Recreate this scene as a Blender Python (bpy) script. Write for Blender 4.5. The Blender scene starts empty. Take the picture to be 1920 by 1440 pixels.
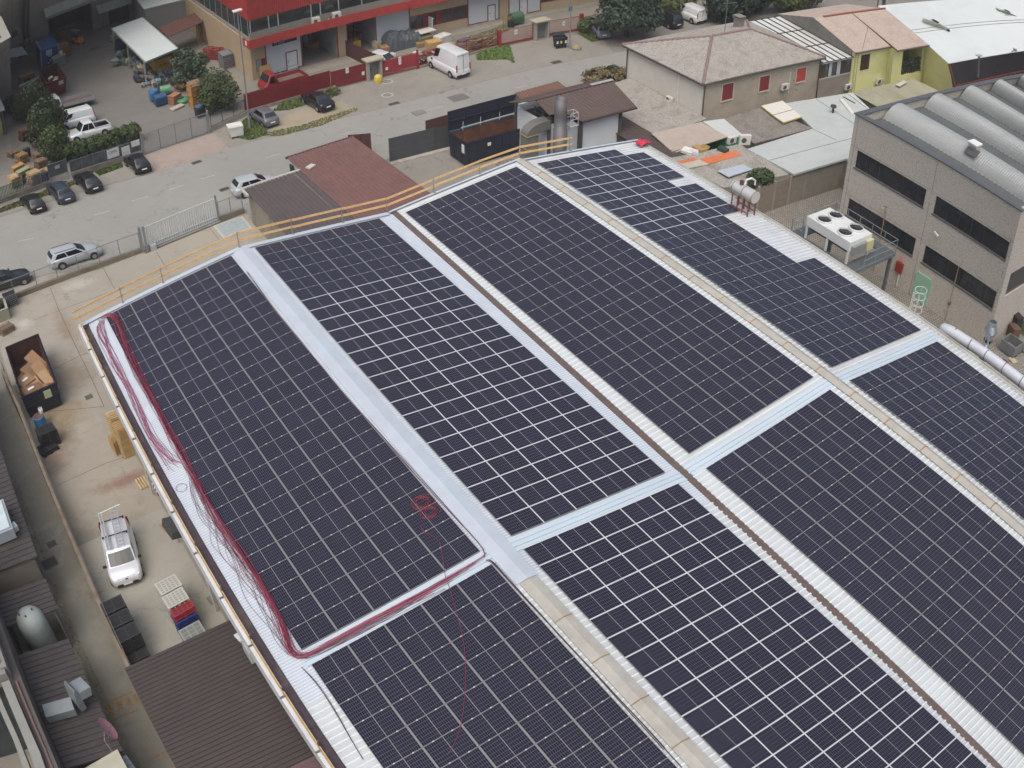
import bpy, bmesh, math, random
from math import sin, cos, pi, radians, sqrt, atan2, hypot
from mathutils import Vector, Matrix
random.seed(7)
SC = bpy.context.scene
COL = SC.collection
# ---------------------------------------------------------------- camera, sky, sun, exposure
cam = bpy.data.cameras.new('camera')
cam_o = bpy.data.objects.new('camera', cam)
COL.objects.link(cam_o)
cam.sensor_width = 36.0
cam.lens = 33.34
cam.clip_start = 0.5
cam.clip_end = 2000
cam_o.matrix_world = Matrix(((0.83065, 0.353, -0.43059, -6.68), (-0.55678, 0.53096, -0.63881, -53.417), (0.00312, 0.77037, 0.63759, 42.145), (0, 0, 0, 1)))
SC.camera = cam_o
SUN_EL, SUN_AZ = radians(62), radians(228)          # azimuth measured clockwise from +Y
world = bpy.data.worlds.new('World')
SC.world = world
world.use_nodes = True
wn = world.node_tree
bg = wn.nodes['Background']
sky = wn.nodes.new('ShaderNodeTexSky')
sky.sky_type = 'NISHITA'
sky.sun_disc = False
sky.sun_elevation = SUN_EL
sky.sun_rotation = SUN_AZ
sky.air_density = 0.85
sky.dust_density = 6.0
sky.ozone_density = 0.6
wn.links.new(sky.outputs[0], bg.inputs[0])
bg.inputs[1].default_value = 0.15
sun = bpy.data.lights.new('sun', 'SUN')
sun.energy = 1.35
sun.angle = radians(60)
sun.color = (1.0, 0.985, 0.94)
sun_o = bpy.data.objects.new('sun', sun)
COL.objects.link(sun_o)
sun_o.location = (0, 0, 60)
sd = Vector((sin(SUN_AZ) * cos(SUN_EL), cos(SUN_AZ) * cos(SUN_EL), sin(SUN_EL)))
sun_o.rotation_euler = sd.to_track_quat('Z', 'Y').to_euler()
SC.view_settings.view_transform = 'Standard'
SC.view_settings.look = 'None'
SC.view_settings.exposure = 0.16
SC.view_settings.gamma = 1.0
SC.cycles.max_bounces = 6
# ---------------------------------------------------------------- materials
def srgb(h):
 h = h.lstrip('#')
 o = []
 for i in (0, 2, 4):
  c = int(h[i:i + 2], 16) / 255
  o.append(c / 12.92 if c <= .04045 else ((c + .055) / 1.055) ** 2.4)
 g = .3 * o[0] + .6 * o[1] + .1 * o[2]
 return tuple(g + (c - g) * .95 for c in o) + (1,)
class NT:
 "small wrapper to wire shader nodes"
 def __init__(s, name):
  s.m = bpy.data.materials.new(name)
  s.m.use_nodes = True
  s.t = s.m.node_tree
  s.b = s.t.nodes['Principled BSDF']
 def n(s, typ, **kw):
  nd = s.t.nodes.new(typ)
  for k, v in kw.items():
   setattr(nd, k, v)
  return nd
 def l(s, a, b):
  s.t.links.new(a, b)
 def pos(s, scale=(1, 1, 1), rot=(0, 0, 0)):
  g = s.n('ShaderNodeNewGeometry')
  mp = s.n('ShaderNodeMapping')
  mp.inputs['Scale'].default_value = scale
  mp.inputs['Rotation'].default_value = rot
  s.l(g.outputs['Position'], mp.inputs['Vector'])
  return mp.outputs['Vector']
 def noise(s, vec, scale, detail=4, rough=.6, dist=0):
  nd = s.n('ShaderNodeTexNoise')
  nd.inputs['Scale'].default_value = scale
  nd.inputs['Detail'].default_value = detail
  nd.inputs['Roughness'].default_value = rough
  nd.inputs['Distortion'].default_value = dist
  s.l(vec, nd.inputs['Vector'])
  return nd.outputs['Fac']
 def ramp(s, fac, a, b, ca=(0, 0, 0, 1), cb=(1, 1, 1, 1)):
  r = s.n('ShaderNodeValToRGB')
  r.color_ramp.elements[0].position = a
  r.color_ramp.elements[1].position = b
  r.color_ramp.elements[0].color = ca
  r.color_ramp.elements[1].color = cb
  s.l(fac, r.inputs[0])
  return r.outputs['Color']
 def mix(s, fac, a, b, mode='MIX'):
  x = s.n('ShaderNodeMix', data_type='RGBA', blend_type=mode)
  for sock, v in ((x.inputs[0], fac), (x.inputs[6], a), (x.inputs[7], b)):
   if hasattr(v, 'is_linked'):
    s.l(v, sock)
   else:
    sock.default_value = v
  return x.outputs[2]
 def math(s, op, a, b=0.0, c=0.0):
  x = s.n('ShaderNodeMath', operation=op)
  for sock, v in zip(x.inputs, (a, b, c)):
   if hasattr(v, 'is_linked'):
    s.l(v, sock)
   else:
    sock.default_value = v
  return x.outputs[0]
 def done(s, col, rough=.7, metal=0, spec=.5, bump=None, bumpd=.02, bumps=.4):
  if hasattr(col, 'is_linked'):
   s.l(col, s.b.inputs['Base Color'])
  else:
   s.b.inputs['Base Color'].default_value = col
  if hasattr(rough, 'is_linked'):
   s.l(rough, s.b.inputs['Roughness'])
  else:
   s.b.inputs['Roughness'].default_value = rough
  s.b.inputs['Metallic'].default_value = metal
  s.b.inputs['Specular IOR Level'].default_value = spec
  if bump is not None:
   bn = s.n('ShaderNodeBump')
   bn.inputs['Strength'].default_value = bumps
   bn.inputs['Distance'].default_value = bumpd
   s.l(bump, bn.inputs['Height'])
   s.l(bn.outputs[0], s.b.inputs['Normal'])
  return s.m
MATS = {}
def mat(h, rough=.7, metal=0, var=.12, scale=1.5, dirt=None, damt=.5, dscale=.6, spec=.5, stretch=None, bump=0):
 "plain weathered material: base colour, soft tonal variation and optional dirt patches"
 key = (h, rough, metal, var, scale, dirt, damt, dscale, spec, stretch, bump)
 if key in MATS:
  return MATS[key]
 t = NT('mat_' + h.lstrip('#'))
 v = t.pos(stretch or (1, 1, 1))
 base = srgb(h)
 lo = tuple(x * (1 - var) for x in base[:3]) + (1,)
 hi = tuple(min(1, x * (1 + var)) for x in base[:3]) + (1,)
 n1 = t.noise(v, scale, 6, .65)
 col = t.ramp(n1, .3, .7, lo, hi)
 if dirt:
  n2 = t.noise(v, dscale, 7, .7, .6)
  f = t.math('MULTIPLY', t.ramp(n2, .48, .72), damt)
  col = t.mix(f, col, srgb(dirt))
 m = t.done(col, rough, metal, spec, bump=n1 if bump else None, bumpd=bump)
 MATS[key] = m
 return m
# ---------------------------------------------------------------- mesh building
def V3(*a):
 return Vector(a[0] if len(a) == 1 else a)
class MB:
 def __init__(s):
  s.v = []
  s.f = []
  s.mi = []
  s.uv = {}
 def face(s, pts, m=0, uv=None):
  i = len(s.v)
  s.v += [tuple(p) for p in pts]
  s.f.append(tuple(range(i, i + len(pts))))
  s.mi.append(m)
  if uv:
   s.uv[len(s.f) - 1] = uv
  return s
 def mesh(s, vs, fs, m=0):
  i = len(s.v)
  s.v += [tuple(p) for p in vs]
  for f in fs:
   s.f.append(tuple(i + k for k in f))
   s.mi.append(m)
  return s
 def obox(s, o, a, b, c, m=0):
  "box from corner o and three edge vectors (right handed)"
  o, a, b, c = V3(o), V3(a), V3(b), V3(c)
  vs = [o, o + a, o + a + b, o + b, o + c, o + a + c, o + a + b + c, o + b + c]
  fs = [(0, 3, 2, 1), (4, 5, 6, 7), (0, 1, 5, 4), (1, 2, 6, 5), (2, 3, 7, 6), (3, 0, 4, 7)]
  if a.cross(b).dot(c) < 0:
   fs = [tuple(reversed(f)) for f in fs]
  return s.mesh(vs, fs, m)
 def box(s, x0, y0, z0, x1, y1, z1, m=0):
  return s.obox((x0, y0, z0), (x1 - x0, 0, 0), (0, y1 - y0, 0), (0, 0, z1 - z0), m)
 def cbox(s, c, size, rz=0, m=0, rx=0, ry=0):
  "box centred at c in x,y and standing on c.z"
  R = Matrix.Rotation(rz, 3, 'Z') @ Matrix.Rotation(ry, 3, 'Y') @ Matrix.Rotation(rx, 3, 'X')
  a, b, d = R @ Vector((size[0], 0, 0)), R @ Vector((0, size[1], 0)), R @ Vector((0, 0, size[2]))
  return s.obox(V3(c) - a / 2 - b / 2, a, b, d, m)
 def bar(s, p, q, w, h=None, m=0, up=(0, 0, 1)):
  h = w if h is None else h
  p, q = V3(p), V3(q)
  d = q - p
  u = Vector(up)
  if d.length < 1e-6:
   return s
  if abs(d.normalized().dot(u)) > .98:
   u = Vector((0, 1, 0))
  a = d.cross(u).normalized() * w
  b = a.cross(d).normalized() * h
  return s.obox(p - a / 2 - b / 2, d, b, -a, m) if False else s.obox(p - a / 2 - b / 2, a, d, b, m)
 def tube(s, p, q, r, n=8, r2=None, m=0, cap=True):
  return s.path([p, q], [r, r if r2 is None else r2], n, m, cap)
 def path(s, pts, r, n=6, m=0, cap=True):
  pts = [V3(p) for p in pts]
  k = len(pts)
  rs = r if isinstance(r, (list, tuple)) else [r] * k
  base = len(s.v)
  ref = Vector((0, 0, 1))
  d0 = (pts[-1] - pts[0])
  if d0.length > 0 and abs(d0.normalized().z) > .9:
   ref = Vector((1, 0, 0))
  for i, p in enumerate(pts):
   d = pts[min(i + 1, k - 1)] - pts[max(i - 1, 0)]
   if d.length < 1e-9:
    d = Vector((0, 0, 1))
   d.normalize()
   a = d.cross(ref)
   if a.length < 1e-4:
    a = d.cross(Vector((1, 0, 0)))
   a.normalize()
   b = d.cross(a)
   for j in range(n):
    t = 2 * pi * j / n
    s.v.append(tuple(p + a * (cos(t) * rs[i]) - b * (sin(t) * rs[i])))
  for i in range(k - 1):
   for j in range(n):
    x, y = base + i * n + j, base + i * n + (j + 1) % n
    s.f.append((x, y, y + n, x + n))
    s.mi.append(m)
  if cap:
   s.f.append(tuple(base + j for j in reversed(range(n))))
   s.mi.append(m)
   s.f.append(tuple(base + (k - 1) * n + j for j in range(n)))
   s.mi.append(m)
  return s
 def lathe(s, c, prof, n=16, m=0, sx=1, sy=1):
  "profile of (radius, z) turned about a vertical axis at c"
  c = V3(c)
  base = len(s.v)
  for r, z in prof:
   for j in range(n):
    t = 2 * pi * j / n
    s.v.append((c.x + cos(t) * r * sx, c.y + sin(t) * r * sy, c.z + z))
  for i in range(len(prof) - 1):
   for j in range(n):
    x, y = base + i * n + j, base + i * n + (j + 1) % n
    s.f.append((x, y, y + n, x + n))
    s.mi.append(m)
  s.f.append(tuple(base + j for j in reversed(range(n))))
  s.mi.append(m)
  s.f.append(tuple(base + (len(prof) - 1) * n + j for j in range(n)))
  s.mi.append(m)
  return s
 def prism(s, xy, z0, z1, m=0, mtop=None):
  n = len(xy)
  ar = sum(xy[i][0] * xy[(i + 1) % n][1] - xy[(i + 1) % n][0] * xy[i][1] for i in range(n))
  if ar < 0:
   xy = xy[::-1]
  zz0 = z0 if isinstance(z0, (list, tuple)) else [z0] * n
  zz1 = z1 if isinstance(z1, (list, tuple)) else [z1] * n
  if ar < 0:
   zz0, zz1 = list(zz0)[::-1], list(zz1)[::-1]
  b = [(p[0], p[1], z) for p, z in zip(xy, zz0)]
  t = [(p[0], p[1], z) for p, z in zip(xy, zz1)]
  i = len(s.v)
  s.v += b + t
  s.f.append(tuple(i + k for k in reversed(range(n))))
  s.mi.append(m)
  s.f.append(tuple(i + n + k for k in range(n)))
  s.mi.append(m if mtop is None else mtop)
  for k in range(n):
   k2 = (k + 1) % n
   s.f.append((i + k, i + k2, i + n + k2, i + n + k))
   s.mi.append(m)
  return s
 def corr(s, A, B, Cc, D, pitch, amp, m=0, seg=1, prof='trap', thick=.05, m2=None):
  "ribbed sheet: ribs repeat along A->B and run along A->D; B->C is the other rib edge"
  A, B, Cc, D = V3(A), V3(B), V3(Cc), V3(D)
  L = (B - A).length
  n = max(1, round(L / pitch))
  nor = (B - A).cross(D - A).normalized()
  if nor.z < 0:
   nor = -nor
  ts = []
  if prof == 'trap':
   for i in range(n):
    ts += [((i + .0) / n, 0), ((i + .58) / n, 0), ((i + .68) / n, 1), ((i + .9) / n, 1)]
   ts.append((1, 0))
  elif prof == 'wave':
   for i in range(n * 4 + 1):
    ts.append((i / (4 * n), .5 - .5 * cos(2 * pi * i / 4)))
  else:
   for i in range(n):
    ts += [(i / n, 0), ((i + .8) / n, 0), ((i + .84) / n, 1), ((i + .96) / n, 1)]
   ts.append((1, 0))
  base = len(s.v)
  k = len(ts)
  for j in range(seg + 1):
   u = j / seg
   for t, h in ts:
    s.v.append(tuple(A.lerp(B, t).lerp(D.lerp(Cc, t), u) + nor * (amp * h)))
  flip = (B - A).cross(D - A).dot(nor) < 0
  for j in range(seg):
   for i in range(k - 1):
    a = base + j * k + i
    q = (a, a + 1, a + k + 1, a + k)
    s.f.append(q[::-1] if flip else q)
    mm = m
    if m2 is not None and ts[i][1] + ts[i + 1][1] > 1.5:
     mm = m2
    s.mi.append(mm)
  if thick:
   dn = nor * -thick
   q = [A + dn, D + dn, Cc + dn, B + dn]
   s.face(q if not flip else q[::-1], m)
   for p, r in ((A, B), (B, Cc), (Cc, D), (D, A)):
    w = [p + dn, r + dn, r, p]
    s.face(w if not flip else w[::-1], m)
  return s
 def merge(s, o, M=None):
  i = len(s.v)
  s.v += [tuple(M @ Vector(p)) for p in o.v] if M else o.v
  s.f += [tuple(k + i for k in f) for f in o.f]
  s.mi += o.mi
  return s
 def build(s, name, mats, parent=None, smooth=False, bevel=0, bseg=2, local=False):
  me = bpy.data.meshes.new(name)
  off = Vector((0, 0, 0))
  if parent is not None and not local:
   off = world_loc(parent)
  me.from_pydata([tuple(Vector(p) - off) for p in s.v], [], s.f)
  if not isinstance(mats, (list, tuple)):
   mats = [mats]
  for m_ in mats:
   me.materials.append(m_)
  for p, i in zip(me.polygons, s.mi):
   p.material_index = min(i, len(mats) - 1)
  if s.uv:
   ul = me.uv_layers.new(name='UVMap')
   for fi, uvs in s.uv.items():
    for li, u in zip(me.polygons[fi].loop_indices, uvs):
     ul.data[li].uv = u
  if bevel:
   bm = bmesh.new()
   bm.from_mesh(me)
   bmesh.ops.remove_doubles(bm, verts=bm.verts, dist=.0005)
   bmesh.ops.bevel(bm, geom=[e for e in bm.edges if len(e.link_faces) == 2 and e.calc_face_angle(0) > .35], offset=bevel, segments=bseg, affect='EDGES', profile=.6)
   bm.to_mesh(me)
   bm.free()
  if smooth:
   for p in me.polygons:
    p.use_smooth = True
  ob = bpy.data.objects.new(name, me)
  COL.objects.link(ob)
  if parent is not None:
   ob.parent = parent
  return ob
def world_loc(o):
 p = Vector(o.location)
 while o.parent:
  o = o.parent
  p = p + Vector(o.location)
 return p
def tag(o, label=None, cat=None, group=None, kind=None):
 if label:
  o['label'] = label
 if cat:
  o['category'] = cat
 if group:
  o['group'] = group
 if kind:
  o['kind'] = kind
 return o
def thing(name, label, cat, loc=(0, 0, 0), rz=0, group=None, rigid=False):
 o = bpy.data.objects.new(name, None)
 o.empty_display_size = .2
 COL.objects.link(o)
 o.location = loc
 o.rotation_euler = (0, 0, rz)
 tag(o, label, cat, group)
 if rigid:
  RIGID.add(o.name)
 return o
RIGID = set()
def struct(name, mb, m, **kw):
 return tag(mb.build(name, m, **kw), kind='structure')
def dup(root, loc, rz, label, group=None, scale=None):
 "copy a thing with copies of its parts and sub-parts"
 r = root.copy()
 COL.objects.link(r)
 r.location = loc
 r.rotation_euler = (0, 0, rz)
 if scale:
  r.scale = (scale, scale, scale) if not isinstance(scale, tuple) else scale
 r['label'] = label
 if group:
  r['group'] = group
 RIGID.add(r.name)
 for ch in list(root.children):
  c = ch.copy()
  COL.objects.link(c)
  c.parent = r
  for g in list(ch.children):
   d = g.copy()
   COL.objects.link(d)
   d.parent = c
 return r
def lerp(a, b, t):
 return tuple(x + (y - x) * t for x, y in zip(a, b))
def dense(pts, step=3.0):
 "insert points along the edges of a polygon so that long edges can curve with the lens warp"
 o = []
 n = len(pts)
 for i in range(n):
  a, b = pts[i], pts[(i + 1) % n]
  k = max(1, int(hypot(b[0] - a[0], b[1] - a[1]) / step))
  for j in range(k):
   o.append(lerp(a, b, j / k))
 return o
# lens warp: bends positions so the plain camera's view fits the distorted image
WARP = [(0,0,0,0.7933,2.2755),(0,0,1,1.045,1.6282),(0,0,2,-0.2788,-0.5131),(0,1,0,-0.4967,3.9687),(0,1,1,-0.4596,-0.706),(0,1,2,-0.2732,-0.8518),(0,2,0,-0.4807,-2.0224),(0,2,1,-0.3873,-2.3978),(0,2,2,-0.0599,-0.0188),(0,3,0,0.2115,-1.4611),(0,3,1,0.2815,-0.1706),(0,3,2,0.0595,0.078),(0,4,0,-0.0291,0.728),(0,4,1,-0.1024,0.3353),(0,4,2,-0.0091,-0.0688),(0,5,0,0.0064,-0.3149),(0,5,1,-0.0035,-0.0435),(0,6,0,-0.004,0.0403),(1,0,0,4.9376,0.2796),(1,0,1,0.3731,-0.0909),(1,0,2,-0.5456,-0.0772),(1,1,0,-0.0735,3.1675),(1,1,1,-0.9316,0.9155),(1,1,2,0.4475,0.8112),(1,2,0,-2.1514,3.6757),(1,2,1,-0.7017,1.365),(1,2,2,-0.0727,0.3181),(1,3,0,0.8366,-0.6643),(1,3,1,0.5853,-0.1423),(1,3,2,-0.022,-0.0822),(1,4,0,-0.2629,-0.4485),(1,4,1,-0.1153,0.0162),(1,5,0,0.0057,-0.0066),(2,0,0,0.0912,-2.324),(2,0,1,-1.3673,-1.6323),(2,0,2,-0.1099,-0.4394),(2,1,0,4.3231,-3.5079),(2,1,1,1.6786,-1.1173),(2,1,2,0.4929,-0.1679),(2,2,0,-0.278,1.2743),(2,2,1,-0.3394,0.5591),(2,2,2,-0.1194,-0.0612),(2,3,0,-0.6541,-0.2237),(2,3,1,0.2529,0.619),(2,4,0,-0.0139,-0.4566),(3,0,0,-3.9724,0.4192),(3,0,1,-1.2607,0.605),(3,0,2,-0.0904,0.1332),(3,1,0,0.7194,0.0556),(3,1,1,0.5402,0.3969),(3,1,2,-0.0812,-0.0107),(3,2,0,0.0861,-1.0201),(3,2,1,0.3547,-0.464),(3,3,0,-0.4395,0.0833),(4,0,0,0.8254,0.1057),(4,0,1,0.3208,-0.2199),(4,0,2,-0.0308,-0.0255),(4,1,0,-1.1116,0.1832),(4,1,1,-0.4109,-0.0956),(4,2,0,0.1243,0.1991),(5,0,0,0.0195,-0.0484),(5,0,1,0.0401,0.049),(5,1,0,0.2271,-0.0266),(6,0,0,-0.0257,0.0037)]
def bend_to_image(p):
 x, y, z = p
 yy = max(y, -37 - .84 * (x + 1))
 yy = min(yy, 120)
 xx = min(max(x, -20), 140)
 X, Y, Z = (xx - 30) / 40, (yy - 10) / 40, min(max(z, 0), 13) / 10
 dx = dy = 0.0
 for i, j, k, a, b in WARP:
  t = X ** i * Y ** j * Z ** k
  dx += a * t
  dy += b * t
 return (x + dx, y + dy, z)
def split_long(me, lim=2.6):
 "cut long edges so that long walls can follow the bend fitted to the image"
 for _ in range(6):
  v = me.vertices
  if not any((v[e.vertices[0]].co - v[e.vertices[1]].co).length > lim and abs(v[e.vertices[0]].co.z - v[e.vertices[1]].co.z) < 3 for e in me.edges):
   return
  bm = bmesh.new()
  bm.from_mesh(me)
  le = [e for e in bm.edges if e.calc_length() > lim]
  bmesh.ops.subdivide_edges(bm, edges=le, cuts=1, use_grid_fill=True)
  bm.to_mesh(me)
  bm.free()
def bend_scene_to_image():
 "bend every mesh, and shift and scale rigid things, to fit the image"
 done = set()
 def kids(o):
  for c in o.children:
   yield c
   yield from kids(c)
 roots = [o for o in COL.objects if o.parent is None and o.type in ('MESH', 'EMPTY') and o.name not in FIXED]
 for r in roots:
  p0 = Vector(r.location)
  if r.name in RIGID:
   e = 1.0
   c = Vector(bend_to_image(p0))
   ex = (Vector(bend_to_image(p0 + Vector((e, 0, 0)))) - Vector(bend_to_image(p0 - Vector((e, 0, 0))))) / (2 * e)
   ey = (Vector(bend_to_image(p0 + Vector((0, e, 0)))) - Vector(bend_to_image(p0 - Vector((0, e, 0))))) / (2 * e)
   r.location = c
   k = sqrt(abs(ex.x * ey.y - ex.y * ey.x))
   r.scale = [s * k for s in r.scale]
   r.rotation_euler.z += (atan2(ex.y, ex.x) + atan2(-ey.x, ey.y)) / 2
   continue
  p1 = Vector(bend_to_image(p0)) if p0.length > 0 else Vector((0, 0, 0))
  r.location = p1
  for o in [r] + list(kids(r)):
   if o.type != 'MESH' or o.data.name in done:
    continue
   done.add(o.data.name)
   split_long(o.data)
   off = Vector((0, 0, 0))
   q = o
   while q is not None and q is not r:
    off += Vector(q.location)
    q = q.parent
   for v in o.data.vertices:
    v.co = Vector(bend_to_image(Vector(v.co) + off + p0)) - p1 - off
FIXED = set()
NUM = ['zero', 'first', 'second', 'third', 'fourth', 'fifth', 'sixth', 'seventh', 'eighth', 'ninth', 'tenth', 'eleventh', 'twelfth', 'thirteenth', 'fourteenth', 'fifteenth', 'sixteenth', 'seventeenth', 'eighteenth', 'nineteenth', 'twentieth', 'twenty-first', 'twenty-second', 'twenty-third', 'twenty-fourth']
# ================================================================ GROUND
def ground_mat(name, base, alt, dark, spots=(), crack=.5, patch=None, pscale=.12, grain=22, gamt=.10, stripes=False):
 t = NT(name)
 v = t.pos()
 n_big = t.noise(v, pscale, 6, .62, .3)
 n_mid = t.noise(v, .9, 8, .7)
 n_fine = t.noise(v, grain, 3, .7)
 col = t.ramp(n_big, .32, .68, srgb(base), srgb(alt))
 col = t.mix(t.math('MULTIPLY', t.ramp(n_mid, .50, .78), .55), col, srgb(dark))
 if patch:
  n_p = t.noise(v, .33, 7, .75, 1.0)
  col = t.mix(t.math('MULTIPLY', t.ramp(n_p, .54, .66), .6), col, srgb(patch))
 g = t.math('MULTIPLY_ADD', n_fine, gamt * 4, 1 - gamt * 2)
 gg = t.n('ShaderNodeCombineColor')
 for i in range(3):
  t.l(g, gg.inputs[i])
 col = t.mix(1.0, col, gg.outputs[0], 'MULTIPLY')
 if crack:
  w = t.n('ShaderNodeTexVoronoi', feature='DISTANCE_TO_EDGE')
  w.inputs['Scale'].default_value = .16
  nv = t.n('ShaderNodeTexNoise')
  nv.inputs['Scale'].default_value = .8
  nv.inputs['Detail'].default_value = 5
  t.l(v, nv.inputs['Vector'])
  mx = t.n('ShaderNodeMix', data_type='VECTOR')
  mx.inputs[0].default_value = .55
  vm = t.n('ShaderNodeVectorMath', operation='ADD')
  sc = t.n('ShaderNodeVectorMath', operation='SCALE')
  sc.inputs['Scale'].default_value = 3.5
  t.l(nv.outputs['Color'], sc.inputs[0])
  t.l(v, vm.inputs[0])
  t.l(sc.outputs[0], vm.inputs[1])
  t.l(vm.outputs[0], w.inputs['Vector'])
  line = t.ramp(w.outputs['Distance'], .004, .016, (1, 1, 1, 1), (0, 0, 0, 1))
  gate = t.ramp(t.noise(v, .21, 3), .46, .6)
  col = t.mix(t.math('MULTIPLY', t.math('MULTIPLY', line, gate), crack), col, srgb('4a463f'))
 for (x, y, rx, ry, h, amt) in spots:
  c = bend_to_image((x, y, 0))
  mp = t.n('ShaderNodeMapping')
  mp.inputs['Location'].default_value = (-c[0] / rx, -c[1] / ry, 0)
  mp.inputs['Scale'].default_value = (1 / rx, 1 / ry, 0)
  t.l(t.n('ShaderNodeNewGeometry').outputs['Position'], mp.inputs['Vector'])
  ln = t.n('ShaderNodeVectorMath', operation='LENGTH')
  t.l(mp.outputs[0], ln.inputs[0])
  e = t.math('ADD', ln.outputs['Value'], t.math('MULTIPLY_ADD', t.noise(v, 1.6, 7, .75), 1.6, -.8))
  f = t.ramp(e, .25, .95, (1, 1, 1, 1), (0, 0, 0, 1))
  col = t.mix(t.math('MULTIPLY', f, amt), col, srgb(h))
 return t.done(col, .92, 0, .25, n_fine, .01, .35)
def flat(name, pts, z, m, step=3):
 b = MB()
 p = dense([(q[0], q[1]) for q in pts], step)
 ar = sum(p[i][0] * p[(i + 1) % len(p)][1] - p[(i + 1) % len(p)][0] * p[i][1] for i in range(len(p)))
 if ar < 0:
  p = p[::-1]
 b.face([(x, y, z) for x, y in p])
 return struct(name, b, m)
M_ASPH = ground_mat('asphalt_worn', '75726b', '7d7a73', '69665f', crack=.55, patch='86837b', gamt=.12)
M_ROAD = ground_mat('asphalt_road', '85857f', '8c8c86', '7b7b75', crack=.4, patch='827f79', gamt=.13)
M_YARD = ground_mat('asphalt_yard', '6b6a65', '777570', '5d5c57', crack=.2, patch='746f67', gamt=.10)
M_STRIP = ground_mat('gravelly_verge', '7d7b73', '89867d', '6a6860', crack=.3, patch='8b8378', gamt=.2, grain=14)
gp = MB().face([(-190, -170, 0), (330, -170, 0), (330, 330, 0), (-190, 330, 0)])
FIXED.add(struct('ground', gp, M_ASPH).name)
flat('road', [(-7.35, 35.56, 0), (-3.73, 34.98, 0), (11.87, 32.33, 0), (19.44, 32.36, 0), (24.22, 31.95, 0), (34.06, 31.16, 0), (43.02, 31.03, 0), (52.83, 31.12, 0), (65.25, 30.36, 0), (78.2, 30.99, 0), (105.74, 30.38, 0), (107.14, 21.7, 0), (58.22, 21.85, 0), (46.82, 22.49, 0), (29.85, 20.92, 0), (16.51, 19.33, 0), (6.69, 19.17, 0), (-1.33, 21.27, 0), (-8.88, 22.57, 0)], .004, M_ROAD)  # coordinates here and in later tables back-projected from image pixels
flat('parking_verge', [(-7.29, 36.14, 0), (-3.68, 35.33, 0), (11.93, 32.55, 0), (12.21, 36.92, 0), (4.65, 37.75, 0), (-3.17, 39, 0), (-6.89, 40.15, 0)], .008, M_STRIP)
flat('gravel_verge', [(18.92, 36.77, 0), (19.49, 32.47, 0), (24.27, 32.06, 0), (34.12, 31.27, 0), (43.09, 31.15, 0), (52.92, 31.25, 0), (63.13, 30.56, 0), (65.77, 36.79, 0), (58.07, 38.63, 0), (43.32, 38.09, 0), (32.99, 38.68, 0), (24.37, 39.43, 0)], .008, M_STRIP)
M_APRON = ground_mat('apron_pink', '8f8379', '998d83', '7d726a', crack=.3, patch='8a7d72', gamt=.08)
flat('driveway_apron', [(12.12, 37, 0), (11.8, 32.11, 0), (19.32, 32.32, 0), (19.35, 36.71, 0)], .012, M_APRON)
M_GRAV = ground_mat('ochre_gravel', '89806e', '968d78', '766d5d', crack=0, gamt=.25, grain=9)
flat('gravel_patch', [(24.17, 33.84, 0), (25.89, 35.27, 0), (28.26, 36.1, 0), (32.53, 35.17, 0), (32.92, 32.36, 0), (28.51, 31.54, 0), (24.94, 31.67, 0)], .012, M_GRAV)
flat('asphalt_yard', [(4.36, 37.73, 0), (12.06, 36.76, 0), (18.96, 36.9, 0), (23.27, 40.4, 0), (26.07, 57.17, 0), (28.1, 68.24, 0), (23.56, 84.08, 0), (17.04, 86.58, 0), (11.29, 93.14, 0), (4.06, 80.03, 0), (0.36, 55.7, 0), (-1.26, 40.26, 0)], .006, M_YARD)
M_FORE = ground_mat('forecourt', '77736a', '827d73', '666258', crack=.3, patch='706f5c', gamt=.1)
flat('forecourt', [(23.22, 40.27, 0), (32.99, 38.68, 0), (37.68, 38.22, 0), (47.83, 37.93, 0), (54.13, 38.66, 0), (67.44, 38.92, 0), (77.02, 40.39, 0), (81.88, 48.19, 0), (60.87, 47.12, 0), (37.92, 46.47, 0), (27.66, 47.18, 0), (26.07, 57.17, 0)], .010, M_FORE)
M_KERB = mat('8c8880', .9, var=.15, scale=3, dirt='6f6a60')
flat('pavement', [(33.23, 46.69, 0), (37.92, 46.47, 0), (54.75, 46.94, 0), (64.22, 47.46, 0), (77.39, 48.24, 0), (76.21, 45.71, 0), (63.07, 45.47, 0), (53.79, 44.81, 0), (37.21, 44.31, 0), (32.8, 44.4, 0)], .030, mat('8b877c', .9, var=.12, scale=2, dirt='6c6a58'))
CONC_SPOTS = [(-3.35, 6.48, 0)[:2] + (3.2, 2.4, '736353', .6), (-1.67, 12.57, 0)[:2] + (.9, 3.5, '7a6550', .55), (-4.34, 2.63, 0)[:2] + (2.0, 2.2, '7d6a48', .6), (-2.35, -5.91, 0)[:2] + (2.6, .8, '74483c', .6), (-5.96, -1.51, 0)[:2] + (1.2, 1.6, '6c4a3c', .5), (-5.01, 0.56, 0)[:2] + (1.2, 2.5, '74603f', .6), (0.64, 17.73, 0)[:2] + (1.7, 1.0, 'a5a298', .8), (-5.02, 15.16, 0)[:2] + (1.2, 1.0, 'aaa89f', .8), (1.38, 19.83, 0)[:2] + (3.0, .8, '6f6657', .6), (-6.17, -9.28, 0)[:2] + (1.5, 2.5, '5f5b55', .5), (-6.49, -13.92, 0)[:2] + (.8, 1.2, '4c4844', .6), (-6.23, -2.49, 0)[:2] + (1.0, 1.0, '67645f', .6)]
M_CONC = ground_mat('yard_concrete', '8e897e', '999488', '807b70', spots=CONC_SPOTS, crack=.35, patch='857c6b', gamt=.07)
M_CONC2 = ground_mat('yard_concrete_pale', '908e85', '9e9c92', '7d7b72', crack=.3, patch='84827a', gamt=.14)
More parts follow.
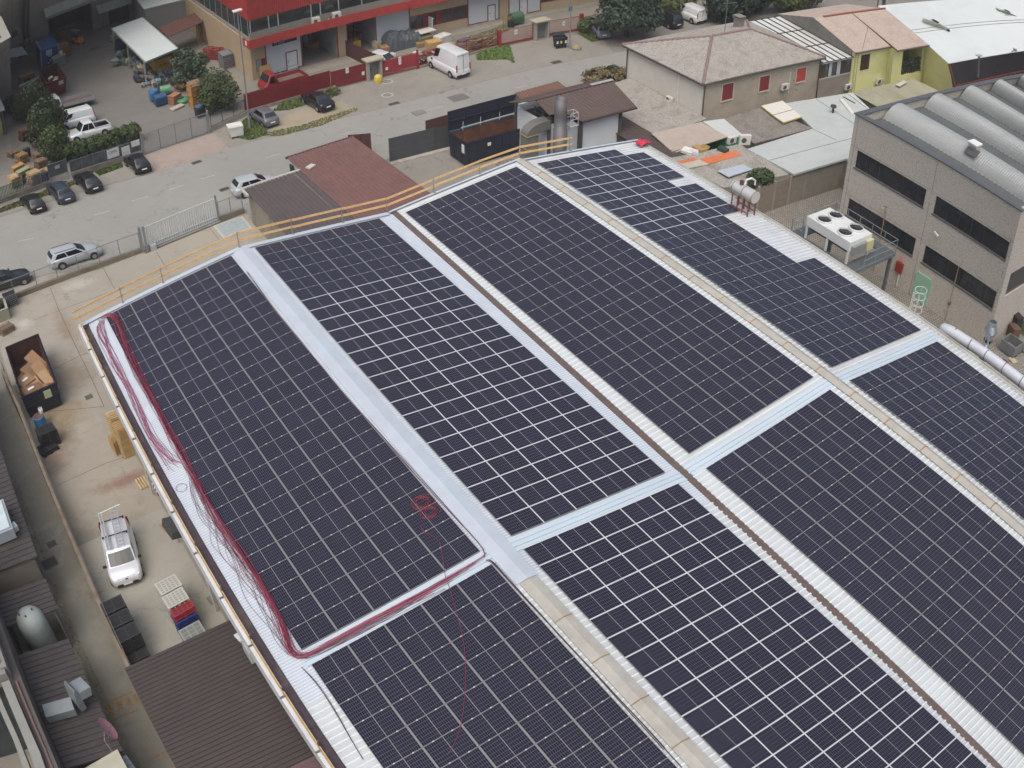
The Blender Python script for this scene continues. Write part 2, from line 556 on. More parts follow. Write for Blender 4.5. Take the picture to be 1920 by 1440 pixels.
WL = [(-7.88, 21.78, 0), (-7.27, 14.32, 0), (-7.13, 5.27, 0), (-6.98, -4.51, 0), (-6.99, -10.72, 0), (-6.98, -16.41, 0), (-7.05, -19.42, 0), (-7.29, -26.74, 0)]
flat('concrete_yard', [(-7.88, 21.78, 0), (-1.37, 21.1, 0), (2.55, 18.73, 0), (6.62, 18.93, 0), (13.8, 19.54, 0), (16.36, 19.44, 0), (22, 14.5), (20, 0), (10, -6), (6, -20), (-0.64, -9.34, 0), (-7.02, -9.67, 0), (-6.98, -4.51, 0), (-7.13, 5.27, 0), (-7.27, 14.32, 0)], .008, M_CONC)
flat('concrete_slab', [(-7.02, -9.67, 0), (-0.64, -9.34, 0), (6, -20), (6, -48), (-7.29, -26.74, 0), (-7.05, -19.42, 0), (-6.98, -16.41, 0), (-6.99, -10.72, 0)], .010, M_CONC2)
ALLEY_SPOTS = [(-7.78, -1.56, 0)[:2] + (.5, 7, '7a776f', .4), (-8.82, -12.48, 0)[:2] + (.5, 9, '6b665c', .5), (-9.08, -15.36, 0)[:2] + (.6, 9, '68624f', .45), (-9.15, -19.72, 0)[:2] + (.7, 9, '65614f', .45), (-8.34, -15.73, 0)[:2] + (1.0, 4, '8d8b84', .6)]
M_ALLEY = ground_mat('alley_concrete', '75736a', '878579', '5a584e', spots=ALLEY_SPOTS, crack=.3, patch='8f8d83', gamt=.2)
flat('alley_floor', [(-7.88, 21.78, 0), (-7.27, 14.32, 0), (-7.13, 5.27, 0), (-6.98, -4.51, 0), (-6.99, -10.72, 0), (-6.98, -16.41, 0), (-7.05, -19.42, 0), (-7.29, -26.74, 0), (-12.95, -24.48, 0), (-17.48, -16.9, 0), (-11.5, 5.53, 0)], .006, M_ALLEY)
M_GATEY = ground_mat('container_yard', '7e7b74', '8a867e', '67645d', crack=.8, patch='6d6a64', gamt=.1)
flat('container_yard', [(28.41, 18.22, 0), (30.12, 19.96, 0), (34.47, 19.56, 0), (44.5, 20.02, 0), (60, 21), (47, 13), (42, 12), (42, 4), (22, 4), (20, 14)], .012, M_GATEY)
# herringbone setts in the service lane on the right
t = NT('grey_setts')
v = t.pos((1, 1, 1), (0, 0, .78))
br = t.n('ShaderNodeTexBrick')
br.inputs['Scale'].default_value = 1
br.inputs['Brick Width'].default_value = .34
br.inputs['Row Height'].default_value = .17
br.inputs['Mortar Size'].default_value = .03
br.inputs['Mortar Smooth'].default_value = .2
br.inputs['Color1'].default_value = srgb('89857d')
br.inputs['Color2'].default_value = srgb('9b978e')
br.inputs['Mortar'].default_value = srgb('4e4b44')
t.l(v, br.inputs['Vector'])
nn = t.noise(t.pos(), .5, 6, .7)
cc = t.mix(t.math('MULTIPLY', t.ramp(nn, .45, .7), .5), br.outputs['Color'], srgb('6a665c'))
M_SETT = t.done(cc, .9, 0, .25)
flat('service_lane', [(40, 4.5), (52.73, -3.49, 0), (63.36, -3.23, 0), (66, -3), (64, -10), (54, -11), (54, -60), (36, -60), (36, -8)], .008, M_SETT)
for k, pts in enumerate([[(18.71, 35.7, 0), (19.91, 36.38, 0), (24.34, 34.96, 0), (23.94, 33.56, 0), (21.7, 32.53, 0), (19.69, 33.03, 0)]]):
 pass
# faint dashed centre line
dash = MB()
for a, b in [((-2.86, 28.77, 0), (-1.36, 28.28, 0)), ((4.68, 28.26, 0), (6.17, 27.96, 0)), ((8.3, 28.36, 0), (9.89, 28.13, 0)), ((11.82, 28.02, 0), (13.25, 27.98, 0)), ((14.96, 27.98, 0), (16.33, 27.89, 0)), ((21.38, 28.07, 0), (22.85, 28, 0)), ((29.11, 28.06, 0), (30.49, 28.03, 0)), ((38.24, 28.05, 0), (40.02, 28.04, 0)), ((48.41, 27.86, 0), (49.7, 27.86, 0)), ((59.81, 27.79, 0), (61.36, 27.82, 0))]:
 d = Vector(b) - Vector(a)
 nrm = Vector((-d.y, d.x, 0)).normalized() * .05
 dash.face([Vector(a) - nrm + Vector((0, 0, .009)), Vector(b) - nrm + Vector((0, 0, .009)), Vector(b) + nrm + Vector((0, 0, .009)), Vector(a) + nrm + Vector((0, 0, .009))])
struct('road_marking', dash, mat('a3a29c', .9, var=.25, scale=6))
om = MB()
for q in ([(-9.17, -20.92, 0)[:2], (-7.45, -20.95, 0)[:2], (-7.43, -20.84, 0)[:2], (-9.16, -20.82, 0)[:2]], [(-9.31, -22.13, 0)[:2], (-7.58, -22.11, 0)[:2], (-7.57, -22.01, 0)[:2], (-9.3, -22.02, 0)[:2]], [(-9.19, -21.7, 0)[:2], (-8.86, -21.7, 0)[:2], (-8.82, -21.12, 0)[:2], (-9.15, -21.12, 0)[:2]], [(-8.62, -21.66, 0)[:2], (-8.3, -21.66, 0)[:2], (-8.25, -21.09, 0)[:2], (-8.58, -21.08, 0)[:2]], [(-8.05, -21.63, 0)[:2], (-7.76, -21.62, 0)[:2], (-7.73, -21.07, 0)[:2], (-8.02, -21.08, 0)[:2]], [(-7.53, -21.62, 0)[:2], (-7.27, -21.59, 0)[:2], (-7.25, -21.08, 0)[:2], (-7.5, -21.07, 0)[:2]], [(-7.94, -25.19, 0)[:2], (-7.42, -25.14, 0)[:2], (-7.42, -25, 0)[:2], (-7.94, -25.05, 0)[:2]]):
 om.face([(x, y, .014) for x, y in q])
struct('orange_marking', om, mat('8a6a3c', .9, var=.25, scale=5, dirt='75705f', damt=.9, dscale=2.5))
# joints sawn in the concrete
jt = MB()
for seg in [[(-1.61, 18.8, 0), (-1.64, 15.06, 0), (-1.52, 8.27, 0), (-1.45, 4.65, 0), (-1.48, 1.62, 0)], [(-3.93, 15.12, 0), (-1.64, 15.06, 0), (2.46, 14.91, 0)], [(-4.38, 7.74, 0), (-1.52, 8.27, 0), (0.03, 8.01, 0)], [(3.13, 18.77, 0), (3.14, 14.58, 0)], [(7.67, 18.22, 0), (7.6, 15.09, 0)], [(-5.4, 3.51, 0), (-1.48, 1.62, 0)], [(-6.55, -3.95, 0), (-2.96, -3.79, 0), (-0.73, -4.04, 0)], [(12.64, 19.25, 0), (12.65, 16.44, 0)]]:
 for a, b in zip(seg, seg[1:]):
  d = Vector(b) - Vector(a)
  nrm = Vector((-d.y, d.x, 0)).normalized() * .022
  u = Vector((0, 0, .013))
  jt.face([Vector(a) - nrm + u, Vector(b) - nrm + u, Vector(b) + nrm + u, Vector(a) + nrm + u])
struct('expansion_joint', jt, mat('5b5549', .9, var=.2))
def cover(p, w, h, name, label, colr, rz=0, frame=None, z=.014):
 b = MB()
 r = thing(name, label, 'drain cover', (p[0], p[1], 0), 0, 'covers set in the paving')
 b.cbox((p[0], p[1], z - .012), (w, h, .02), rz)
 b.build('frame' if frame else 'lid', mat(frame or colr, .8, var=.2, scale=4), r)
 if frame:
  b2 = MB().cbox((p[0], p[1], z + .008), (w * .86, h * .86, .008), rz)
  b2.build('lid', mat(colr, .7, var=.2, scale=5), r)
 return r
cover((15.77, 31.6, 0), 1.0, .55, 'drain_cover', 'dark drain grate at the edge of the pinkish driveway', '3d3b38', 0, '66625b')
cover((16.05, 24.7, 0), .9, .6, 'drain_cover', 'dark drain grate in the road beside the sliding gate', '413f3b', 0, '6a665f')
cover((36.49, 31.42, 0), 1.2, .6, 'drain_cover', 'dark drain grate at the road edge beyond the parked dark hatchback', '413e3b', 0, '6b6760')
cover((56.07, 31.49, 0), 1.3, .7, 'drain_cover', 'dark drain grate in the road below the black dumpster', '3c3a37', 0, '6b6760')
cover((37.36, 28.06, 0), 1.2, 1.0, 'manhole_cover', 'square iron manhole in the road near the white van', '77746d', 0, '5f5c56')
cover((-2.17, 3.24, 0), .55, .5, 'manhole_cover', 'square grey manhole in the concrete yard beside the pallet stack', '55524f', .05)
cover((-8.28, -8.6, 0), .6, .5, 'manhole_cover', 'square dark manhole in the stained alley', '4f4c48', .1)
cover((-8.88, -9.99, 0), 1.05, .8, 'drain_cover', 'barred drain grate in the alley beside the dark lean-to roof', '3f3d3a', .1, '5d5a54')
cover((-0.96, -17.29, 0), .7, .6, 'manhole_cover', 'square concrete manhole by the warehouse wall near the plastic pallets', '77736b', .1, '5e5a52')
cover((14.31, 17.97, 0), 2.6, 2.4, 'manhole_cover', 'large pale blue steel hatch in the concrete by the gate', '8f9a9b', 0, 'a9a69c')
cover((58.02, -8.36, 0), .8, .7, 'manhole_cover', 'rusty square cover below the white condenser unit', '5b3d36', 0)
cover((52.65, -28.52, 0), .7, .6, 'manhole_cover', 'brown square cover in the setts near the silver duct', '5d4a40', 0)
cover((42.38, 28.96, 0), 1.9, 1.5, 'manhole_cover', 'dark repaired manhole patch in the middle of the road', '65625c', 0)
cover((15.45, 74.8, 0), 1.6, .9, 'drain_cover', 'long grate in the dark yard beside the forklift', '454340', .1, '6b6760')
for p, nm in (((36.96, 33.76, 0), 'pale ringed round manhole in the gravelly forecourt of the red gate'), ((38.63, 36.93, 0), 'round manhole beside the yellow bollard')):
 r = thing('manhole_cover', nm, 'manhole cover', (p[0], p[1], 0), 0, 'covers set in the paving')
 MB().lathe((p[0], p[1], .002), [(.62, 0), (.62, .016), (.0, .016)], 20).build('frame', mat('a09c90', .9, var=.2), r)
 MB().lathe((p[0], p[1], .018), [(.46, 0), (.46, .008), (.0, .008)], 20).build('lid', mat('77736a', .9, var=.2), r)
# ================================================================ THE SOLAR-ROOFED WAREHOUSE
Z0 = 7.5
SL = [(0.0, 0.0, .1109, 1), (10.2592, .9559, -.1032, -1), (20.7104, .0696, .0984, 1), (31.0241, .8033, -.1054, -1)]
PV, PU = 1.7521, 1.178
RX1, RX2, VX = 9.46, 30.24, 19.85
def arr(s, v, y, dz=0.0):
 "point on the panel plane of slope s: v panel columns from the left, y along the building"
 x0, z0, t, _ = SL[s]
 return Vector((x0 + v * PV * cos(t) - sin(t) * dz, y, Z0 + z0 + v * PV * sin(t) + cos(t) * dz))
def vx(y):
 return 20.28 + .0165 * y
RXE = 40.65
def roof_z(x, dz=-.13):
 if x < RX1:
  return Z0 + x * math.tan(.1109) + dz
 if x < VX:
  return Z0 + .9559 - (x - 10.2592) * math.tan(.1032) + dz
 if x < RX2:
  return Z0 + .0696 + (x - 20.7104) * math.tan(.0984) + dz
 return Z0 + .8033 - (x - 31.0241) * math.tan(.1054) + dz
hall = thing('solar_warehouse', 'long twin-gabled warehouse with white ribbed roof carrying the solar panels', 'warehouse', (20, -30, 0))
M_NEWT = mat('cbd3db', .42, var=.05, scale=.7)  # rib tops of the newer sheets, paler: light on the ribs painted in
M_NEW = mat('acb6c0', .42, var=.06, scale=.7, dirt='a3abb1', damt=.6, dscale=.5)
M_RIB = mat('ccd2d4', .45, var=.05, scale=.8, dirt='b0b4b3', damt=.5, dscale=.5)  # rib tops of the older sheets, painted paler to look lit beside dirtier pans
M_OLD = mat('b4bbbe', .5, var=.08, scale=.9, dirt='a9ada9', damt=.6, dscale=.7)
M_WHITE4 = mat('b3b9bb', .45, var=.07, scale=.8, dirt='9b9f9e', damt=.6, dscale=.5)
YA, YB = .42, -66.0
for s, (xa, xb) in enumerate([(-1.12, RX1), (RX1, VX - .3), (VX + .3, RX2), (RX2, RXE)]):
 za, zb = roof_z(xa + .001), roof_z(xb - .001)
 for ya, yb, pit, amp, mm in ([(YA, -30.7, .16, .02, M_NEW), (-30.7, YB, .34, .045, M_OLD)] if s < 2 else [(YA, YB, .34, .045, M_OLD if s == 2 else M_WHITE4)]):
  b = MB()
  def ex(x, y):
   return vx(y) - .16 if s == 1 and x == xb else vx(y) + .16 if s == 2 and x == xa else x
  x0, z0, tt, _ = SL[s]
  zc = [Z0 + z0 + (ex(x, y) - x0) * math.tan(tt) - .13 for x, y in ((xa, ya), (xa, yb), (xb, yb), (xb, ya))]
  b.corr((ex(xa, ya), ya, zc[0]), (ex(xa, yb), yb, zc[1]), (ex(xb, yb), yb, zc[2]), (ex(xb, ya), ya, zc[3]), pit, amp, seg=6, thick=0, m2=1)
  b.build('roof_slope', [mm, M_NEWT if mm is M_NEW else M_RIB], hall)  # pale rib tops over darker pans put rib light and shade into colour
# smooth sheets laid across between the two panel fields
M_WALK = mat('b3c2cc', .35, var=.05, scale=.6, dirt='adb9bf', damt=.5, dscale=.8, stretch=(.3, 3, 1))
for s, (xa, xb) in enumerate([(-.15, RX1 - .3), (RX1 + .3, vx(-28.7) - .2), (vx(-28.7) + .2, RX2 - .4), (RX2 + .45, RXE - .2)]):
 b = MB()
 for k in range(3):
  y1 = -28.3 - k * .27 - .03
  b.corr((xa, y1, roof_z(xa) + .05), (xa, y1 - .25, roof_z(xa) + .05), (xb, y1 - .25, roof_z(xb) + .05), (xb, y1, roof_z(xb) + .05), .25, .03, seg=8, thick=.045, prof='lap')
 b.build('walkway_sheet', M_WALK, hall)
# ridge caps, valley gutter, gable flashing
M_CAP = mat('a19f97', .8, var=.12, scale=1.2, dirt='8d8577', damt=.6, dscale=.5)
b = MB()
for k in range(24):
 y1, y2 = .4 - k * 2.55, .4 - k * 2.55 - 2.5
 for sx, w in ((-1, .38), (1, .38)):
  xe = RX2 + sx * w
  b.obox((RX2 - .001 * sx, y1, Z0 + 1.02), (xe - RX2, 0, roof_z(xe) + .07 - (Z0 + 1.02)), (0, y2 - y1, 0), (0, 0, .045))
 b.box(RX2 - .40, y2 - .06, Z0 + .90, RX2 + .40, y2 + .02, Z0 + 1.085) if False else None
for k in range(1, 24):
 y2 = .4 - k * 2.55
 for sx in (-1, 1):
  xe = RX2 + sx * .39
  b.obox((RX2, y2 - .02, Z0 + 1.05), (xe - RX2, 0, roof_z(xe) + .09 - (Z0 + 1.05)), (0, .07, 0), (0, 0, .04), 1)
b.build('ridge_cap', [M_CAP, mat('9b7a55', .9, var=.2)], hall)
b = MB()
for k in range(15):
 y1, y2 = -30.75 - k * 2.5, -30.75 - k * 2.5 - 2.44
 for sx in (-1, 1):
  xe = RX1 + sx * .42
  b.obox((RX1, y1, Z0 + 1.04), (xe - RX1, 0, roof_z(xe) + .08 - (Z0 + 1.04)), (0, y2 - y1, 0), (0, 0, .045))
  b.obox((RX1, y2 - .05, Z0 + 1.05), ((xe - RX1) * 1.03, 0, roof_z(xe) + .09 - (Z0 + 1.05)), (0, .05, 0), (0, 0, .042), 1)
b.build('ridge_cap', [M_CAP, mat('8a7a5c', .9, var=.2)], hall)
# closed ridge of the newer sheets
b = MB()
for sx in (-1, 1):
 xe = RX1 + sx * .55
 b.obox((RX1, .42, Z0 + 1.0), (xe - RX1, 0, roof_z(xe) + .05 - (Z0 + 1.0)), (0, -31.1, 0), (0, 0, .03))
b.build('ridge_cap', M_NEW, hall)
b = MB()
for k in range(20):
 y1, y2 = .5 - k * 3.3, .5 - k * 3.3 - 3.3
 b.obox((vx(y1) - .19, y1, Z0 - .4), (.38, 0, 0), (vx(y2) - vx(y1), y2 - y1, 0), (0, 0, .29))
b.build('valley_gutter', mat('5d504b', .8, var=.2, scale=3, dirt='3e3532', dscale=1.2), hall)
# gutters and fascias along the two eaves
zt = roof_z(-1.12)
b = MB().box(-1.50, YB, zt - .30, -1.16, .2, zt - .16, 0)
b.box(-1.20, YB, zt - .4, -1.13, .3, zt - .10, 0)
b.build('eave_gutter', mat('4c4048', .7, var=.25, scale=2, dirt='6f695f', damt=.8, dscale=.25), hall)
MB().box(-1.80, YB, zt - .75, -1.52, .42, zt + .02).build('fascia', mat('c4c8cb', .5, var=.06, dirt='9fa09c', dscale=.4), hall)
MB().box(-1.70, YB, zt - 1.0, -1.50, .42, zt - .76).build('fascia_band', mat('3f4672', .5, var=.15), hall)
zr = roof_z(RXE)
b = MB().box(RXE + .02, YB, zr - .35, RXE + .3, .3, zr + .02)
b.box(RXE + .3, YB, zr - .35, RXE + .36, .3, zr + .12)
b.build('eave_gutter', mat('a7a8a4', .6, var=.1, dirt='857f72', dscale=.6), hall)
# flashing along the far gable
b = MB()
for xa, xb in ((-1.75, RX1), (RX1, VX), (VX, RX2), (RX2, RXE + .3)):
 za, zb = roof_z(xa + .001) + .09, roof_z(xb - .001) + .09
 w = .34 if xb <= VX else .16
 n = 4
 for k in range(n):
  x1, x2 = xa + (xb - xa) * k / n, xa + (xb - xa) * (k + 1) / n
  z1, z2 = za + (zb - za) * k / n, za + (zb - za) * (k + 1) / n
  b.obox((x1, .56 - w, z1), (x2 - x1, 0, z2 - z1), (0, w, 0), (0, 0, .04))
  b.obox((x1, .52, z1 - .45), (x2 - x1, 0, z2 - z1), (0, .04, 0), (0, 0, .45))
b.build('gable_flashing', M_NEW, hall)
# walls
M_HALLW = mat('9d9a92', .9, var=.08, scale=.8, dirt='837d70', dscale=.5)
pts = [(-1.0, zt - .8), (-1.0, 0), (40.5, 0), (40.5, zr - .2), (RX2, Z0 + .75), (VX, Z0 - .42), (RX1, Z0 + .78)]
b = MB()
n = len(pts)
for i in range(n):
 p, q = pts[i], pts[(i + 1) % n]
 if i in (0, 2):
  for k in range(12):
   ya, yb2 = .3 + (YB - .3) * k / 12, .3 + (YB - .3) * (k + 1) / 12
   b.face([(p[0], ya, p[1]), (p[0], yb2, p[1]), (q[0], yb2, q[1]), (q[0], ya, q[1])])
far = [(p[0], .3, p[1]) for p in pts]
for xa, xb in ((-1.0, RX1), (RX1, VX), (VX, RX2), (RX2, 40.5)):
 def top(x):
  return roof_z(min(max(x, -1), 40.5)) - .14
 b.face([(xb, .3, 0), (xa, .3, 0), (xa, .3, top(xa + .002)), (xb, .3, top(xb - .002))])
b.build('wall', M_HALLW, hall)
# downpipes, skirting and lamps on the long left wall
for p in ((-0.8, -8.17, 0), (-0.34, -18.2, 0), (-0.5, -12.55, 0)):
 MB().tube((-1.2, p[1], .2), (-1.2, p[1], zt - .8), .07, 8).build('downpipe', mat('a9a8a2', .5, var=.1), hall)
for y in (-3.2, -12.5, -21, -27.0):
 m_ = MB().cbox((-1.25, y, 5.2), (.35, .5, .7)).build('wall_lamp', mat('2f3032', .5), hall, bevel=.04)
# ---------------------------------------------------------------- solar panels
t = NT('solar_cells')
uv = t.n('ShaderNodeUVMap')
sp = t.n('ShaderNodeSeparateXYZ')
t.l(uv.outputs[0], sp.inputs[0])
def gridline(coord, n, w):
 f = t.math('FRACT', t.math('MULTIPLY', coord, float(n)))
 d = t.math('MINIMUM', f, t.math('SUBTRACT', 1.0, f))
 return t.math('LESS_THAN', d, w)
gx = gridline(sp.outputs[0], 18, .055)
gy = gridline(sp.outputs[1], 6, .035)
mid = t.math('LESS_THAN', t.math('ABSOLUTE', t.math('SUBTRACT', sp.outputs[0], .5)), .0085)
ln = t.math('MAXIMUM', gx, gy)
oi = t.n('ShaderNodeObjectInfo')
nz = t.noise(t.pos(), .35, 2)
cell = t.mix(t.math('MULTIPLY_ADD', oi.outputs['Random'], .5, t.math('MULTIPLY', nz, .5)), srgb('0f0e1d'), srgb('17152a'))
bus = gridline(sp.outputs[1], 60, .06)
cell = t.mix(t.math('MULTIPLY', bus, .22), cell, srgb('6b6f80'))
c2 = t.mix(t.math('MULTIPLY', ln, .42), cell, srgb('8a8c96'))
c3 = t.mix(t.math('MULTIPLY', mid, .7), c2, srgb('9a9ba0'))
M_CELL = t.done(c3, .26, 0, .25)
M_FRAME = mat('949490', .4, .6, .05)
M_RAILW = mat('d5d8da', .4, .2, .05)
M_CLAMP = mat('cfd0ce', .35, .3, .03)
bpy.context.view_layer.update()
from bpy_extras.object_utils import world_to_camera_view
WHITE_GAP = {1: (6, 60), 3: (0, 11)}
panels = []
for s in range(4):
 for blk in (0, 1):
  for r in range(24 if blk == 0 else 31):
   y = -r * PU if blk == 0 else -29.15 - r * PU
   y += {0: 0, 1: 0, 2: -.22, 3: -.38}[s] if blk == 0 else 0
   if blk == 0 and s == 2:
    y = -.30 - r * 1.151
   if blk == 0 and s == 3:
    y = -.45 - r * 1.141
   row = range(5)
   if blk == 0 and s == 3:
    if r == 0:
     row = range(4)
    elif r <= 4:
     row = range(5)
    elif r == 5:
     row = range(4)
    elif 10 <= r <= 15:
     row = range(4)
   for c in row:
    panels.append((s, blk, r, c, y))
def panel_shape(s, blk, r, c, y, b, fr, cl, rail):
 white = s in WHITE_GAP and (WHITE_GAP[s][0] <= r < WHITE_GAP[s][1] and blk == 0 or (s == 1 and blk == 1))
 gu = .056 if white else .018
 gv = .036 if white else .044
 va, vb = c + gv / PV / 2, c + 1 - gv / PV / 2
 pu = 1.151 if (blk == 0 and s == 2) else 1.141 if (blk == 0 and s == 3) else PU
 ya, yb = y - gu / 2, y - pu + gu / 2
 e = .012
 top = [arr(s, va + e, ya - e, 0), arr(s, va + e, yb + e, 0), arr(s, vb - e, yb + e, 0), arr(s, vb - e, ya - e, 0)]
 b.face(top, 0, [(0, 1), (0, 0), (1, 0), (1, 1)])
 bot = [arr(s, va + e, ya - e, -.035), arr(s, va + e, yb + e, -.035), arr(s, vb - e, yb + e, -.035), arr(s, vb - e, ya - e, -.035)]
 b.face(bot[::-1], 1)
 oc = [(va, ya), (va, yb), (vb, yb), (vb, ya)]
 ic = [(va + e, ya - e), (va + e, yb + e), (vb - e, yb + e), (vb - e, ya - e)]
 for k in range(4):
  o1, o2, i1, i2 = oc[k], oc[(k + 1) % 4], ic[k], ic[(k + 1) % 4]
  fr.face([arr(s, *o1, .003), arr(s, *o2, .003), arr(s, *i2, .003), arr(s, *i1, .003)])
  fr.face([arr(s, *o1, -.04), arr(s, *o2, -.04), arr(s, *o2, .003), arr(s, *o1, .003)])
  fr.face([arr(s, *i1, .003), arr(s, *i2, .003), arr(s, *i2, -.002), arr(s, *i1, -.002)])
 out = []
 if c:
  p, q = arr(s, c, ya + gu / 2, -.012), arr(s, c, yb - gu / 2, -.012)
  if white:
   m_ = MB().bar(p, q, gv + .002, .03)
   rail.append(m_)
  else:
   fr.bar(p, q, gv, .03)
 if not white:
  for vv in (.27, .76):
   m_ = MB()
   p = arr(s, c + vv, ya + gu / 2, .0)
   m_.obox(p + Vector((-.035, -.025, 0)), (.07, 0, .07 * math.tan(SL[s][2])), (0, .05, 0), (0, 0, .012))
   out.append(m_)
 else:
  m_ = MB()
  p, q = arr(s, va, ya + gu / 2, -.012), arr(s, vb, ya + gu / 2, -.012)
  m_.bar(p, q, .042, .03)
  rail.append(m_)
 return out
def in_view(p):
 w = world_to_camera_view(SC, cam_o, Vector(bend_to_image(p)))
 return (-.01 < w.x < 1.01 and -.01 < w.y < 1.01), w.z
cand = []
for P in panels:
 s, blk, r, c, y = P
 ok, dist = in_view(arr(s, c + .5, y - .55))
 if ok:
  cand.append((dist, P))
cand.sort(key=lambda q: q[0])
single = set(q[1] for q in cand[:300])
SLN = ['leftmost roof slope', 'second roof slope from left', 'third roof slope from left', 'rightmost roof slope']
rest_b, rest_f, rest_c, rest_r = MB(), MB(), MB(), []
for P in panels:
 s, blk, r, c, y = P
 if P in single:
  b, fr, rails = MB(), MB(), []
  cl = panel_shape(*P, b, fr, None, rails)
  side = 'nearer' if blk else 'farther'
  rr = NUM[r + 1] if blk else NUM[24 - r]
  r0 = arr(s, c + .5, y - .55)
  o = thing('solar_module', '%s array on %s, %s panel row from the walkway, %s column' % (side, SLN[s], rr, NUM[c + 1]), 'solar panel', tuple(r0), 0, 'solar panels in rows on the warehouse roof')
  b.build('cell_face', [M_CELL, M_RAILW], o)
  fr.build('frame', M_FRAME, o)
  for k in cl:
   k.build('clamp', M_CLAMP, o)
  for k in rails:
   k.build('mounting_rail', M_RAILW, o)
 else:
  for k in panel_shape(*P, rest_b, rest_f, None, rest_r):
   rest_c.merge(k)
rest = thing('distant_solar_modules', 'the many smaller dark solar panels filling the farther parts of the roof arrays', 'solar panels', (20, -15, 8))
rest['kind'] = 'stuff'
rest_b.build('cell_face', [M_CELL, M_RAILW], rest)
rest_f.build('frame', M_FRAME, rest)
rest_c.build('clamp', M_CLAMP, rest)
rr_ = MB()
for k in rest_r:
 rr_.merge(k)
rr_.build('mounting_rail', M_RAILW, rest)
for ch in rest.children:
 ch['kind'] = 'stuff'
# ---------------------------------------------------------------- timber edge protection
M_WOOD = mat('d3ad74', .8, var=.14, scale=5, dirt='b98f58', dscale=2)
M_POST = mat('8d8f8e', .4, .6, .1)
rail = thing('timber_guardrail', 'yellow timber guardrail running along the far gable edge of the roof', 'guardrail', (15, .6, 8))
xs = [-1.95, 1.4, 4.2, RX1, 13.1, 16.6, VX, 23.4, 27.0, RX2, 34.6]
for h in (.55, 1.05):
 b = MB()
 for xa, xb in zip(xs, xs[1:]):
  b.bar((xa, .66, roof_z(xa) + h), (xb + .25, .66, roof_z(xb) + h), .03, .15)
 b.build('board', M_WOOD, rail)
for x in xs[1:]:
 b = MB().tube((x, .6, roof_z(x) - .2), (x, .6, roof_z(x) + 1.2), .024, 6)
 b.cbox((x, .5, roof_z(x) + .08), (.16, .12, .08))
 b.build('post', M_POST, rail)
rail2 = thing('timber_guardrail', 'timber guardrail running along the left eave above the concrete yard', 'guardrail', (-1.6, -20, 7))
M_WOOD2 = mat('bfa06c', .8, var=.16, scale=5, dirt='8f7448', dscale=2)
ys = [.6 - 3.05 * k for k in range(18)]
for x, h in ((-1.62, .16), (-1.66, .62)):
 b = MB()
 for ya, yb in zip(ys, ys[1:]):
  b.bar((x, ya, zt + h), (x, yb - .2, zt + h), .035, .15)
 b.build('board', M_WOOD2, rail2)
for y in ys[1:]:
 b = MB().tube((-1.66, y, zt - .7), (-1.60, y, zt + .85), .026, 6)
 b.cbox((-1.72, y, zt + .02), (.22, .07, .07))
 b.build('post', mat('77787a', .45, .6, .15), rail2)
# ================================================================ BUILDINGS
GLASS = None
def glass_mat(name, h, rough=.08):
 t = NT(name)
 v = t.pos((.8, .8, .8))
 n = t.noise(v, 1.1, 3)
 lo = srgb(h)
 col = t.ramp(n, .35, .7, tuple(x * .55 for x in lo[:3]) + (1,), lo)
 return t.done(col, rough, 0, .6)
M_GLASS = glass_mat('dark_glass', '2b3036')
M_GLASS2 = glass_mat('green_glass', '3a4646', .12)
M_BLACK = mat('17181a', .8, var=.1)
M_GREYM = mat('7d8083', .5, .4, .1)
M_WHITEP = mat('c8cbcb', .5, var=.04, dirt='a3a39c', damt=.4)
M_RED = mat('b0413c', .55, var=.08, scale=1.2, dirt='7c2427', damt=.4)
M_DKRED = mat('74262c', .6, var=.12, dirt='4c1a1e', damt=.4)
def ac_unit(p, axis, label, w=.85, h=.62, d=.34, rot=0):
 "air conditioner box with its round grille; axis is the way it faces ('-y' or '-x')"
 r = thing('air_conditioner', label, 'air conditioner', p, rot, 'air conditioner units on walls and roofs', rigid=True)
 MB().box(-w / 2, -d / 2, 0, w / 2, d / 2, h).build('casing', mat('c2c2ba', .5, var=.06, dirt='8e8c82', damt=.4, dscale=3), r, bevel=.02, local=True)
 b = MB()
 for k in range(16):
  a = 2 * pi * k / 16
  b.face([(-.12, -d / 2 - .008, h / 2), (-.12 + .24 * cos(a), -d / 2 - .008, h / 2 + .24 * sin(a)), (-.12 + .24 * cos(a + pi / 8), -d / 2 - .008, h / 2 + .24 * sin(a + pi / 8))])
 b.build('fan_grille', mat('4a4b4b', .6), r, local=True)
 b = MB().box(-w / 2 + .05, -d / 2, -.1, -w / 2 + .1, d / 2, 0).box(w / 2 - .1, -d / 2, -.1, w / 2 - .05, d / 2, 0)
 b.build('bracket', M_GREYM, r, local=True)
 return r
# ---------------------------------------------------------------- grey three storey office block (right)
GX, GY0, GY1, GZ = 52.7, -26.6, -10.7, 11.6
gb = thing('office_block', 'grey pebble-dashed office block with dark strip windows and barrel vaulted roof', 'office building', (60, -18, 0))
t = NT('pebble_dash')
v = t.pos()
vor = t.n('ShaderNodeTexVoronoi')
vor.inputs['Scale'].default_value = 12
t.l(v, vor.inputs['Vector'])
n2 = t.noise(v, .35, 5, .6)
c1 = t.ramp(vor.outputs['Distance'], .1, .75, srgb('c6c1b7'), srgb('a49e94'))
c1 = t.mix(t.math('MULTIPLY', t.ramp(n2, .4, .75), .35), c1, srgb('bdb8ad'))
M_PEB = t.done(c1, .95, 0, .2, vor.outputs['Distance'], .05, .9)
M_PIER = mat('a29c92', .9, var=.1, scale=3)
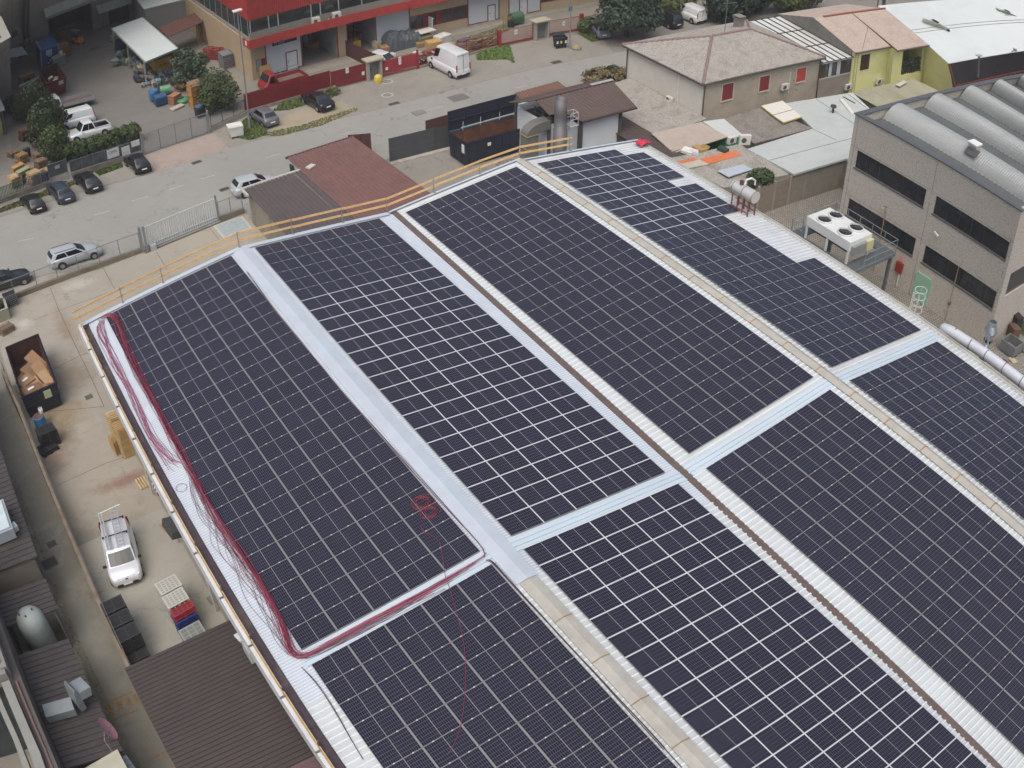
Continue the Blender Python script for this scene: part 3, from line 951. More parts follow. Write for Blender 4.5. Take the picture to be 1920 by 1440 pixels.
# front wall built up of bands and piers so that the windows are real openings
ww = [(-26.25, -19.25), (-18.3, -11.42)]
b = MB()
for z0, z1 in ((0, 3.2), (4.7, 7.4), (8.9, GZ)):
 b.box(GX, GY0, z0, GX + .35, GY1, z1)
for z0, z1 in ((3.2, 4.7), (7.4, 8.9)):
 for y0, y1 in ((GY0, -26.25), (-19.25, -18.3), (-11.42, GY1)):
  b.box(GX, y0, z0, GX + .35, y1, z1)
b.box(GX + .35, GY1 - .35, 0, 86, GY1, GZ)          # back wall
b.box(GX + .35, GY0, 0, 58.5, GY0 + .35, 4.2)
b.box(GX + .35, GY0, 6.2, 86, GY0 + .35, GZ)
b.box(GX + .35, GY0, 4.2, 53.6, GY0 + .35, 6.2)
b.build('wall', M_PEB, gb)
for (y0, y1) in ww:
 for z0, z1 in ((3.2, 4.7), (7.4, 8.9)):
  w = MB().box(GX + .12, y0, z0, GX + .2, y1, z1)
  wob = w.build('window', M_GLASS, gb)
  m_ = MB()
  n = 6
  for k in range(n + 1):
   yy = y0 + (y1 - y0) * k / n
   m_.box(GX + .08, yy - .03, z0 + .002, GX + .14, yy + .03, z1 - .002)
  m_.box(GX + .08, y0, z1 - .07, GX + .139, y1, z1)
  m_.build('mullion', mat('2a2b2e', .5), wob)
  MB().box(GX - .08, y0 - .05, z0 - .08, GX + .14, y1 + .05, z0 + .001).build('sill', mat('55534f', .7), wob)
w = MB().box(53.6, GY0 + .12, 4.2, 58.5, GY0 + .2, 6.2)
w.build('window', M_GLASS, gb)
jb = MB()
for yy in (-18.78, -26.3, -11.05):
 jb.box(GX - .004, yy - .02, 0, GX + .004, yy + .02, GZ)
for zz in (4.95, 9.05):
 jb.box(GX - .004, GY0, zz - .015, GX + .004, GY1, zz + .015)
jb.build('panel_joint', mat('77726a', .95), gb)
b = MB().box(GX - .12, -20.55, .05, GX + .05, -19.1, 2.35)
dr = b.build('door', mat('83b197', .6, var=.05), gb)
MB().box(GX - .18, -20.38, 1.05, GX - .12, -20.25, 1.15).build('handle', M_BLACK, dr)
# parapet coping and roof
M_COP = mat('57595c', .6, .2, .12)
b = MB().box(GX - .1, GY0 - .1, GZ, GX + .45, GY1 + .1, GZ + .08)
b.box(GX + .45, GY1 - .45, GZ, 86, GY1 + .1, GZ + .08)
b.build('coping', M_COP, gb)
MB().box(GX + .35, GY0 + .02, GZ - 1.0, 86, GY1 - .35, GZ - .72).build('roof', mat('53595a', .8, var=.1, dirt='454a4b', dscale=.4), gb)
M_VAULT = mat('969a98', .5, .1, .06, dirt='8a8d8a', damt=.5, dscale=.5, stretch=(1, .25, 1))
for k in range(5):
 xc = 57.6 + 6.0 * k
 R, hw = 2.6, 1.8
 b = MB()
 n = 14
 pr = []
 for i in range(n + 1):
  a = -1.0 + 2.0 * i / n
  pr.append((xc + hw * sin(a * .95) / sin(.95), GZ - .72 + 1.0 * (cos(a * .95) - cos(.95)) / (1 - cos(.95))))
 ny = 150
 ys = [GY1 - .5 + (GY0 - (GY1 - .5)) * j / ny for j in range(ny + 1)]
 vs = []
 for j, y in enumerate(ys):
  off = .03 if j % 2 else 0
  for x, z in pr:
   vs.append((x, y, z + off))
 fs = []
 m = n + 1
 for j in range(ny):
  for i in range(n):
   a = j * m + i
   fs.append((a, a + m, a + m + 1, a + 1))
 b.mesh(vs, fs)
 b.face([(x, ys[0], z) for x, z in pr] + [(pr[-1][0], ys[0], GZ - .73), (pr[0][0], ys[0], GZ - .73)])
 b.build('roof_vault', M_VAULT, gb)
 b = MB()
 for j in range(0, ny, 4):
  b.box(pr[0][0] - .1, ys[j] - .14, pr[0][1] - .02, pr[0][0] + .06, ys[j] - .02, pr[0][1] + .05)
 if k < 3:
  b.build('vault_edge', mat('8d8f8a', .7), gb)
vent = thing('roof_vent', 'small white square cowl standing on the nearest grey roof vault', 'roof vent', (57.1, -19.3, 12.0))
MB().cbox((57.1, -19.3, 11.9), (.7, .7, .35)).build('base', mat('b9bbb8', .5), vent)
MB().cbox((57.1, -19.3, 12.28), (1.0, .9, .16)).build('cowl', mat('d6d8d6', .5), vent, bevel=.03)
MB().cbox((56.5, -19.5, 11.83), (.8, 1.1, .05), 0, 0, 0, -.5).build('flashing', mat('4b4b49', .7), vent)
# conduit pipes, camera and fire hose on the wall
for y0, z1, nm in ((-15.15, 5.6, 'thin rusty pipe with a bracket on the grey wall above the condenser'), (-22.6, 4.9, 'thin tan pipe running up the grey wall right of the green door')):
 r = thing('wall_pipe', nm, 'pipe', (GX - .12, y0, 0), 0, 'pipes on the grey block')
 MB().tube((GX - .12, y0, .1), (GX - .12, y0, z1), .035, 6).build('pipe', mat('8f7f66', .7, var=.2), r)
 MB().cbox((GX - .12, y0, 1.4), (.16, .16, .3)).build('joint', mat('6b5a48', .7), r)
r = thing('bracket_lamp', 'rusty bracket lamp on the grey wall above the condenser', 'wall lamp', (GX, -15.1, 5.8))
MB().tube((GX, -15.1, 5.75), (GX - .6, -15.1, 6.0), .03, 6).build('arm', mat('6f5d4d', .7), r)
MB().lathe((GX - .62, -15.1, 5.85), [(.06, .2), (.2, 0), (.18, -.03)], 10).build('shade', mat('8a7b70', .6), r)
r = thing('security_camera', 'white security camera on the grey wall between the window strips', 'camera', (GX, -20.1, 6.2))
MB().bar((GX, -20.1, 6.2), (GX - .3, -20.1, 6.25), .06).build('arm', M_GREYM, r)
MB().bar((GX - .3, -20.35, 6.1), (GX - .3, -19.9, 6.3), .14).build('housing', mat('d0d0cc', .4), r)
r = thing('fire_hose_cabinet', 'red fire hose cabinet on the grey wall beside the green door', 'fire cabinet', (GX, -18.0, 1.6))
MB().cbox((GX - .14, -17.45, 1.35), (.26, .62, .85)).build('cabinet', mat('8a2a25', .5), r, bevel=.03)
MB().tube((GX - .1, -17.55, .1), (GX - .1, -17.55, 1.35), .07, 8).build('pipe', mat('b9b8b2', .5), r)
MB().cbox((GX - .03, -17.4, 2.35), (.03, .3, .3)).build('sign', mat('cf8b8b', .6), r)
# ---------------------------------------------------------------- white house with hipped roof
hs = thing('hipped_house', 'pale two storey house with grey corrugated hipped roof and red shutters', 'house', (63, 14, 0))
HX0, HX1, HY0, HY1, HZ = 55.2, 71.7, 8.3, 19.0, 6.25
M_HW = mat('c0bcb2', .9, var=.06, scale=.7, dirt='a39e92', damt=.35, dscale=.5)
M_HF = mat('a39a89', .9, var=.08, scale=.7, dirt='857c6a', damt=.55, dscale=.5)
MB().box(HX0, HY0, 0, HX0 + .3, HY1, HZ).box(HX0, HY1 - .3, 0, HX1, HY1 - .002, HZ - .002).box(HX1 - .3, HY0 + .3, 0, HX1 - .002, HY1 - .3, HZ - .001).build('wall', M_HW, hs)
MB().box(HX0 + .302, HY0 - .002, 0, HX1, HY0 + .3, HZ - .003).build('wall', M_HF, hs)
M_FIB = mat('918e86', .92, var=.34, scale=7, dirt='6a665e', damt=.75, dscale=.9)
M_FIBD = mat('79756d', .92, var=.38, scale=7, dirt='5a564f', damt=.8, dscale=.8)
e = .35
RZ = 8.0
A, B_, Cc, D_ = (HX0 - e, HY1 + e), (HX0 - e, HY0 - e), (HX1 + e, HY0 - e), (HX1 + e, HY1 + e)
r1, r2 = (61.3, 13.75), (66.6, 13.75)
def slope_tri(mb, p, q, r, s, z0, z1, pit, amp):
 "ribbed hip slope: eave p->q, ridge s->r (may coincide), ribs run up the slope"
 P, Q = Vector((p[0], p[1], z0)), Vector((q[0], q[1], z0))
 Rr, Ss = Vector((r[0], r[1], z1)), Vector((s[0], s[1], z1))
 L = (Q - P).length
 n = int(L / pit)
 d = (Q - P) / L
 up = (Rr + Ss) / 2 - (P + Q) / 2
 upd = (up - d * up.dot(d))
 ts, th = (Ss - P).dot(d) / L, (Rr - P).dot(d) / L
 nor = d.cross(upd).normalized()
 if nor.z < 0:
  nor = -nor
 cols = []
 for i in range(n * 4 + 1):
  u = i / (n * 4)
  f = 1.0
  if u < ts and ts > 1e-6:
   f = u / ts
  elif u > th and th < 1:
   f = (1 - u) / (1 - th)
  w = (.5 - .5 * cos(pi / 2 * i)) * amp
  k = [P + d * (L * u) + upd * (f * j / 4) + nor * w for j in range(5)]
  cols.append(k)
 for a, c in zip(cols, cols[1:]):
  for j in range(4):
   q4 = [a[j], c[j], c[j + 1], a[j + 1]]
   if (q4[1] - q4[0]).cross(q4[3] - q4[0]).dot(nor) < 0:
    q4 = q4[::-1]
   mb.face(q4)
 return mb
b = MB()
for p, q, r, s in ((A, B_, r1, r1), (B_, Cc, r2, r1), (Cc, D_, r2, r2), (D_, A, r1, r2)):
 slope_tri(b, p, q, r, s, HZ + .05, RZ, .32, .08)
rf = b.build('roof', M_FIB, hs)
b = MB()
M_TILE = mat('7e6664', .9, var=.15, scale=3, dirt='8c857b', damt=.6, dscale=1.2)
for p, q in ((r1, A), (r1, B_), (r2, Cc), (r2, D_)):
 b.path([(p[0], p[1], RZ + .04), lerp((p[0], p[1], RZ + .06), (q[0], q[1], HZ + .12), .5), (q[0], q[1], HZ + .10)], .14, 8)
b.path([(r1[0], r1[1], RZ + .04), (r2[0], r2[1], RZ + .04)], .15, 8)
b.build('ridge_tile', M_TILE, rf)
b = MB()
for p, q in ((A, B_), (B_, Cc), (Cc, D_), (D_, A)):
 b.bar((p[0], p[1], HZ - .02), (q[0], q[1], HZ - .02), .2, .16)
b.build('gutter', mat('4f4a46', .7, var=.15), hs)
MB().box(HX0 - .3, HY0 - .3, HZ - .18, HX1 + .3, HY1 + .3, HZ - .1).build('soffit', mat('8f8b83', .8), hs)
for (x0, x1, z0, z1, h) in ((57.75, 59.15, 3.95, 5.6, '7d2a2a'), (62.75, 64.1, 3.95, 5.5, '7d2a2a'), (68.1, 69.5, 4.0, 5.5, 'b04436')):
 f = MB()
 f.box(x0 - .14, HY0 - .06, z0 - .14, x0, HY0 + .02, z1 + .14).box(x1, HY0 - .06, z0 - .14, x1 + .14, HY0 + .02, z1 + .14).box(x0, HY0 - .06, z1, x1, HY0 + .02, z1 + .14).box(x0, HY0 - .1, z0 - .14, x1, HY0 + .02, z0)
 fo = f.build('window', mat('b3ada1', .8), hs)
 s_ = MB()
 for k in range(10):
  zz = z0 + (z1 - z0) * k / 10
  s_.box(x0, HY0 - .035, zz, x1, HY0 - .005, zz + (z1 - z0) / 10 - .012)
 s_.build('shutter', mat(h, .6, var=.1), fo)
for x, y, z0, z1, h in ((HX0 + .15, HY0 - .12, 2.2, HZ, '4a4541'), (71.55, HY0 - .12, 1.5, HZ, '3c3835'), (HX0 - .1, HY1 - .2, 0, HZ, '4a4541')):
 MB().tube((x, y, z0), (x, y, z1), .06, 6).build('downpipe', mat(h, .6), hs)
b = MB().bar((HX0 - .06, 11.4, 2.6), (HX0 - .06, 11.4, 5.9), .1)
b.build('conduit', mat('cfcabd', .6), hs)
MB().bar((67.1, HY0 - .06, 3.0), (67.1, HY0 - .06, 5.3), .09).build('conduit', mat('cfcabd', .6), hs)
cr = MB()
for (x, z) in ((67.6, 5.4), (67.9, 4.2), (67.2, 3.4), (68.4, 3.1)):
 cr.cbox((x, HY0 - .004, z), (.5, .012, .08), 0, 0, 0, .6)
cr.build('plaster_patch', mat('756a58', .95), hs)
ac_unit((HX0 - .25, 12.25, 2.75), '-x', 'white air conditioner on the pale blank side wall of the hipped house', rot=-pi / 2)
ac_unit((66.2, HY0 - .25, 3.65), '-y', 'white air conditioner between the red shutters of the hipped house')
r = thing('roof_aerial', 'tall bare television aerial on the ridge of the hipped roof', 'aerial', (63.0, 13.75, RZ))
MB().tube((63.0, 13.75, RZ), (63.0, 13.75, RZ + 4.2), .035, 6).build('mast', M_GREYM, r)
MB().bar((62.4, 13.75, RZ + 3.3), (63.8, 13.2, RZ + 3.4), .04).bar((62.7, 13.3, RZ + 2.8), (63.3, 14.3, RZ + 2.8), .03).build('crossbar', M_GREYM, r)
r = thing('roof_chimney', 'stubby banded chimney behind the ridge of the hipped roof', 'chimney', (68.0, 16.5, 7))
MB().cbox((67.6, 16.3, 6.6), (.8, .8, 1.6)).build('stack', mat('8b867b', .9), r)
MB().cbox((67.6, 16.3, 8.2), (1.0, 1.0, .12)).cbox((67.6, 16.3, 8.4), (1.0, 1.0, .12)).cbox((67.6, 16.3, 8.32), (.7, .7, .08)).build('cap', mat('7b766c', .9), r)
# ---------------------------------------------------------------- glazed link between the houses
lk = thing('glazed_link', 'low link building with white striped glass roof between the two houses', 'link building', (74.4, 13, 0))
LX0, LX1 = 71.75, 77.0
MB().box(LX0, HY0, 0, LX1, HY0 + .25, 3.75).build('wall', mat('8f887c', .9, var=.1, dirt='776f62'), lk)
MB().box(LX0, HY0 + .06, 3.752, LX1, HY0 + .14, 5.4).build('window', glass_mat('veranda_glass', '5d666a', .15), lk)
b = MB()
for k, h in enumerate((0, .9, 1.5, 2.1, 2.8, 3.6, 4.5, 5.25)):
 b.box(LX0 + h - .05, HY0 + .02, 3.752, LX0 + h + .05, HY0 + .09, 5.4)
b.build('mullion', mat('4b3a30', .7), lk)
b = MB()
for x0, x1, h in ((LX0 + .1, LX0 + .85, '4a382e'), (LX1 - 1.4, LX1 - .8, '50402f')):
 b.box(x0, HY0 + .025, 3.8, x1, HY0 + .05, 5.3)
b.build('shutter', mat('4c3a30', .7), lk)
MB().box(LX0 + 1.55, HY0 + .03, 3.8, LX0 + 2.05, HY0 + .05, 5.3).box(LX0 + 2.9, HY0 + .03, 3.8, LX0 + 3.5, HY0 + .05, 5.3).build('curtain', mat('b9c2c4', .8), lk)
MB().box(LX0, HY0 - .05, 3.6, LX1, HY0 + .02, 3.76).build('sill', mat('a8a49a', .8), lk)
MB().obox((LX0, HY0 - .3, 5.55), (LX1 - LX0, 0, 0), (0, 11.0, .75), (0, 0, .06)).build('roof', mat('c4c7c2', .4, var=.05, dirt='9fa09a', dscale=.6), lk)
b = MB()
for k in range(6):
 x = LX0 + .08 + k * (LX1 - LX0 - .16) / 5
 b.obox((x - .06, HY0 - .32, 5.62), (.12, 0, 0), (0, 11.04, .75), (0, 0, .07))
for f in (0, .33, .66, 1):
 b.obox((LX0, HY0 - .3 + 10.9 * f, 5.63 + .75 * f), (LX1 - LX0, 0, 0), (0, .11, .008), (0, 0, .04))
b.build('rafter', mat('2f2f31', .6), lk)
ac_unit((76.6, HY0 - .25, 1.9), '-y', 'white air conditioner low on the link wall beside the roof ladder')
# ---------------------------------------------------------------- yellow house
yh = thing('yellow_house', 'bright yellow house with beige corrugated roof and a recessed balcony', 'house', (83, 13, 0))
M_YEL = mat('e8e7a2', .9, var=.05, scale=.6, dirt='bcb986', damt=.35, dscale=.4)
YX0, YX1, YX2 = 77.05, 83.6, 90.0
b = MB().box(YX0, HY0 - .1, 0, YX1, HY0 + .2, 6.2)
b.box(YX0, HY0 + .2, 0, YX0 + .25, 19.4, 6.2)
b.box(YX1, 7.4, 0, YX1 + 1.9, 7.7, 6.1)                # forward bay, solid part
b.box(YX1, 7.7, 0, YX1 + .25, HY0 + .2, 6.1)
b.box(YX1 + 1.9, 7.4, 0, YX2, 7.7, 2.5)
b.box(YX2 - .35, 7.4, 2.5, YX2, 7.7, 6.1)
b.box(YX1 + 1.9, 7.4, 5.7, YX2 - .35, 7.7, 6.1)
b.box(YX2 - .25, 7.7, 0, YX2 - .002, 19.4, 6.1)
b.build('wall', M_YEL, yh)
MB().box(YX1 + 1.9, 9.4, 2.5, YX2 - .25, 9.55, 6.1).box(YX1 + 1.9, 7.71, 2.42, YX2 - .25, 9.4, 2.5).build('balcony', mat('8d8a60', .9), yh)
MB().box(85.9, 9.3, 2.6, 87.0, 9.39, 5.2).build('door', mat('4a3d33', .7), yh)
t2 = MB()
random.seed(4)
for k in range(420):
 x = random.uniform(YX1 + 2.1, YX2 - .4)
 z = 2.6 + random.random() ** 1.6 * 1.7
 p = Vector((x, 7.55 + random.uniform(-.12, .12), z))
 a = random.uniform(0, 6.3)
 d = Vector((cos(a), .3 * random.uniform(-1, 1), sin(a))) * .16
 q = Vector((-d.z, random.uniform(-.1, .1), d.x)) * .6
 t2.face([p - d, p - q, p + d, p + q])
t2.build('balcony_net', mat('454f42', .9, var=.3, scale=6), yh)
b = MB()
for x in (85.6, 86.6, 87.6, 88.6, 89.6):
 b.tube((x, 7.5, 2.5), (x, 7.5, 3.6), .025, 5)
b.bar((85.5, 7.5, 3.6), (89.7, 7.5, 3.6), .05)
b.build('railing', mat('2d3230', .6), yh)
for (x0, x1, z0, z1) in ((78.65, 80.05, 3.85, 5.5),):
 wob = MB().box(x0 - .08, HY0 - .14, z0 - .08, x1 + .08, HY0 - .1, z1 + .08).build('window', mat('3a2b25', .8), yh)
 s_ = MB()
 for k in range(14):
  zz = z0 + (z1 - z0) * k / 14
  s_.box(x0, HY0 - .19, zz, (x0 + x1) / 2 - .03, HY0 - .141, zz + .09)
  s_.box((x0 + x1) / 2 + .03, HY0 - .19, zz, x1, HY0 - .141, zz + .09)
 s_.build('shutter', mat('4b3530', .7), wob)
M_BEI = mat('a5978b', .9, var=.12, scale=4, dirt='877a70', damt=.6, dscale=.9)
b = MB()
zr_ = 7.9
b.corr((YX0 - .05, HY0 - .4, 6.2), (YX1, HY0 - .4, 6.2), (YX1, 14, zr_), (YX0 - .05, 14, zr_), .2, .03, seg=4, prof='wave', thick=0)
b.corr((YX1, 7.0, 6.05), (YX2 + .3, 7.0, 6.05), (YX2 + .3, 14, zr_), (YX1, 14, zr_), .2, .03, seg=4, prof='wave', thick=0)
b.corr((YX0 - .05, 19.9, 6.2), (YX2 + .3, 19.9, 6.2), (YX2 + .3, 14, zr_), (YX0 - .05, 14, zr_), .2, .03, seg=4, prof='wave', thick=0)
rf = b.build('roof', M_BEI, yh)
MB().path([(YX0 + 1.5, 14, zr_ + .04), (YX2 + .3, 14, zr_ + .04)], .13, 8).build('ridge_tile', mat('8b4c42', .9, var=.2, scale=4), rf)
b = MB()
b.face([(YX0 - .12, 19.9, 6.2), (YX0 - .12, HY0 - .4, 6.2), (YX0 - .12, 14, zr_)])
b.face([(YX0 - .12, 19.9, 6.2), (YX0 - .12, 14, zr_), (YX0 - .12, 14, zr_ + .1), (YX0 - .12, 20, 6.3)])
b.box(YX0 - .13, HY0, 5.2, YX0 - .001, 19.4, 6.21)
b.build('gable', mat('7d7b75', .9, var=.15, scale=1.5, dirt='65645e', damt=.7), yh)
b = MB().bar((YX0, HY0 - .48, 6.15), (YX1, HY0 - .48, 6.15), .16).bar((YX1, 6.95, 6.0), (YX2 + .3, 6.95, 6.0), .16)
b.bar((YX1 - .03, 14, zr_ + .03), (YX1 - .03, 7.0, 6.12), .08)
b.build('gutter', mat('6a6058', .7), yh)
for x, y in ((83.0, 7.35), (YX2 - .2, 7.3)):
 MB().tube((x, y, 1), (x, y, 6.1), .06, 6).build('downpipe', mat('cfcc92', .7), yh)
ac_unit((82.1, HY0 - .35, 1.75), '-y', 'white air conditioner at the foot of the yellow wall')
r = thing('roof_ladder', 'thin metal ladder standing up the left edge of the yellow wall', 'ladder', (77.6, 8, 1.2))
b = MB()
for x in (77.3, 77.8):
 b.tube((x, HY0 - .25, 1.3), (x, HY0 - .25, 6.3), .03, 5)
b.build('rail', mat('a7a57a', .6), r)
b = MB()
for k in range(15):
 b.tube((77.3, HY0 - .25, 1.6 + k * .3), (77.8, HY0 - .25, 1.6 + k * .3), .02, 5)
b.build('rungs', mat('a7a57a', .6), r)
r = thing('roof_aerial', 'thin bare mast on the beige roof of the yellow house', 'aerial', (79, 8.1, 6.3))
MB().tube((78.6, 8.2, 6.2), (78.9, 8.0, 9.0), .025, 5).build('mast', M_GREYM, r)
# ---------------------------------------------------------------- long white-roofed warehouse (top right)
wh = thing('white_roofed_warehouse', 'long low warehouse with smooth white roof and black clad front', 'warehouse', (110, 9, 0))
WX0 = 90.35
M_WR = mat('bcc3c2', .5, var=.04, scale=.2, dirt='a3aaa8', damt=.5, dscale=.15)
b = MB()
for k in range(12):
 x0, x1 = WX0 + k * 5, WX0 + k * 5 + 5
 b.face([(x0, 3.9, 5.0), (x1, 3.9, 5.0), (x1, 9.3, 6.6), (x0, 9.3, 6.6)])
 b.face([(x0, 9.3, 6.6), (x1, 9.3, 6.6), (x1, 15.2, 7.8), (x0, 15.2, 7.8)])
b.build('roof', M_WR, wh)
b = MB()
for k in range(12):
 x0, x1 = WX0 + k * 5, WX0 + k * 5 + 5
 b.bar((x0, 9.3, 6.62), (x1, 9.3, 6.62), .06, .04).bar((x0, 9.9, 6.745), (x1, 9.9, 6.745), .06, .04)
b.build('roof_seam', mat('8d9394', .6), wh)
b = MB().face([(WX0, 15.2, 0), (WX0, 3.9, 0), (WX0, 3.9, 1.2), (WX0, 2.9, 2.2), (WX0, 3.9, 4.98), (WX0, 9.3, 6.58), (WX0, 15.2, 7.78)][::1])
b.build('wall', M_YEL, wh)
MB().box(WX0, 3.9, 0, 150, 4.1, 2.4).build('wall', mat('7a4a2c', .8, var=.1), wh)
b = MB()
b.corr((WX0 - .05, 3.85, 4.95), (150, 3.85, 4.95), (150, 2.7, 2.7), (WX0 - .05, 2.7, 2.7), .35, .05, thick=.05)
b.build('cladding', mat('2f2e30', .6, var=.1), wh)
b = MB().bar((WX0 - .1, 2.65, 2.62), (150, 2.65, 2.62), .22, .2)
b.bar((WX0 - .02, 2.7, 2.65), (WX0 - .02, 3.85, 4.95), .2, .2)
b.build('gutter', mat('6b3128', .6, var=.15), wh)
wob = MB().box(104, 3.85, 1.1, 140, 3.898, 2.2).build('window', M_GLASS, wh)
b = MB()
for k in range(24):
 b.box(104 + k * 1.5, 3.81, 1.1, 104.1 + k * 1.5, 3.849, 2.2)
b.build('mullion', mat('8b8a86', .6), wob)
for (a, c, nm) in (((94.93, 11.2, 7.2), (97.7, 9.19, 6.4), 'nearer of the two white box vents lying on the smooth white roof'), ((117.84, 12.59, 7.2), (121.86, 10.86, 6.4), 'farther right of the two white box vents on the smooth white roof')):
 r = thing('ridge_vent', nm, 'roof vent', a, 0, 'box vents on the white roof')
 mdl = lerp(a, c, .5)
 zz = 6.9
 b = MB().bar((a[0], a[1], 7.1), (mdl[0], mdl[1], 7.0), .5, .7).bar((mdl[0], mdl[1], 7.0), (c[0], c[1], 6.5), .5, .7)
 b.build('casing', mat('b3b2a7', .6, var=.08, dirt='8c8a80'), r)
 b = MB().cbox((c[0], c[1] - .25, 6.2), (.35, .3, .5)).cbox((mdl[0], mdl[1], 7.36), (.5, .9, .1))
 b.build('opening', M_BLACK, r)
p = (95.6, 2.56, 4.4)
r = thing('flue_pipe', 'thin flue with flat cap rising beside the black clad front', 'flue', p)
MB().tube((p[0], p[1], 3.2), (p[0] - .2, p[1], 6.2), .13, 8).build('pipe', mat('8d8d88', .5, .3), r)
MB().cbox((p[0] - .2, p[1], 6.2), (1.1, .5, .08)).build('cap', mat('9b9b96', .5), r)
p = (107.6, 4.17, 4.8)
r = thing('flood_lamp', 'white floodlight on the eave of the white roof', 'floodlight', p)
MB().bar((p[0], p[1], 5), (p[0], p[1] - .6, 5.5), .12).build('arm', M_GREYM, r)
MB().cbox((p[0], p[1] - .6, 5.4), (.7, .5, .5), .3).build('housing', mat('c9c9c5', .5), r, bevel=.04)
# ---------------------------------------------------------------- huddle of low roofs in the middle right
def slab(name, label, cat, quad, m, z_wall=0, ribs=None, wallm=None, group=None, th=.08, part='roof'):
 r = thing(name, label, cat, (sum(q[0] for q in quad) / len(quad), sum(q[1] for q in quad) / len(quad), 0), 0, group)
 b = MB()
 if ribs:
  b.corr(*quad, ribs[0], ribs[1], seg=4, prof=ribs[2], thick=th)
 else:
  qs = [Vector(q) for q in quad]
  n = (qs[1] - qs[0]).cross(qs[-1] - qs[0])
  if n.z < 0:
   qs = qs[::-1]
  b.face(qs)
  for a, c in zip(qs, qs[1:] + qs[:1]):
   d = Vector((0, 0, th))
   b.face([a - d, c - d, c, a])
  b.face([q - Vector((0, 0, th)) for q in qs][::-1])
 b.build(part, m, r)
 if wallm:
  b = MB()
  cx = sum(q[0] for q in quad) / len(quad)
  cy = sum(q[1] for q in quad) / len(quad)
  qs = [Vector((q[0] + (cx - q[0]) * .05, q[1] + (cy - q[1]) * .05, q[2] - th - .02)) for q in quad]
  for a, c in zip(qs, qs[1:] + qs[:1]):
   b.face([(a.x, a.y, z_wall), (c.x, c.y, z_wall), c, a])
  b.build('wall', wallm, r)
 return r
M_SHED = mat('7d786e', .9, var=.12)
slab('corrugated_shed', 'low shed with grey corrugated roof along the blank side of the hipped house', 'shed', [(49.3, 18.2, 2.7), (55.15, 18.2, 3.1), (55.15, 7.3, 3.1), (49.3, 7.3, 2.7)][::1], M_FIB, 0, (.26, .05, 'wave'), M_SHED)
r = thing('brown_lean_to', 'dark brown corrugated lean-to beside the grey shed roof', 'lean-to', (47.5, 8, 0))
MB().corr((46.6, 13.5, 2.6), (46.6, 2.2, 2.6), (49.2, 2.2, 2.65), (49.2, 13.5, 2.65), .3, .05, thick=.06).build('roof', mat('4a3f3a', .7, var=.1, dirt='3d3532'), r)
MB().box(46.75, 2.4, 0, 46.85, 13.3, 2.5).box(46.85, 2.4, 0, 49.1, 2.5, 2.5).build('wall', mat('433c38', .8), r)
M_BEIG2 = mat('a0958a', .85, var=.06, scale=.8, dirt='8c8175', damt=.5, dscale=.6)
slab('beige_canopy', 'large beige sheet roof sagging in front of the hipped house corner', 'canopy', [(48.74, 7.54, 3), (53.87, 6.72, 3.3), (54.26, 3.73, 3), (48.36, 4.02, 2.6)], M_BEIG2, 0, (.9, .02, 'lap'), None)
slab('pale_canopy', 'small pale flat roof between the beige sheet and the dark corrugated roof', 'canopy', [(54.27, 7, 3.15), (56.45, 6.49, 3.15), (55.89, 3.22, 2.9), (54.29, 3.95, 2.9)], mat('b0b5b2', .7, var=.05), 0, None, mat('2e7c55', .7))
slab('corrugated_shed', 'dark weathered corrugated roof below the red shutters', 'shed', [(56.49, 6.59, 3.1), (61.95, 6.77, 3.1), (63.21, 1.43, 2.9), (55.61, 1.68, 2.9)], M_FIBD, 0, (.26, .05, 'wave'), M_SHED)
for k, (a, nm) in enumerate((([(61.49, 6.63, 3.25), (64.43, 6.6, 3.25), (63.97, 4.76, 3.2), (61.07, 4.69, 3.2)], 'upper of the white sandwich panels lying on the dark corrugated roof'), ([(61.03, 4.58, 3.2), (63.93, 4.65, 3.2), (63.53, 3.25, 3.15), (60.85, 3.11, 3.15)], 'lower of the white sandwich panels lying on the dark corrugated roof'))):
 r = thing('sandwich_panel', nm, 'roof panel', a[0], 0, 'loose white sandwich panels')
 b = MB()
 q = [Vector(p) + Vector((0, 0, .14)) for p in a]
 b.face(q if (q[1] - q[0]).cross(q[3] - q[0]).z > 0 else q[::-1])
 b.build('skin', mat('c9c8be', .6, var=.04), r)
 b = MB()
 for p, s in zip(q, q[1:] + q[:1]):
  b.face([p - Vector((0, 0, .15)), s - Vector((0, 0, .15)), s, p])
 b.build('foam_edge', mat('b0a04a', .8), r)
M_FLATW = mat('a9b0ad', .75, var=.05, scale=.5, dirt='959c98', damt=.6, dscale=.35)
r = thing('flat_roofed_shed', 'wide shed with pale grey-white felt roof beside the office block', 'shed', (63, 0, 0))
b = MB()
P = [(54.08, 1.09, 3), (63.03, 1.28, 3), (63.85, 3.45, 3), (64.7, 6.67, 3), (69.02, 6.12, 3), (74.2, 5.56, 3), (71.41, -0.89, 3), (67.89, 0.08, 3), (GX + 6, -9.8, 3.0), (61.18, -4.47, 3), (54.32, -4.26, 3)]
b.prism([(p[0], p[1]) for p in P], 2.82, 3.0)
b.build('roof', M_FLATW, r)
b = MB()
for a, c in (((54.33, -1.44, 3), (65.09, -1.88, 3)), ((68.81, 5.94, 3), (67.89, 0.08, 3)), ((62.93, 1.2, 3), (63.2, -1.49, 3))):
 b.bar((a[0], a[1], 3.01), (c[0], c[1], 3.01), .07, .03)
b.build('roof_seam', mat('7f8583', .8), r)
b = MB().prism([(p[0] * .98 + 63 * .02, p[1] * .96) for p in P], 0.02, 2.8)
b.build('wall', M_SHED, r)
p = (67.87, 2.94, 3)
r = thing('roof_cowl', 'dark mushroom vent standing on the pale felt roof', 'roof vent', p)
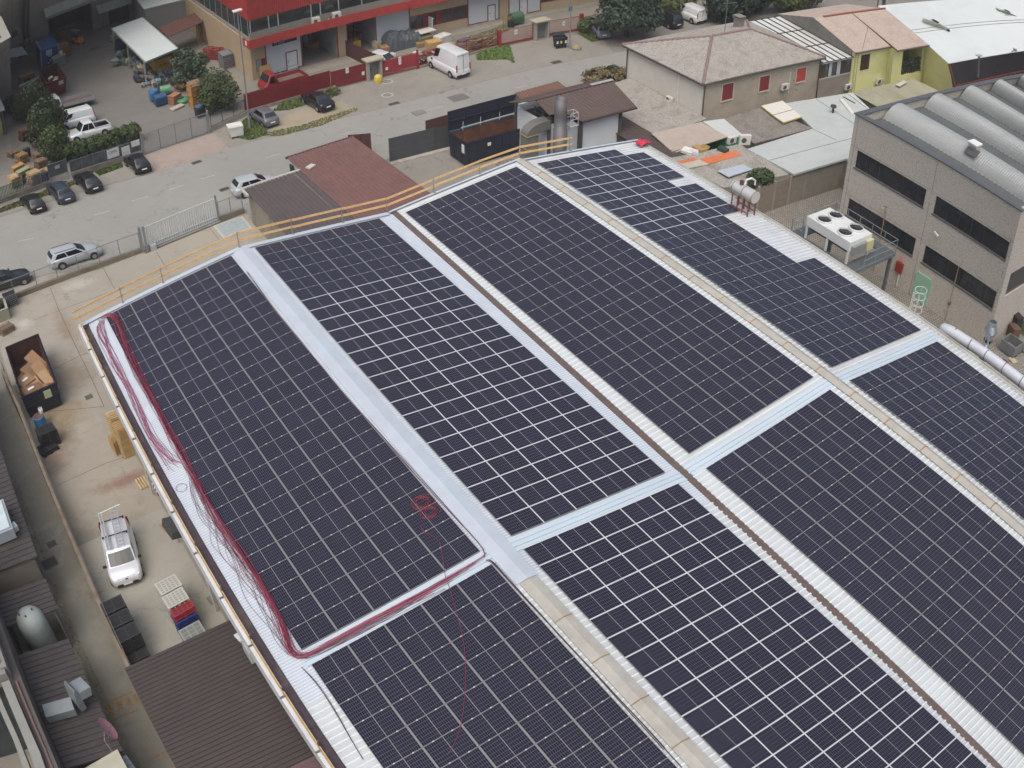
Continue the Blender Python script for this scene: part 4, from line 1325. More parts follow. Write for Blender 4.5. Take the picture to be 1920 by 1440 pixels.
MB().tube(p, (p[0], p[1], 3.7), .1, 8).build('pipe', mat('3b3835', .7), r)
MB().lathe((p[0], p[1], 3.6), [(.32, 0), (.28, .2), (.05, .26)], 10).build('cap', mat('423d39', .7), r)
for a, c, w, nm in (((71.34, 4.73, 3), (69.64, 1.78, 3), .45, 'wide white plank lying loose on the pale felt roof'), ((72.14, 5.1, 3), (72.06, 3.47, 3), .12, 'thin dark strip lying loose on the pale felt roof'), ((73.36, 5.32, 3), (71.63, -0.73, 3), .16, 'long white batten along the edge of the felt roof')):
 r = MB().bar((a[0], a[1], 3.06), (c[0], c[1], 3.06), w, .08).build('loose_plank', mat('c4c4bd' if w > .13 else '6b6a62', .7), None)
 tag(r, nm, 'plank', 'loose planks on the felt roof')
slab('greenish_lean_to', 'mossy greenish corrugated lean-to below the yellow house', 'lean-to', [(74.7, 6.07, 2.7), (79.36, 5.91, 2.9), (85.65, 5.03, 2.9), (86.46, 2.13, 2.7), (75.69, 2.61, 2.2)][0:1] + [(85.47, 5.68, 2.9), (86.95, 2.27, 2.5), (75.37, 2.37, 2.3)], mat('8d8b76', .9, var=.12, scale=1, dirt='6c6a54', damt=.8, dscale=.5, stretch=(1, .3, 1)), 0, (.26, .04, 'wave'), M_SHED)
p = (82.46, 5.07, 3)
r = MB().cbox((p[0], p[1], 2.9), (2.2, .5, .1), .2).build('loose_plank', mat('b5b5ad', .7))
tag(r, 'short pale board lying on the mossy lean-to', 'plank', 'loose planks on the felt roof')
r = thing('corrugated_shed', 'low shed with patched corrugated roof and orange sheets behind the warehouse corner', 'shed', (51, 0, 0))
Q = [(47.33, 3.47, 2.7), (54.32, 2.24, 2.9), (54.06, -4.02, 2.9), (47.62, -2.74, 2.7)]
MB().corr(*Q, .26, .05, seg=4, prof='wave', thick=.07).build('roof', M_FIB, r)
b = MB()
for a, c in zip(Q, Q[1:] + Q[:1]):
 b.face([(a[0], a[1], 0), (c[0], c[1], 0), (c[0], c[1], c[2] - .08), (a[0], a[1], a[2] - .08)])
b.build('wall', M_SHED, r)
for q, h, nm in (([(47.05, 2.56, 2.82), (49.03, 2.37, 2.85), (48.9, 1.77, 2.85), (46.97, 1.94, 2.82)], 'b4683e', 'smaller left orange sheet on the patched corrugated roof'), ([(49.3, 1.88, 2.85), (53.15, 1.58, 2.9), (52.99, 0.63, 2.9), (49.14, 0.85, 2.85)], 'c06a3c', 'longer right orange sheet on the patched corrugated roof'), ([(46.92, 2.02, 2.85), (49.14, 1.84, 2.86), (49.24, 0.77, 2.86), (46.92, 1.16, 2.84)], 'a9a293', 'pale beige sheet between the orange sheets on the patched roof'), ([(48.8, -0.7, 3.05), (51.54, -0.93, 3.05), (51.68, -1.99, 3.05), (48.79, -1.98, 3.05)], 'a0a9b3', 'blue-grey steel sheet raised on the patched corrugated roof')):
 r = thing('roof_sheet', nm, 'roof sheet', q[0], 0, 'loose sheets on the patched roof')
 MB().corr(*q, .3, .03, seg=2, thick=.05).build('sheet', mat(h, .7, var=.1, scale=3), r)
ac_unit((53.79, 2.77, 2.9), '-y', 'smaller air conditioner by the green boards under the pale canopy')
ac_unit((54.67, 2.06, 2.9), '-y', 'larger air conditioner at the edge of the dark corrugated roof', 1.0, .9, .4, -.5)
random.seed(12)
for k, (px, h) in enumerate((((49.31, 3.48, 2.8), 'c6c6c0'), ((49.65, 3.05, 2.8), 'b9bcc0'), ((50.48, 3.28, 2.8), 'a5824f'), ((51.03, 3.21, 2.8), '8d7442'), ((52.07, 2.05, 2.9), '2e3d2c'))):
 r = MB().cbox(px, (random.uniform(.6, 1.3), random.uniform(.5, .9), .25), random.uniform(0, 3), 0, random.uniform(-.2, .2)).build('scrap_board', mat(h, .8))
 tag(r, ['white broken board under the beige canopy edge', 'grey crumpled board under the beige canopy edge', 'tan carton flattened under the beige canopy edge', 'ochre carton scrap beside the green boards', 'dark green crate on the patched corrugated roof'][k], 'scrap')
# concrete panel wall of the service lane
cw = thing('concrete_panel_wall', 'weathered precast concrete panel wall closing the service lane', 'wall', (54, -3.5, 0))
M_CPW = mat('7b7266', .95, var=.12, scale=2, dirt='5d564b', damt=.7, dscale=.7)
b = MB()
bp = MB()
x0, x1 = 46.5, 60.0
for k in range(7):
 xa, xb = x0 + k * (x1 - x0) / 7, x0 + (k + 1) * (x1 - x0) / 7
 for j in range(4):
  b.box(xa, -4.06, .05 + j * .64, xb, -4.0, .05 + j * .64 + .615)
 bp.cbox((xb, -4.07, 0), (.17, .19, 2.75))
b.build('panels', M_CPW, cw)
bp.build('post', mat('8a8378', .95, var=.1), cw)
# ---------------------------------------------------------------- filter house with brown roof, duct and chimney
fh = thing('filter_house', 'white panelled plant house with brown ribbed roof behind the warehouse gable', 'plant house', (44, 12, 0))
M_BRW = mat('54463f', .6, var=.08, scale=1, dirt='463b36', damt=.5)
M_WPAN = mat('b9bfc2', .6, var=.04, scale=.6)
b = MB().box(42.6, 9.8, 0, 47.0, 10.0, 4.5).box(46.8, 10.0, 0, 47.0, 16, 4.5).box(40.5, 11.3, 0, 42.6, 11.5, 4.2).box(40.4, 11.5, 0, 40.6, 15.8, 4.3).box(40.4, 15.8, 0, 46.8, 16, 4.5).box(42.6, 10.0, 0, 42.8, 11.5, 4.3)
b.build('wall', M_WPAN, fh)
b = MB()
for x, y in ((42.55, 9.7), (46.95, 9.7), (40.5, 11.2), (40.35, 15.9)):
 b.cbox((x, y, 0), (.22, .22, 5.1))
b.build('column', mat('4c4a49', .6, .2), fh)
MB().box(40.6, 11.5, 3.7, 46.8, 15.8, 3.8).box(42.6, 9.78, 4.45, 47.1, 9.84, 5.0).build('deck', mat('3a3736', .8), fh)
ridge_y, rz = 13.0, 6.05
b = MB()
b.corr((42.4, 9.2, 4.98), (48.3, 9.2, 4.98), (48.6, ridge_y, rz), (40.4, ridge_y, rz), .32, .05, seg=2)
b.corr((40.3, 10.9, 5.4), (42.4, 10.9, 5.4), (42.45, ridge_y, rz), (40.3, ridge_y, rz), .32, .05, seg=2)
b.corr((39.2, 15.4, 5.2), (48.6, 15.4, 5.2), (48.6, ridge_y, rz), (39.6, ridge_y, rz), .32, .05, seg=2)
b.build('roof', M_BRW, fh)
b = MB().bar((39.6, ridge_y, rz + .06), (48.6, ridge_y, rz + .06), .3, .06)
b.build('ridge_cap', M_BRW, fh)
MB().bar((46.2, ridge_y, rz + .12), (48.6, ridge_y, rz + .12), .35, .05).build('ridge_flashing', mat('9a9a98', .6), fh)
b = MB().bar((42.4, 9.15, 4.9), (48.3, 9.15, 4.9), .12, .14)
b.build('gutter', mat('3e3733', .6), fh)
MB().tube((46.9, 9.55, 0), (46.9, 9.55, 4.9), .06, 8).tube((42.7, 9.55, 0), (42.7, 9.55, 4.9), .08, 8).build('downpipe', mat('4e4c4b', .5), fh)
b = MB()
for y in (11.6, 12.8, 14.0):
 b.tube((41.0, y, 3.8), (41.0, y, 4.9), .03, 5)
b.bar((41.0, 11.6, 4.9), (41.0, 14.2, 4.9), .05).bar((41.0, 11.6, 4.4), (41.0, 14.2, 4.4), .04)
b.build('railing', mat('6d6d6c', .5, .3), fh)
ch = thing('steel_chimney', 'stout grey steel chimney with rusty mouth in front of the brown roof', 'chimney', (41.6, 8.9, 0))
ctop = (39.94, 8.9, 7.75)
cx_ = ctop[0]
MB().lathe((cx_, 8.9, 0), [(.58, 0), (.58, ctop[2] - 2.8), (.52, ctop[2] - 2.79), (.52, ctop[2]), (.47, ctop[2]), (.47, ctop[2] - .6), (0.01, ctop[2] - .6)], 24, sx=1, sy=1).build('stack', mat('5d5e60', .55, .3, .1, scale=1, dirt='6b5d52', damt=.4), ch, smooth=True)
MB().lathe((cx_, 8.9, ctop[2] - .55), [(.465, 0), (.465, .02), (.01, .03)], 20).build('mouth', mat('5a3a2a', .9, var=.3, scale=6), ch)
pf = thing('service_cage', 'small pale steel ladder cage on the right of the chimney', 'ladder cage', (cx_ + 1.1, 8.9, 4))
b = MB()
p0 = (41.11, 8.9, 4.96)
p1 = (41.33, 8.9, 6.32)
zb, zt2 = p0[2] + .2, p1[2]
for x, y in ((cx_ + .75, 8.5), (cx_ + 1.5, 8.5), (cx_ + 1.5, 9.2), (cx_ + .75, 9.2)):
 b.tube((x, y, zb), (x, y, zt2), .03, 5)
for z in (zb, (zb + zt2) / 2, zt2):
 for q in (((cx_ + .75, 8.5), (cx_ + 1.5, 8.5)), ((cx_ + 1.5, 8.5), (cx_ + 1.5, 9.2)), ((cx_ + 1.5, 9.2), (cx_ + .75, 9.2))):
  b.tube((*q[0], z), (*q[1], z), .03, 5)
b.build('railing', mat('b5b8b8', .5, .2), pf)
MB().box(cx_ + .7, 8.45, zb - .06, cx_ + 1.55, 9.25, zb).build('platform', mat('8c8e8e', .6), pf)
du = thing('exhaust_duct', 'square grey sheet metal duct bending down beside the chimney', 'duct', (38.7, 11.5, 0))
M_DUCT = mat('75766f', .45, .35, .1, scale=1.5)
zc, xc = 3.9, 39.9
b = MB()
prof = [(xc - sin(pi / 16 * k) * 1.75, zc + cos(pi / 16 * k) * .95) for k in range(9)]
inner = [(xc - sin(pi / 16 * k) * .6, zc + cos(pi / 16 * k) * .1) for k in range(9)]
out = [(40.5, zc + .95)] + prof + [(xc - 1.75, 0)]
inn = [(40.5, zc + .1)] + inner + [(xc - .6, 0)]
for k in range(len(out) - 1):
 for y, s in ((11.0, 1), (12.0, -1)):
  q = [(out[k][0], y, out[k][1]), (out[k + 1][0], y, out[k + 1][1]), (inn[k + 1][0], y, inn[k + 1][1]), (inn[k][0], y, inn[k][1])]
  b.face(q if s == 1 else q[::-1])
 b.face([(out[k][0], 11.0, out[k][1]), (out[k][0], 12.0, out[k][1]), (out[k + 1][0], 12.0, out[k + 1][1]), (out[k + 1][0], 11.0, out[k + 1][1])])
 b.face([(inn[k][0], 11.0, inn[k][1]), (inn[k + 1][0], 11.0, inn[k + 1][1]), (inn[k + 1][0], 12.0, inn[k + 1][1]), (inn[k][0], 12.0, inn[k][1])])
b.build('casing', M_DUCT, du)
b = MB()
for z in (zc - .1, zc - 1.3, zc - 2.6):
 b.box(xc - 1.82, 10.93, z, xc - .53, 12.07, z + .07)
b.build('flange', mat('8a7a4c', .6), du)
r = thing('rusty_roofed_shed', 'small shed with rust-brown ribbed roof behind the plant house', 'shed', (42, 19, 0))
Q = [(43.74, 21.06, 3), (48.76, 21.28, 3), (48.43, 19.3, 3), (42.82, 17.82, 3)]
MB().corr(Q[0], Q[1], Q[2], Q[3], .3, .05, seg=2).build('roof', mat('6e5143', .7, var=.12, dirt='5b4236'), r)
b = MB()
for a, c in zip(Q, Q[1:] + Q[:1]):
 b.face([(a[0], a[1], 0), (c[0], c[1], 0), (c[0], c[1], 2.9), (a[0], a[1], 2.9)])
b.build('wall', mat('6b655c', .9), r)
# ---------------------------------------------------------------- two sheds by the sliding gate
ds = thing('dark_roofed_shed', 'corrugated shed with dark brown ribbed roof beside the sliding gate', 'shed', (18, 13, 0))
M_DBR = mat('544b4a', .6, var=.08, scale=1, dirt='463f3e', damt=.5, dscale=.5)
MB().corr((15.75, 17.9, 3.0), (20.75, 17.9, 3.05), (20.9, 6.5, 3.05), (15.75, 6.5, 3.0), .36, .08, seg=4).build('roof', M_DBR, ds)
b = MB()
b.corr((15.95, 17.7, 0), (15.95, 6.7, 0), (15.95, 6.7, 2.95), (15.95, 17.7, 2.95), .33, .05, thick=0)
b.box(16.0, 17.6, 0, 20.7, 17.7, 2.9).box(16.0, 6.7, 0, 20.7, 6.8, 2.9)
b.build('wall', mat('7f7a6d', .8, var=.12, scale=1, dirt='5f5a4e', damt=.7, dscale=.5, stretch=(1, 1, .2)), ds)
b = MB().bar((15.5, 18.0, 3.0), (20.8, 18.0, 3.05), .25, .2).bar((15.55, 18.0, 3.0), (15.55, 16.6, 3.0), .2, .2)
b.build('gutter', mat('a5a59e', .6), ds)
MB().box(20.0, 17.5, 3.05, 20.12, 6.6, 3.12).build('roof_seam', mat('6f6765', .6), ds)
rs = thing('red_roofed_shed', 'larger shed with faded reddish ribbed roof near the dark gate', 'shed', (23.5, 14, 0))
MB().corr((20.7, 20.6, 3.15), (26.9, 20.6, 3.25), (27.2, 6.5, 3.25), (20.75, 6.5, 3.15), .34, .08, seg=5).build('roof', mat('6d4f49', .7, var=.12, scale=.8, dirt='5d443f', damt=.5, dscale=.4), rs)
MB().box(20.8, 20.2, 0, 26.8, 20.3, 3.05).box(20.8, 17.8, 0, 20.9, 20.2, 3.05).box(26.7, 6.6, 0, 26.8, 20.2, 3.1).build('wall', mat('a8adac', .7, var=.06), rs)
b = MB().bar((20.6, 20.7, 3.12), (27.0, 20.7, 3.22), .18, .18)
b.build('gutter', mat('54403c', .6), rs)
MB().cbox((20.62, 19.6, 0), (.16, .5, 2.9)).build('door', mat('2d2c2e', .7), rs)
p = (21.55, 17.63, 3.3)
r = MB().cbox((p[0], p[1], 3.22), (.75, .5, .12), .4).build('loose_plank', mat('b5ada5', .7))
tag(r, 'pale broken tile lying on the faded reddish roof', 'tile')
# ---------------------------------------------------------------- red and beige workshop (top)
rb = thing('red_workshop', 'long beige workshop with red cladding, dark window band and open bays', 'workshop', (50, 55, 0))
RX, RY = 27.5, 46.8
RE = 92.0
M_BEIGE = mat('a8957a', .9, var=.06, scale=.5, dirt='93805f', damt=.35, dscale=.3)
M_PANW = mat('b2b9bb', .7, var=.04, scale=.8)
b = MB()
b.box(RX + .3, RY, 0, 29.2, RY + .3, 4.4)                      # pillar beside the roller door
b.box(37.7, RY, 0, 38.9, RY + .3, 4.4)
b.box(46.8, RY, 0, 54.5, RY + .3, 1.05).box(46.8, RY, 2.8, 54.5, RY + .3, 4.4)
b.box(58.8, RY, 0, 60.2, RY + .3, 4.4)
b.box(64.8, RY, 0, RE, RY + .3, 1.05).box(64.8, RY, 2.8, RE, RY + .3, 4.4)
for x in (RX,):
 b.box(x, RY + .002, 0, x + .3, 73, 4.45)
b.build('wall', M_BEIGE, rb)
for x0, x1 in ((29.2, 33.4), (42.5, 46.8), (54.5, 58.8), (60.2, 64.8)):
 MB().box(x0, RY + .05, 0, x1, RY + .25, 4.4).build('cladding_panel', M_PANW, rb)
b = MB().box(33.4, RY + 7, .02, 37.7, RY + 7.1, 4.4).box(38.9, RY + 7, .02, 42.5, RY + 7.1, 4.4).box(33.3, RY + .3, 0, 33.4, RY + 7, 4.4).box(37.7, RY + .3, 0, 37.8, RY + 7, 4.4).box(42.5, RY + .3, 0, 42.6, RY + 7, 4.4)
b.build('bay_lining', mat('8f9393', .8), rb)
MB().box(33.4, RY + .3, 4.3, 42.5, RY + 7, 4.4).build('bay_ceiling', mat('4c4b49', .9), rb)
# dark red trims
b = MB()
for x in (29.2, 33.4, 37.75, 38.95, 42.5, 46.8, 54.5, 58.8, 60.2, 64.8):
 b.box(x - .06, RY - .03, 0, x + .06, RY + .02, 4.39)
for x0, x1 in ((29.25, 33.3), (42.55, 46.7), (54.55, 58.7), (60.25, 64.7)):
 b.box(x0, RY + .02, 0, x1, RY + .048, .14)
b.build('trim', M_DKRED, rb)
for (x0, x1, z1, m_) in ((31.5, 32.9, 2.2, None), (57.2, 58.3, 2.1, None), (61.7, 62.9, 2.1, None)):
 b = MB().box(x0, RY - .02, .05, x0 + .1, RY + .045, z1).box(x1 - .1, RY - .02, .05, x1, RY + .045, z1).box(x0 + .1, RY - .02, z1 - .1, x1 - .1, RY + .045, z1)
 d_ = b.build('door', M_DKRED, rb)
 MB().box(x0 + .1, RY, .05, x1 - .1, RY + .048, z1 - .1).build('door_leaf', mat('bcc1c1', .6), d_)
 MB().box(x0 + .2, RY - .03, 1.0, x0 + .3, RY, 1.1).build('handle', M_BLACK, d_)
b = MB()
for k in range(5):
 b.box(57.2 + k * .24, RY - .1, .03, 57.32 + k * .24, RY - .04, .14)
b.build('warning_stripe', mat('b09a3c', .7), rb)
# small window bay left of the white door
wob = MB().box(28.0, RY - .04, .9, 29.1, RY - .001, 2.3).build('window', M_DKRED, rb)
MB().box(28.05, RY - .06, .95, 28.6, RY - .041, 2.25).build('pane', mat('7d8a8a', .3), wob)
# ribbon windows in the beige parts
for x0, x1, n in ((46.9, 54.4, 9), (65.0, 90.0, 22)):
 wob = MB().box(x0, RY + .08, 1.05, x1, RY + .16, 2.8).build('window', M_GLASS2, rb)
 b = MB()
 for k in range(n + 1):
  xx = x0 + (x1 - x0) * k / n
  b.box(xx - .05, RY + .02, 1.051, xx + .05, RY + .1, 2.8)
 b.box(x0, RY + .02, 1.05, x1, RY + .098, 1.16).box(x0, RY + .02, 2.7, x1, RY + .098, 2.8)
 for k in (2, 4):
  if x0 < 50:
   b.box(x0 + (x1 - x0) * k / n + .06, RY + .05, 1.17, x0 + (x1 - x0) * (k + .9) / n, RY + .078, 2.69)
 b.build('frame', M_DKRED, wob)
d_ = MB().box(49.2, RY - .9, 0, 49.28, RY, 2.3).box(49.28, RY - .9, 2.2, 49.4, RY, 2.3).build('door', mat('c2c4c2', .6), rb)
MB().box(49.29, RY - .75, .2, 49.33, RY - .12, 2.0).build('pane', mat('3b2a2a', .4), d_)
# canopy with red ribbed fascia
CY = 45.3
b = MB().box(RX - .6, CY + .1, 4.62, RE, RY + .4, 4.75)
b.build('canopy_deck', mat('6f6b63', .9, var=.12, scale=.6, dirt='5a5750', damt=.6, dscale=.4), rb)
b = MB()
b.corr((RX - .65, CY, 4.3), (51.5, CY, 4.3), (51.5, CY, 5.3), (RX - .65, CY, 5.3), .22, .03, thick=.0)
b.corr((RX - .65, RY + .4, 4.3), (RX - .65, CY, 4.3), (RX - .65, CY, 5.3), (RX - .65, RY + .4, 5.3), .22, .03, thick=0)
b.box(RX - .6, CY + .02, 4.3, RE, CY + .1, 5.32)
b.build('fascia', M_RED, rb)
# upper storey
UZ0, UZ1 = 5.55, 7.0
UX = RX + .1
b = MB().box(UX, RY + .12, 4.76, RE, RY + .35, UZ0)
b.box(UX, RY + .352, 4.46, UX + .25, 73, UZ0 - .6)
b.build('sill_band', mat('8f8b82', .9, var=.1), rb)
wob = MB().box(UX + .05, RY + .15, UZ0, RE, RY + .25, UZ1).build('window', M_GLASS2, rb)
b = MB()
for x in (UX + .15, 29.9, 31.0, 34.9, 36.0, 38.2, 41.0, 44.2, 45.4, 48.5, 52, 56, 60):
 b.box(x - .05, RY + .1, UZ0 + .002, x + .05, RY + .2, UZ1)
b.build('mullion', mat('b5b9b6', .6), wob)
wob = MB().box(UX + .05, RY + .4, UZ0 - .6, UX + .15, 73, UZ1).build('window', M_GLASS2, rb)
b = MB()
for k in range(12):
 y = RY + .5 + k * 2.2
 b.box(UX, y - .05, UZ0 - .598, UX + .1, y + .05, UZ1)
b.build('mullion', mat('8e9694', .6), wob)
b = MB()
b.corr((UX, RY + .1, UZ1), (RE, RY + .1, UZ1), (RE, RY + .1, 10.6), (UX, RY + .1, 10.6), .25, .035, thick=0)
b.corr((UX, 73, UZ1), (UX, RY + .1, UZ1), (UX, RY + .1, 10.6), (UX, 73, 10.6), .25, .035, thick=0)
b.box(UX + .03, RY + .15, UZ1 + .002, RE, 73, 10.55)
b.build('cladding', M_RED, rb)
# blue sign over the white door
sg = MB().box(30.05, RY - .02, 3.35, 32.95, RY + .04, 4.15).build('sign_board', mat('20273f', .5, var=.05), rb)
b = MB()
for x in (30.3, 30.75, 31.15):
 b.box(x, RY - .03, 3.5, x + .08, RY - .021, 3.9).box(x + .2, RY - .03, 3.5, x + .28, RY - .021, 3.9).box(x + .08, RY - .03, 3.5, x + .2, RY - .021, 3.58)
b.build('lettering', mat('77809a', .6), sg)
MB().cbox((RX - .69, CY + .75, 4.6), (.03, .5, .5)).build('round_plate', mat('d6d3cf', .6), rb)
ac_unit((35.0, 46.0, 4.86), '-y', 'left of the two air conditioners on the ledge above the red fascia', 1.0, .8, .4)
ac_unit((37.5, 46.0, 4.86), '-y', 'right of the two air conditioners on the ledge above the red fascia', 1.0, .8, .4)
r = thing('folded_scrap', 'grey bundle of folded profiles lying on the ledge between the two air conditioners', 'scrap', (36.3, 46.1, 4.8))
for k in range(5):
 MB().bar((35.9 + k * .15, 45.9, 4.8 + .06 * k), (36.7, 46.4, 4.86 + .05 * k), .12, .06).build('profile', mat('9c9f9d', .5, .3), r)
b = None
# ---------------------------------------------------------------- grey hall with black door (top left)
gh = thing('grey_hall', 'grey concrete hall with a large black open doorway', 'hall', (12, 90, 0))
M_GH = mat('8b8982', .95, var=.1, scale=3, dirt='5f5c55', damt=.5, dscale=.4)
HY = 83.4
b = MB().box(2.0, HY, 0, 10.3, HY + .4, 14).box(10.3, HY, 5.0, 17.0, HY + .4, 14).box(17.0, HY, 0, 36, HY + .4, 14)
b.box(2.0, HY + .4, 0, 2.4, 100, 14)
b.build('wall', M_GH, gh)
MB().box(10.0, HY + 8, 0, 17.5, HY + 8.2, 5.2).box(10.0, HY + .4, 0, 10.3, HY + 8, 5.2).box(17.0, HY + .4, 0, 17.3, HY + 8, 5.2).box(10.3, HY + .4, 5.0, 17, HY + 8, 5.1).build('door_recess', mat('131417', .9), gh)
b = MB()
for x in (4.4, 7.1, 18.6, 21.4):
 b.box(x, HY - .004, 0, x + .05, HY + .01, 14)
b.build('panel_joint', mat('4d4b46', .9), gh)
b = MB().box(16.85, HY - .06, 0, 17.05, HY - .001, 5.2).box(10.2, HY - .06, 0, 10.35, HY - .001, 5.2)
b.build('door_frame', mat('5d6063', .6), gh)
MB().obox((9.6, HY, 6.4), (7.2, 0, 0), (0, -2.2, -.9), (0, 0, .08)).box(9.6, HY - 2.25, 5.1, 16.8, HY - 2.2, 5.56).build('canopy', mat('8b948a', .7, var=.1, dirt='77806f'), gh)
MB().obox((17.7, HY, 3.6), (5.0, 0, 0), (0, -2.0, -.8), (0, 0, .07)).build('canopy', mat('7d8582', .7, var=.1), gh)
MB().box(19.5, HY - .03, 0, 22.5, HY - .001, 2.6).build('side_opening', mat('1b1c1d', .9), gh)
wob = MB().box(17.4, HY - .06, 4.6, 18.4, HY - .001, 5.9).build('window', mat('c4c7c2', .6), gh)
MB().box(17.55, HY - .07, 4.75, 18.25, HY - .061, 5.75).build('pane', mat('5d615f', .4), wob)
for x in (6.4, 7.0):
 MB().path([(x, HY - .25, 12), (x, HY - .25, 3.4), (x + .3, HY - .9, 2.6)], .22, 8).build('pipe', mat('474a4c', .5, .3), gh)
 MB().path([(x + .2, HY - .7, 2.9), (x + .35, HY - 1.1, 2.3)], .26, 8).build('pipe_mouth', mat('c9ccce', .35, .7), gh)
for z, x in ((4.5, 4.4), (1.9, 5.3)):
 MB().box(x, HY - .35, z - .5, x + .9, HY - .05, z + .4).build('cabinet', mat('55524c', .7), gh)
MB().box(5.3, HY - .04, 0, 6.4, HY - .001, 1.9).build('window', mat('202326', .3), gh)
r = thing('white_annex', 'low white flat-roofed annex beside the grey hall', 'annex', (26, 75, 0))
b = MB().prism([(22.4, 72.6), (28.6, 71.0), (31, 83), (23.2, 83)], 0, 3.95)
b.build('wall', mat('a5aaa8', .8, var=.05), r)
MB().prism([(22.2, 72.4), (28.7, 70.8), (31.2, 83), (23.0, 83)], 3.96, 4.1).build('roof', mat('b9c4c1', .6, var=.05), r)
r = thing('grey_corner_building', 'grey concrete building corner at the left edge of the yard', 'building', (-2, 70, 0))
MB().prism([(-14, 60), (2.3, 67.0), (2.0, 96), (-14, 96)], 0, 9).build('wall', M_GH, r)
MB().prism([(-14, 59.8), (2.5, 66.8), (2.2, 96), (-14, 96)], 9.0, 9.15).build('roof_edge', mat('8c897f', .8), r)
MB().prism([(-14, 61), (1.2, 69), (1.0, 94), (-14, 94)], 9.15, 9.22).build('roof', mat('54575a', .6, var=.2), r)
b = MB()
for k in range(3):
 z = 3.8 + .35 * k
 b.bar((-3.5, 64.3 - .1, z), (.5, 66.1 - .1, z + .1), .14)
b.build('pipe_run', mat('4c4a48', .7), r)
r = thing('corrugated_porch', 'pale corrugated porch roof with yellow wall at the left picture edge', 'porch', (-3, 55, 0))
Q = [(-1.46, 64.73, 3.2), (-0.01, 61.61, 3.2), (0.11, 55.98, 3), (-2.15, 56.86, 3)]
MB().corr(Q[1], Q[2], Q[3], Q[0], .28, .04, seg=2).build('roof', mat('9aa3a5', .6, var=.08), r)
p = (-0.06, 55.8, 0)
MB().tube((p[0], p[1], 0), (p[0] - .3, p[1], 3.0), .07, 8).build('post', mat('6e6f70', .6), r)
MB().prism([(-2.49, 64.55, 0)[:2], (-0.1, 63.18, 0)[:2], (-0.5, 55.74, 0)[:2], (-3.21, 56.47, 0)[:2]], 0, 1.6).build('wall', mat('aba65f', .9, var=.08), r)
# ---------------------------------------------------------------- neighbour along the alley (bottom left)
nb = thing('alley_workshop', 'workshop with dark ribbed lean-to roofs along the stained alley', 'workshop', (-13, -15, 0))
M_DKR = mat('3e3a39', .6, var=.1, scale=1, dirt='5e5653', damt=.35, dscale=1.2)
z = 4.0
b = MB()
b.corr((-15.5, 8, z + .3), (-9.25, 8, z), (-9.25, -14.0, z), (-15.5, -14.0, z + .3), .42, .0, thick=0) if False else None
b.corr((-9.25, 8, z), (-9.25, -13.4, z), (-15.5, -13.4, z + .25), (-15.5, 8, z + .25), .42, .06, seg=3, prof='lap')
b.build('roof', M_DKR, nb)
b = MB().corr((-9.3, -14.3, 3.2), (-9.3, -16.7, 3.2), (-13.4, -16.7, 3.45), (-13.4, -14.3, 3.45), .36, .06, seg=2, prof='lap')
b.build('roof', M_DKR, nb)
b = MB().corr((-9.4, -18.8, 3.2), (-9.25, -26.4, 3.2), (-12.6, -26.4, 3.45), (-12.6, -18.8, 3.45), .36, .06, seg=2, prof='lap')
b.build('roof', M_DKR, nb)
b = MB()
for y0, y1, zt_ in ((-13.3, 8, 3.9), (-16.6, -14.4, 3.1), (-26.3, -18.9, 3.1)):
 b.box(-9.6, y0, 0, -9.5, y1, zt_)
b.box(-15, -13.3, 0, -9.6, -13.2, 3.9)
b.build('wall', mat('6d685e', .9, var=.15), nb)
MB().box(-13.2, -18.8, 0, -13.1, -16.7, 3).build('back_wall', mat('4b4945', .9), nb)
b = MB().box(-13.2, -27.5, 0, -12.65, -13.5, 5.2)
b.build('beam', mat('55504c', .8, var=.1), nb)
# main white roof, beam and columns behind the lean-to
b = MB().corr((-13.4, -12.2, 6.2), (-13.4, -21.3, 6.2), (-22, -21.3, 6.9), (-22, -12.2, 6.9), .3, .04, seg=2)
b.build('roof', mat('b7bcb0', .6, var=.06, dirt='8d9570', damt=.5, dscale=1.0), nb)
b = MB().box(-13.5, -21.6, 5.3, -13.1, -12, 6.1).box(-22, -21.9, 5.2, -13.3, -21.4, 6.0)
b.build('fascia', mat('7b7875', .7, var=.1), nb)
b = MB().box(-13.9, -32, 0, -13.3, -21.9, .3).bar((-13.6, -22.0, 5.3), (-13.5, -28.0, 5.2), .55, .6).bar((-14.5, -22.0, 5.1), (-14.2, -28.5, 5.1), .35, .4)
b.build('crane_beam', mat('7f8079', .7, var=.1), nb)
MB().bar((-13.0, -22.0, 5.3), (-12.95, -27.5, 5.2), .12, .12).build('red_pipe', mat('6b5450', .7), nb)
MB().face([(-22, -23.5, .05), (-13.6, -23.5, .05), (-13.6, -34, .05), (-22, -34, .05)][::-1]).build('floor', mat('6c6a63', .9), nb)
MB().box(-22, -21.9, 0, -13.8, -21.8, 5.2).build('window', M_GLASS2, nb)
p = (-12.92, -23.27, 6.7)
pv = thing('roof_panel_corner', 'corner of dark solar panels on the pale mossy roof at the left edge', 'solar panel', p)
MB().obox((-21, -16.3, 6.95), (5.2, 0, -.42), (0, -2.6, 0), (0, 0, .05)).build('cell_face', M_CELL, pv)
MB().obox((-21, -19.0, 6.95), (5.0, 0, -.40), (0, -1.2, 0), (0, 0, .05)).build('cell_face', M_CELL, pv)
r = thing('roof_skylight', 'pale skylight box standing on the dark ribbed roof at the left edge', 'skylight', (-10.49, -10.67, 4.5))
p = (-11.14, -10.33, 4.5)
MB().cbox((p[0], p[1], 4.2), (2.2, 2.6, .7)).build('frame', mat('8e979d', .5), r)
MB().cbox((p[0], p[1], 4.92), (1.9, 2.3, .06)).build('pane', mat('b4c3c6', .2), r)
p = (-10.47, -11.14, 4.3)
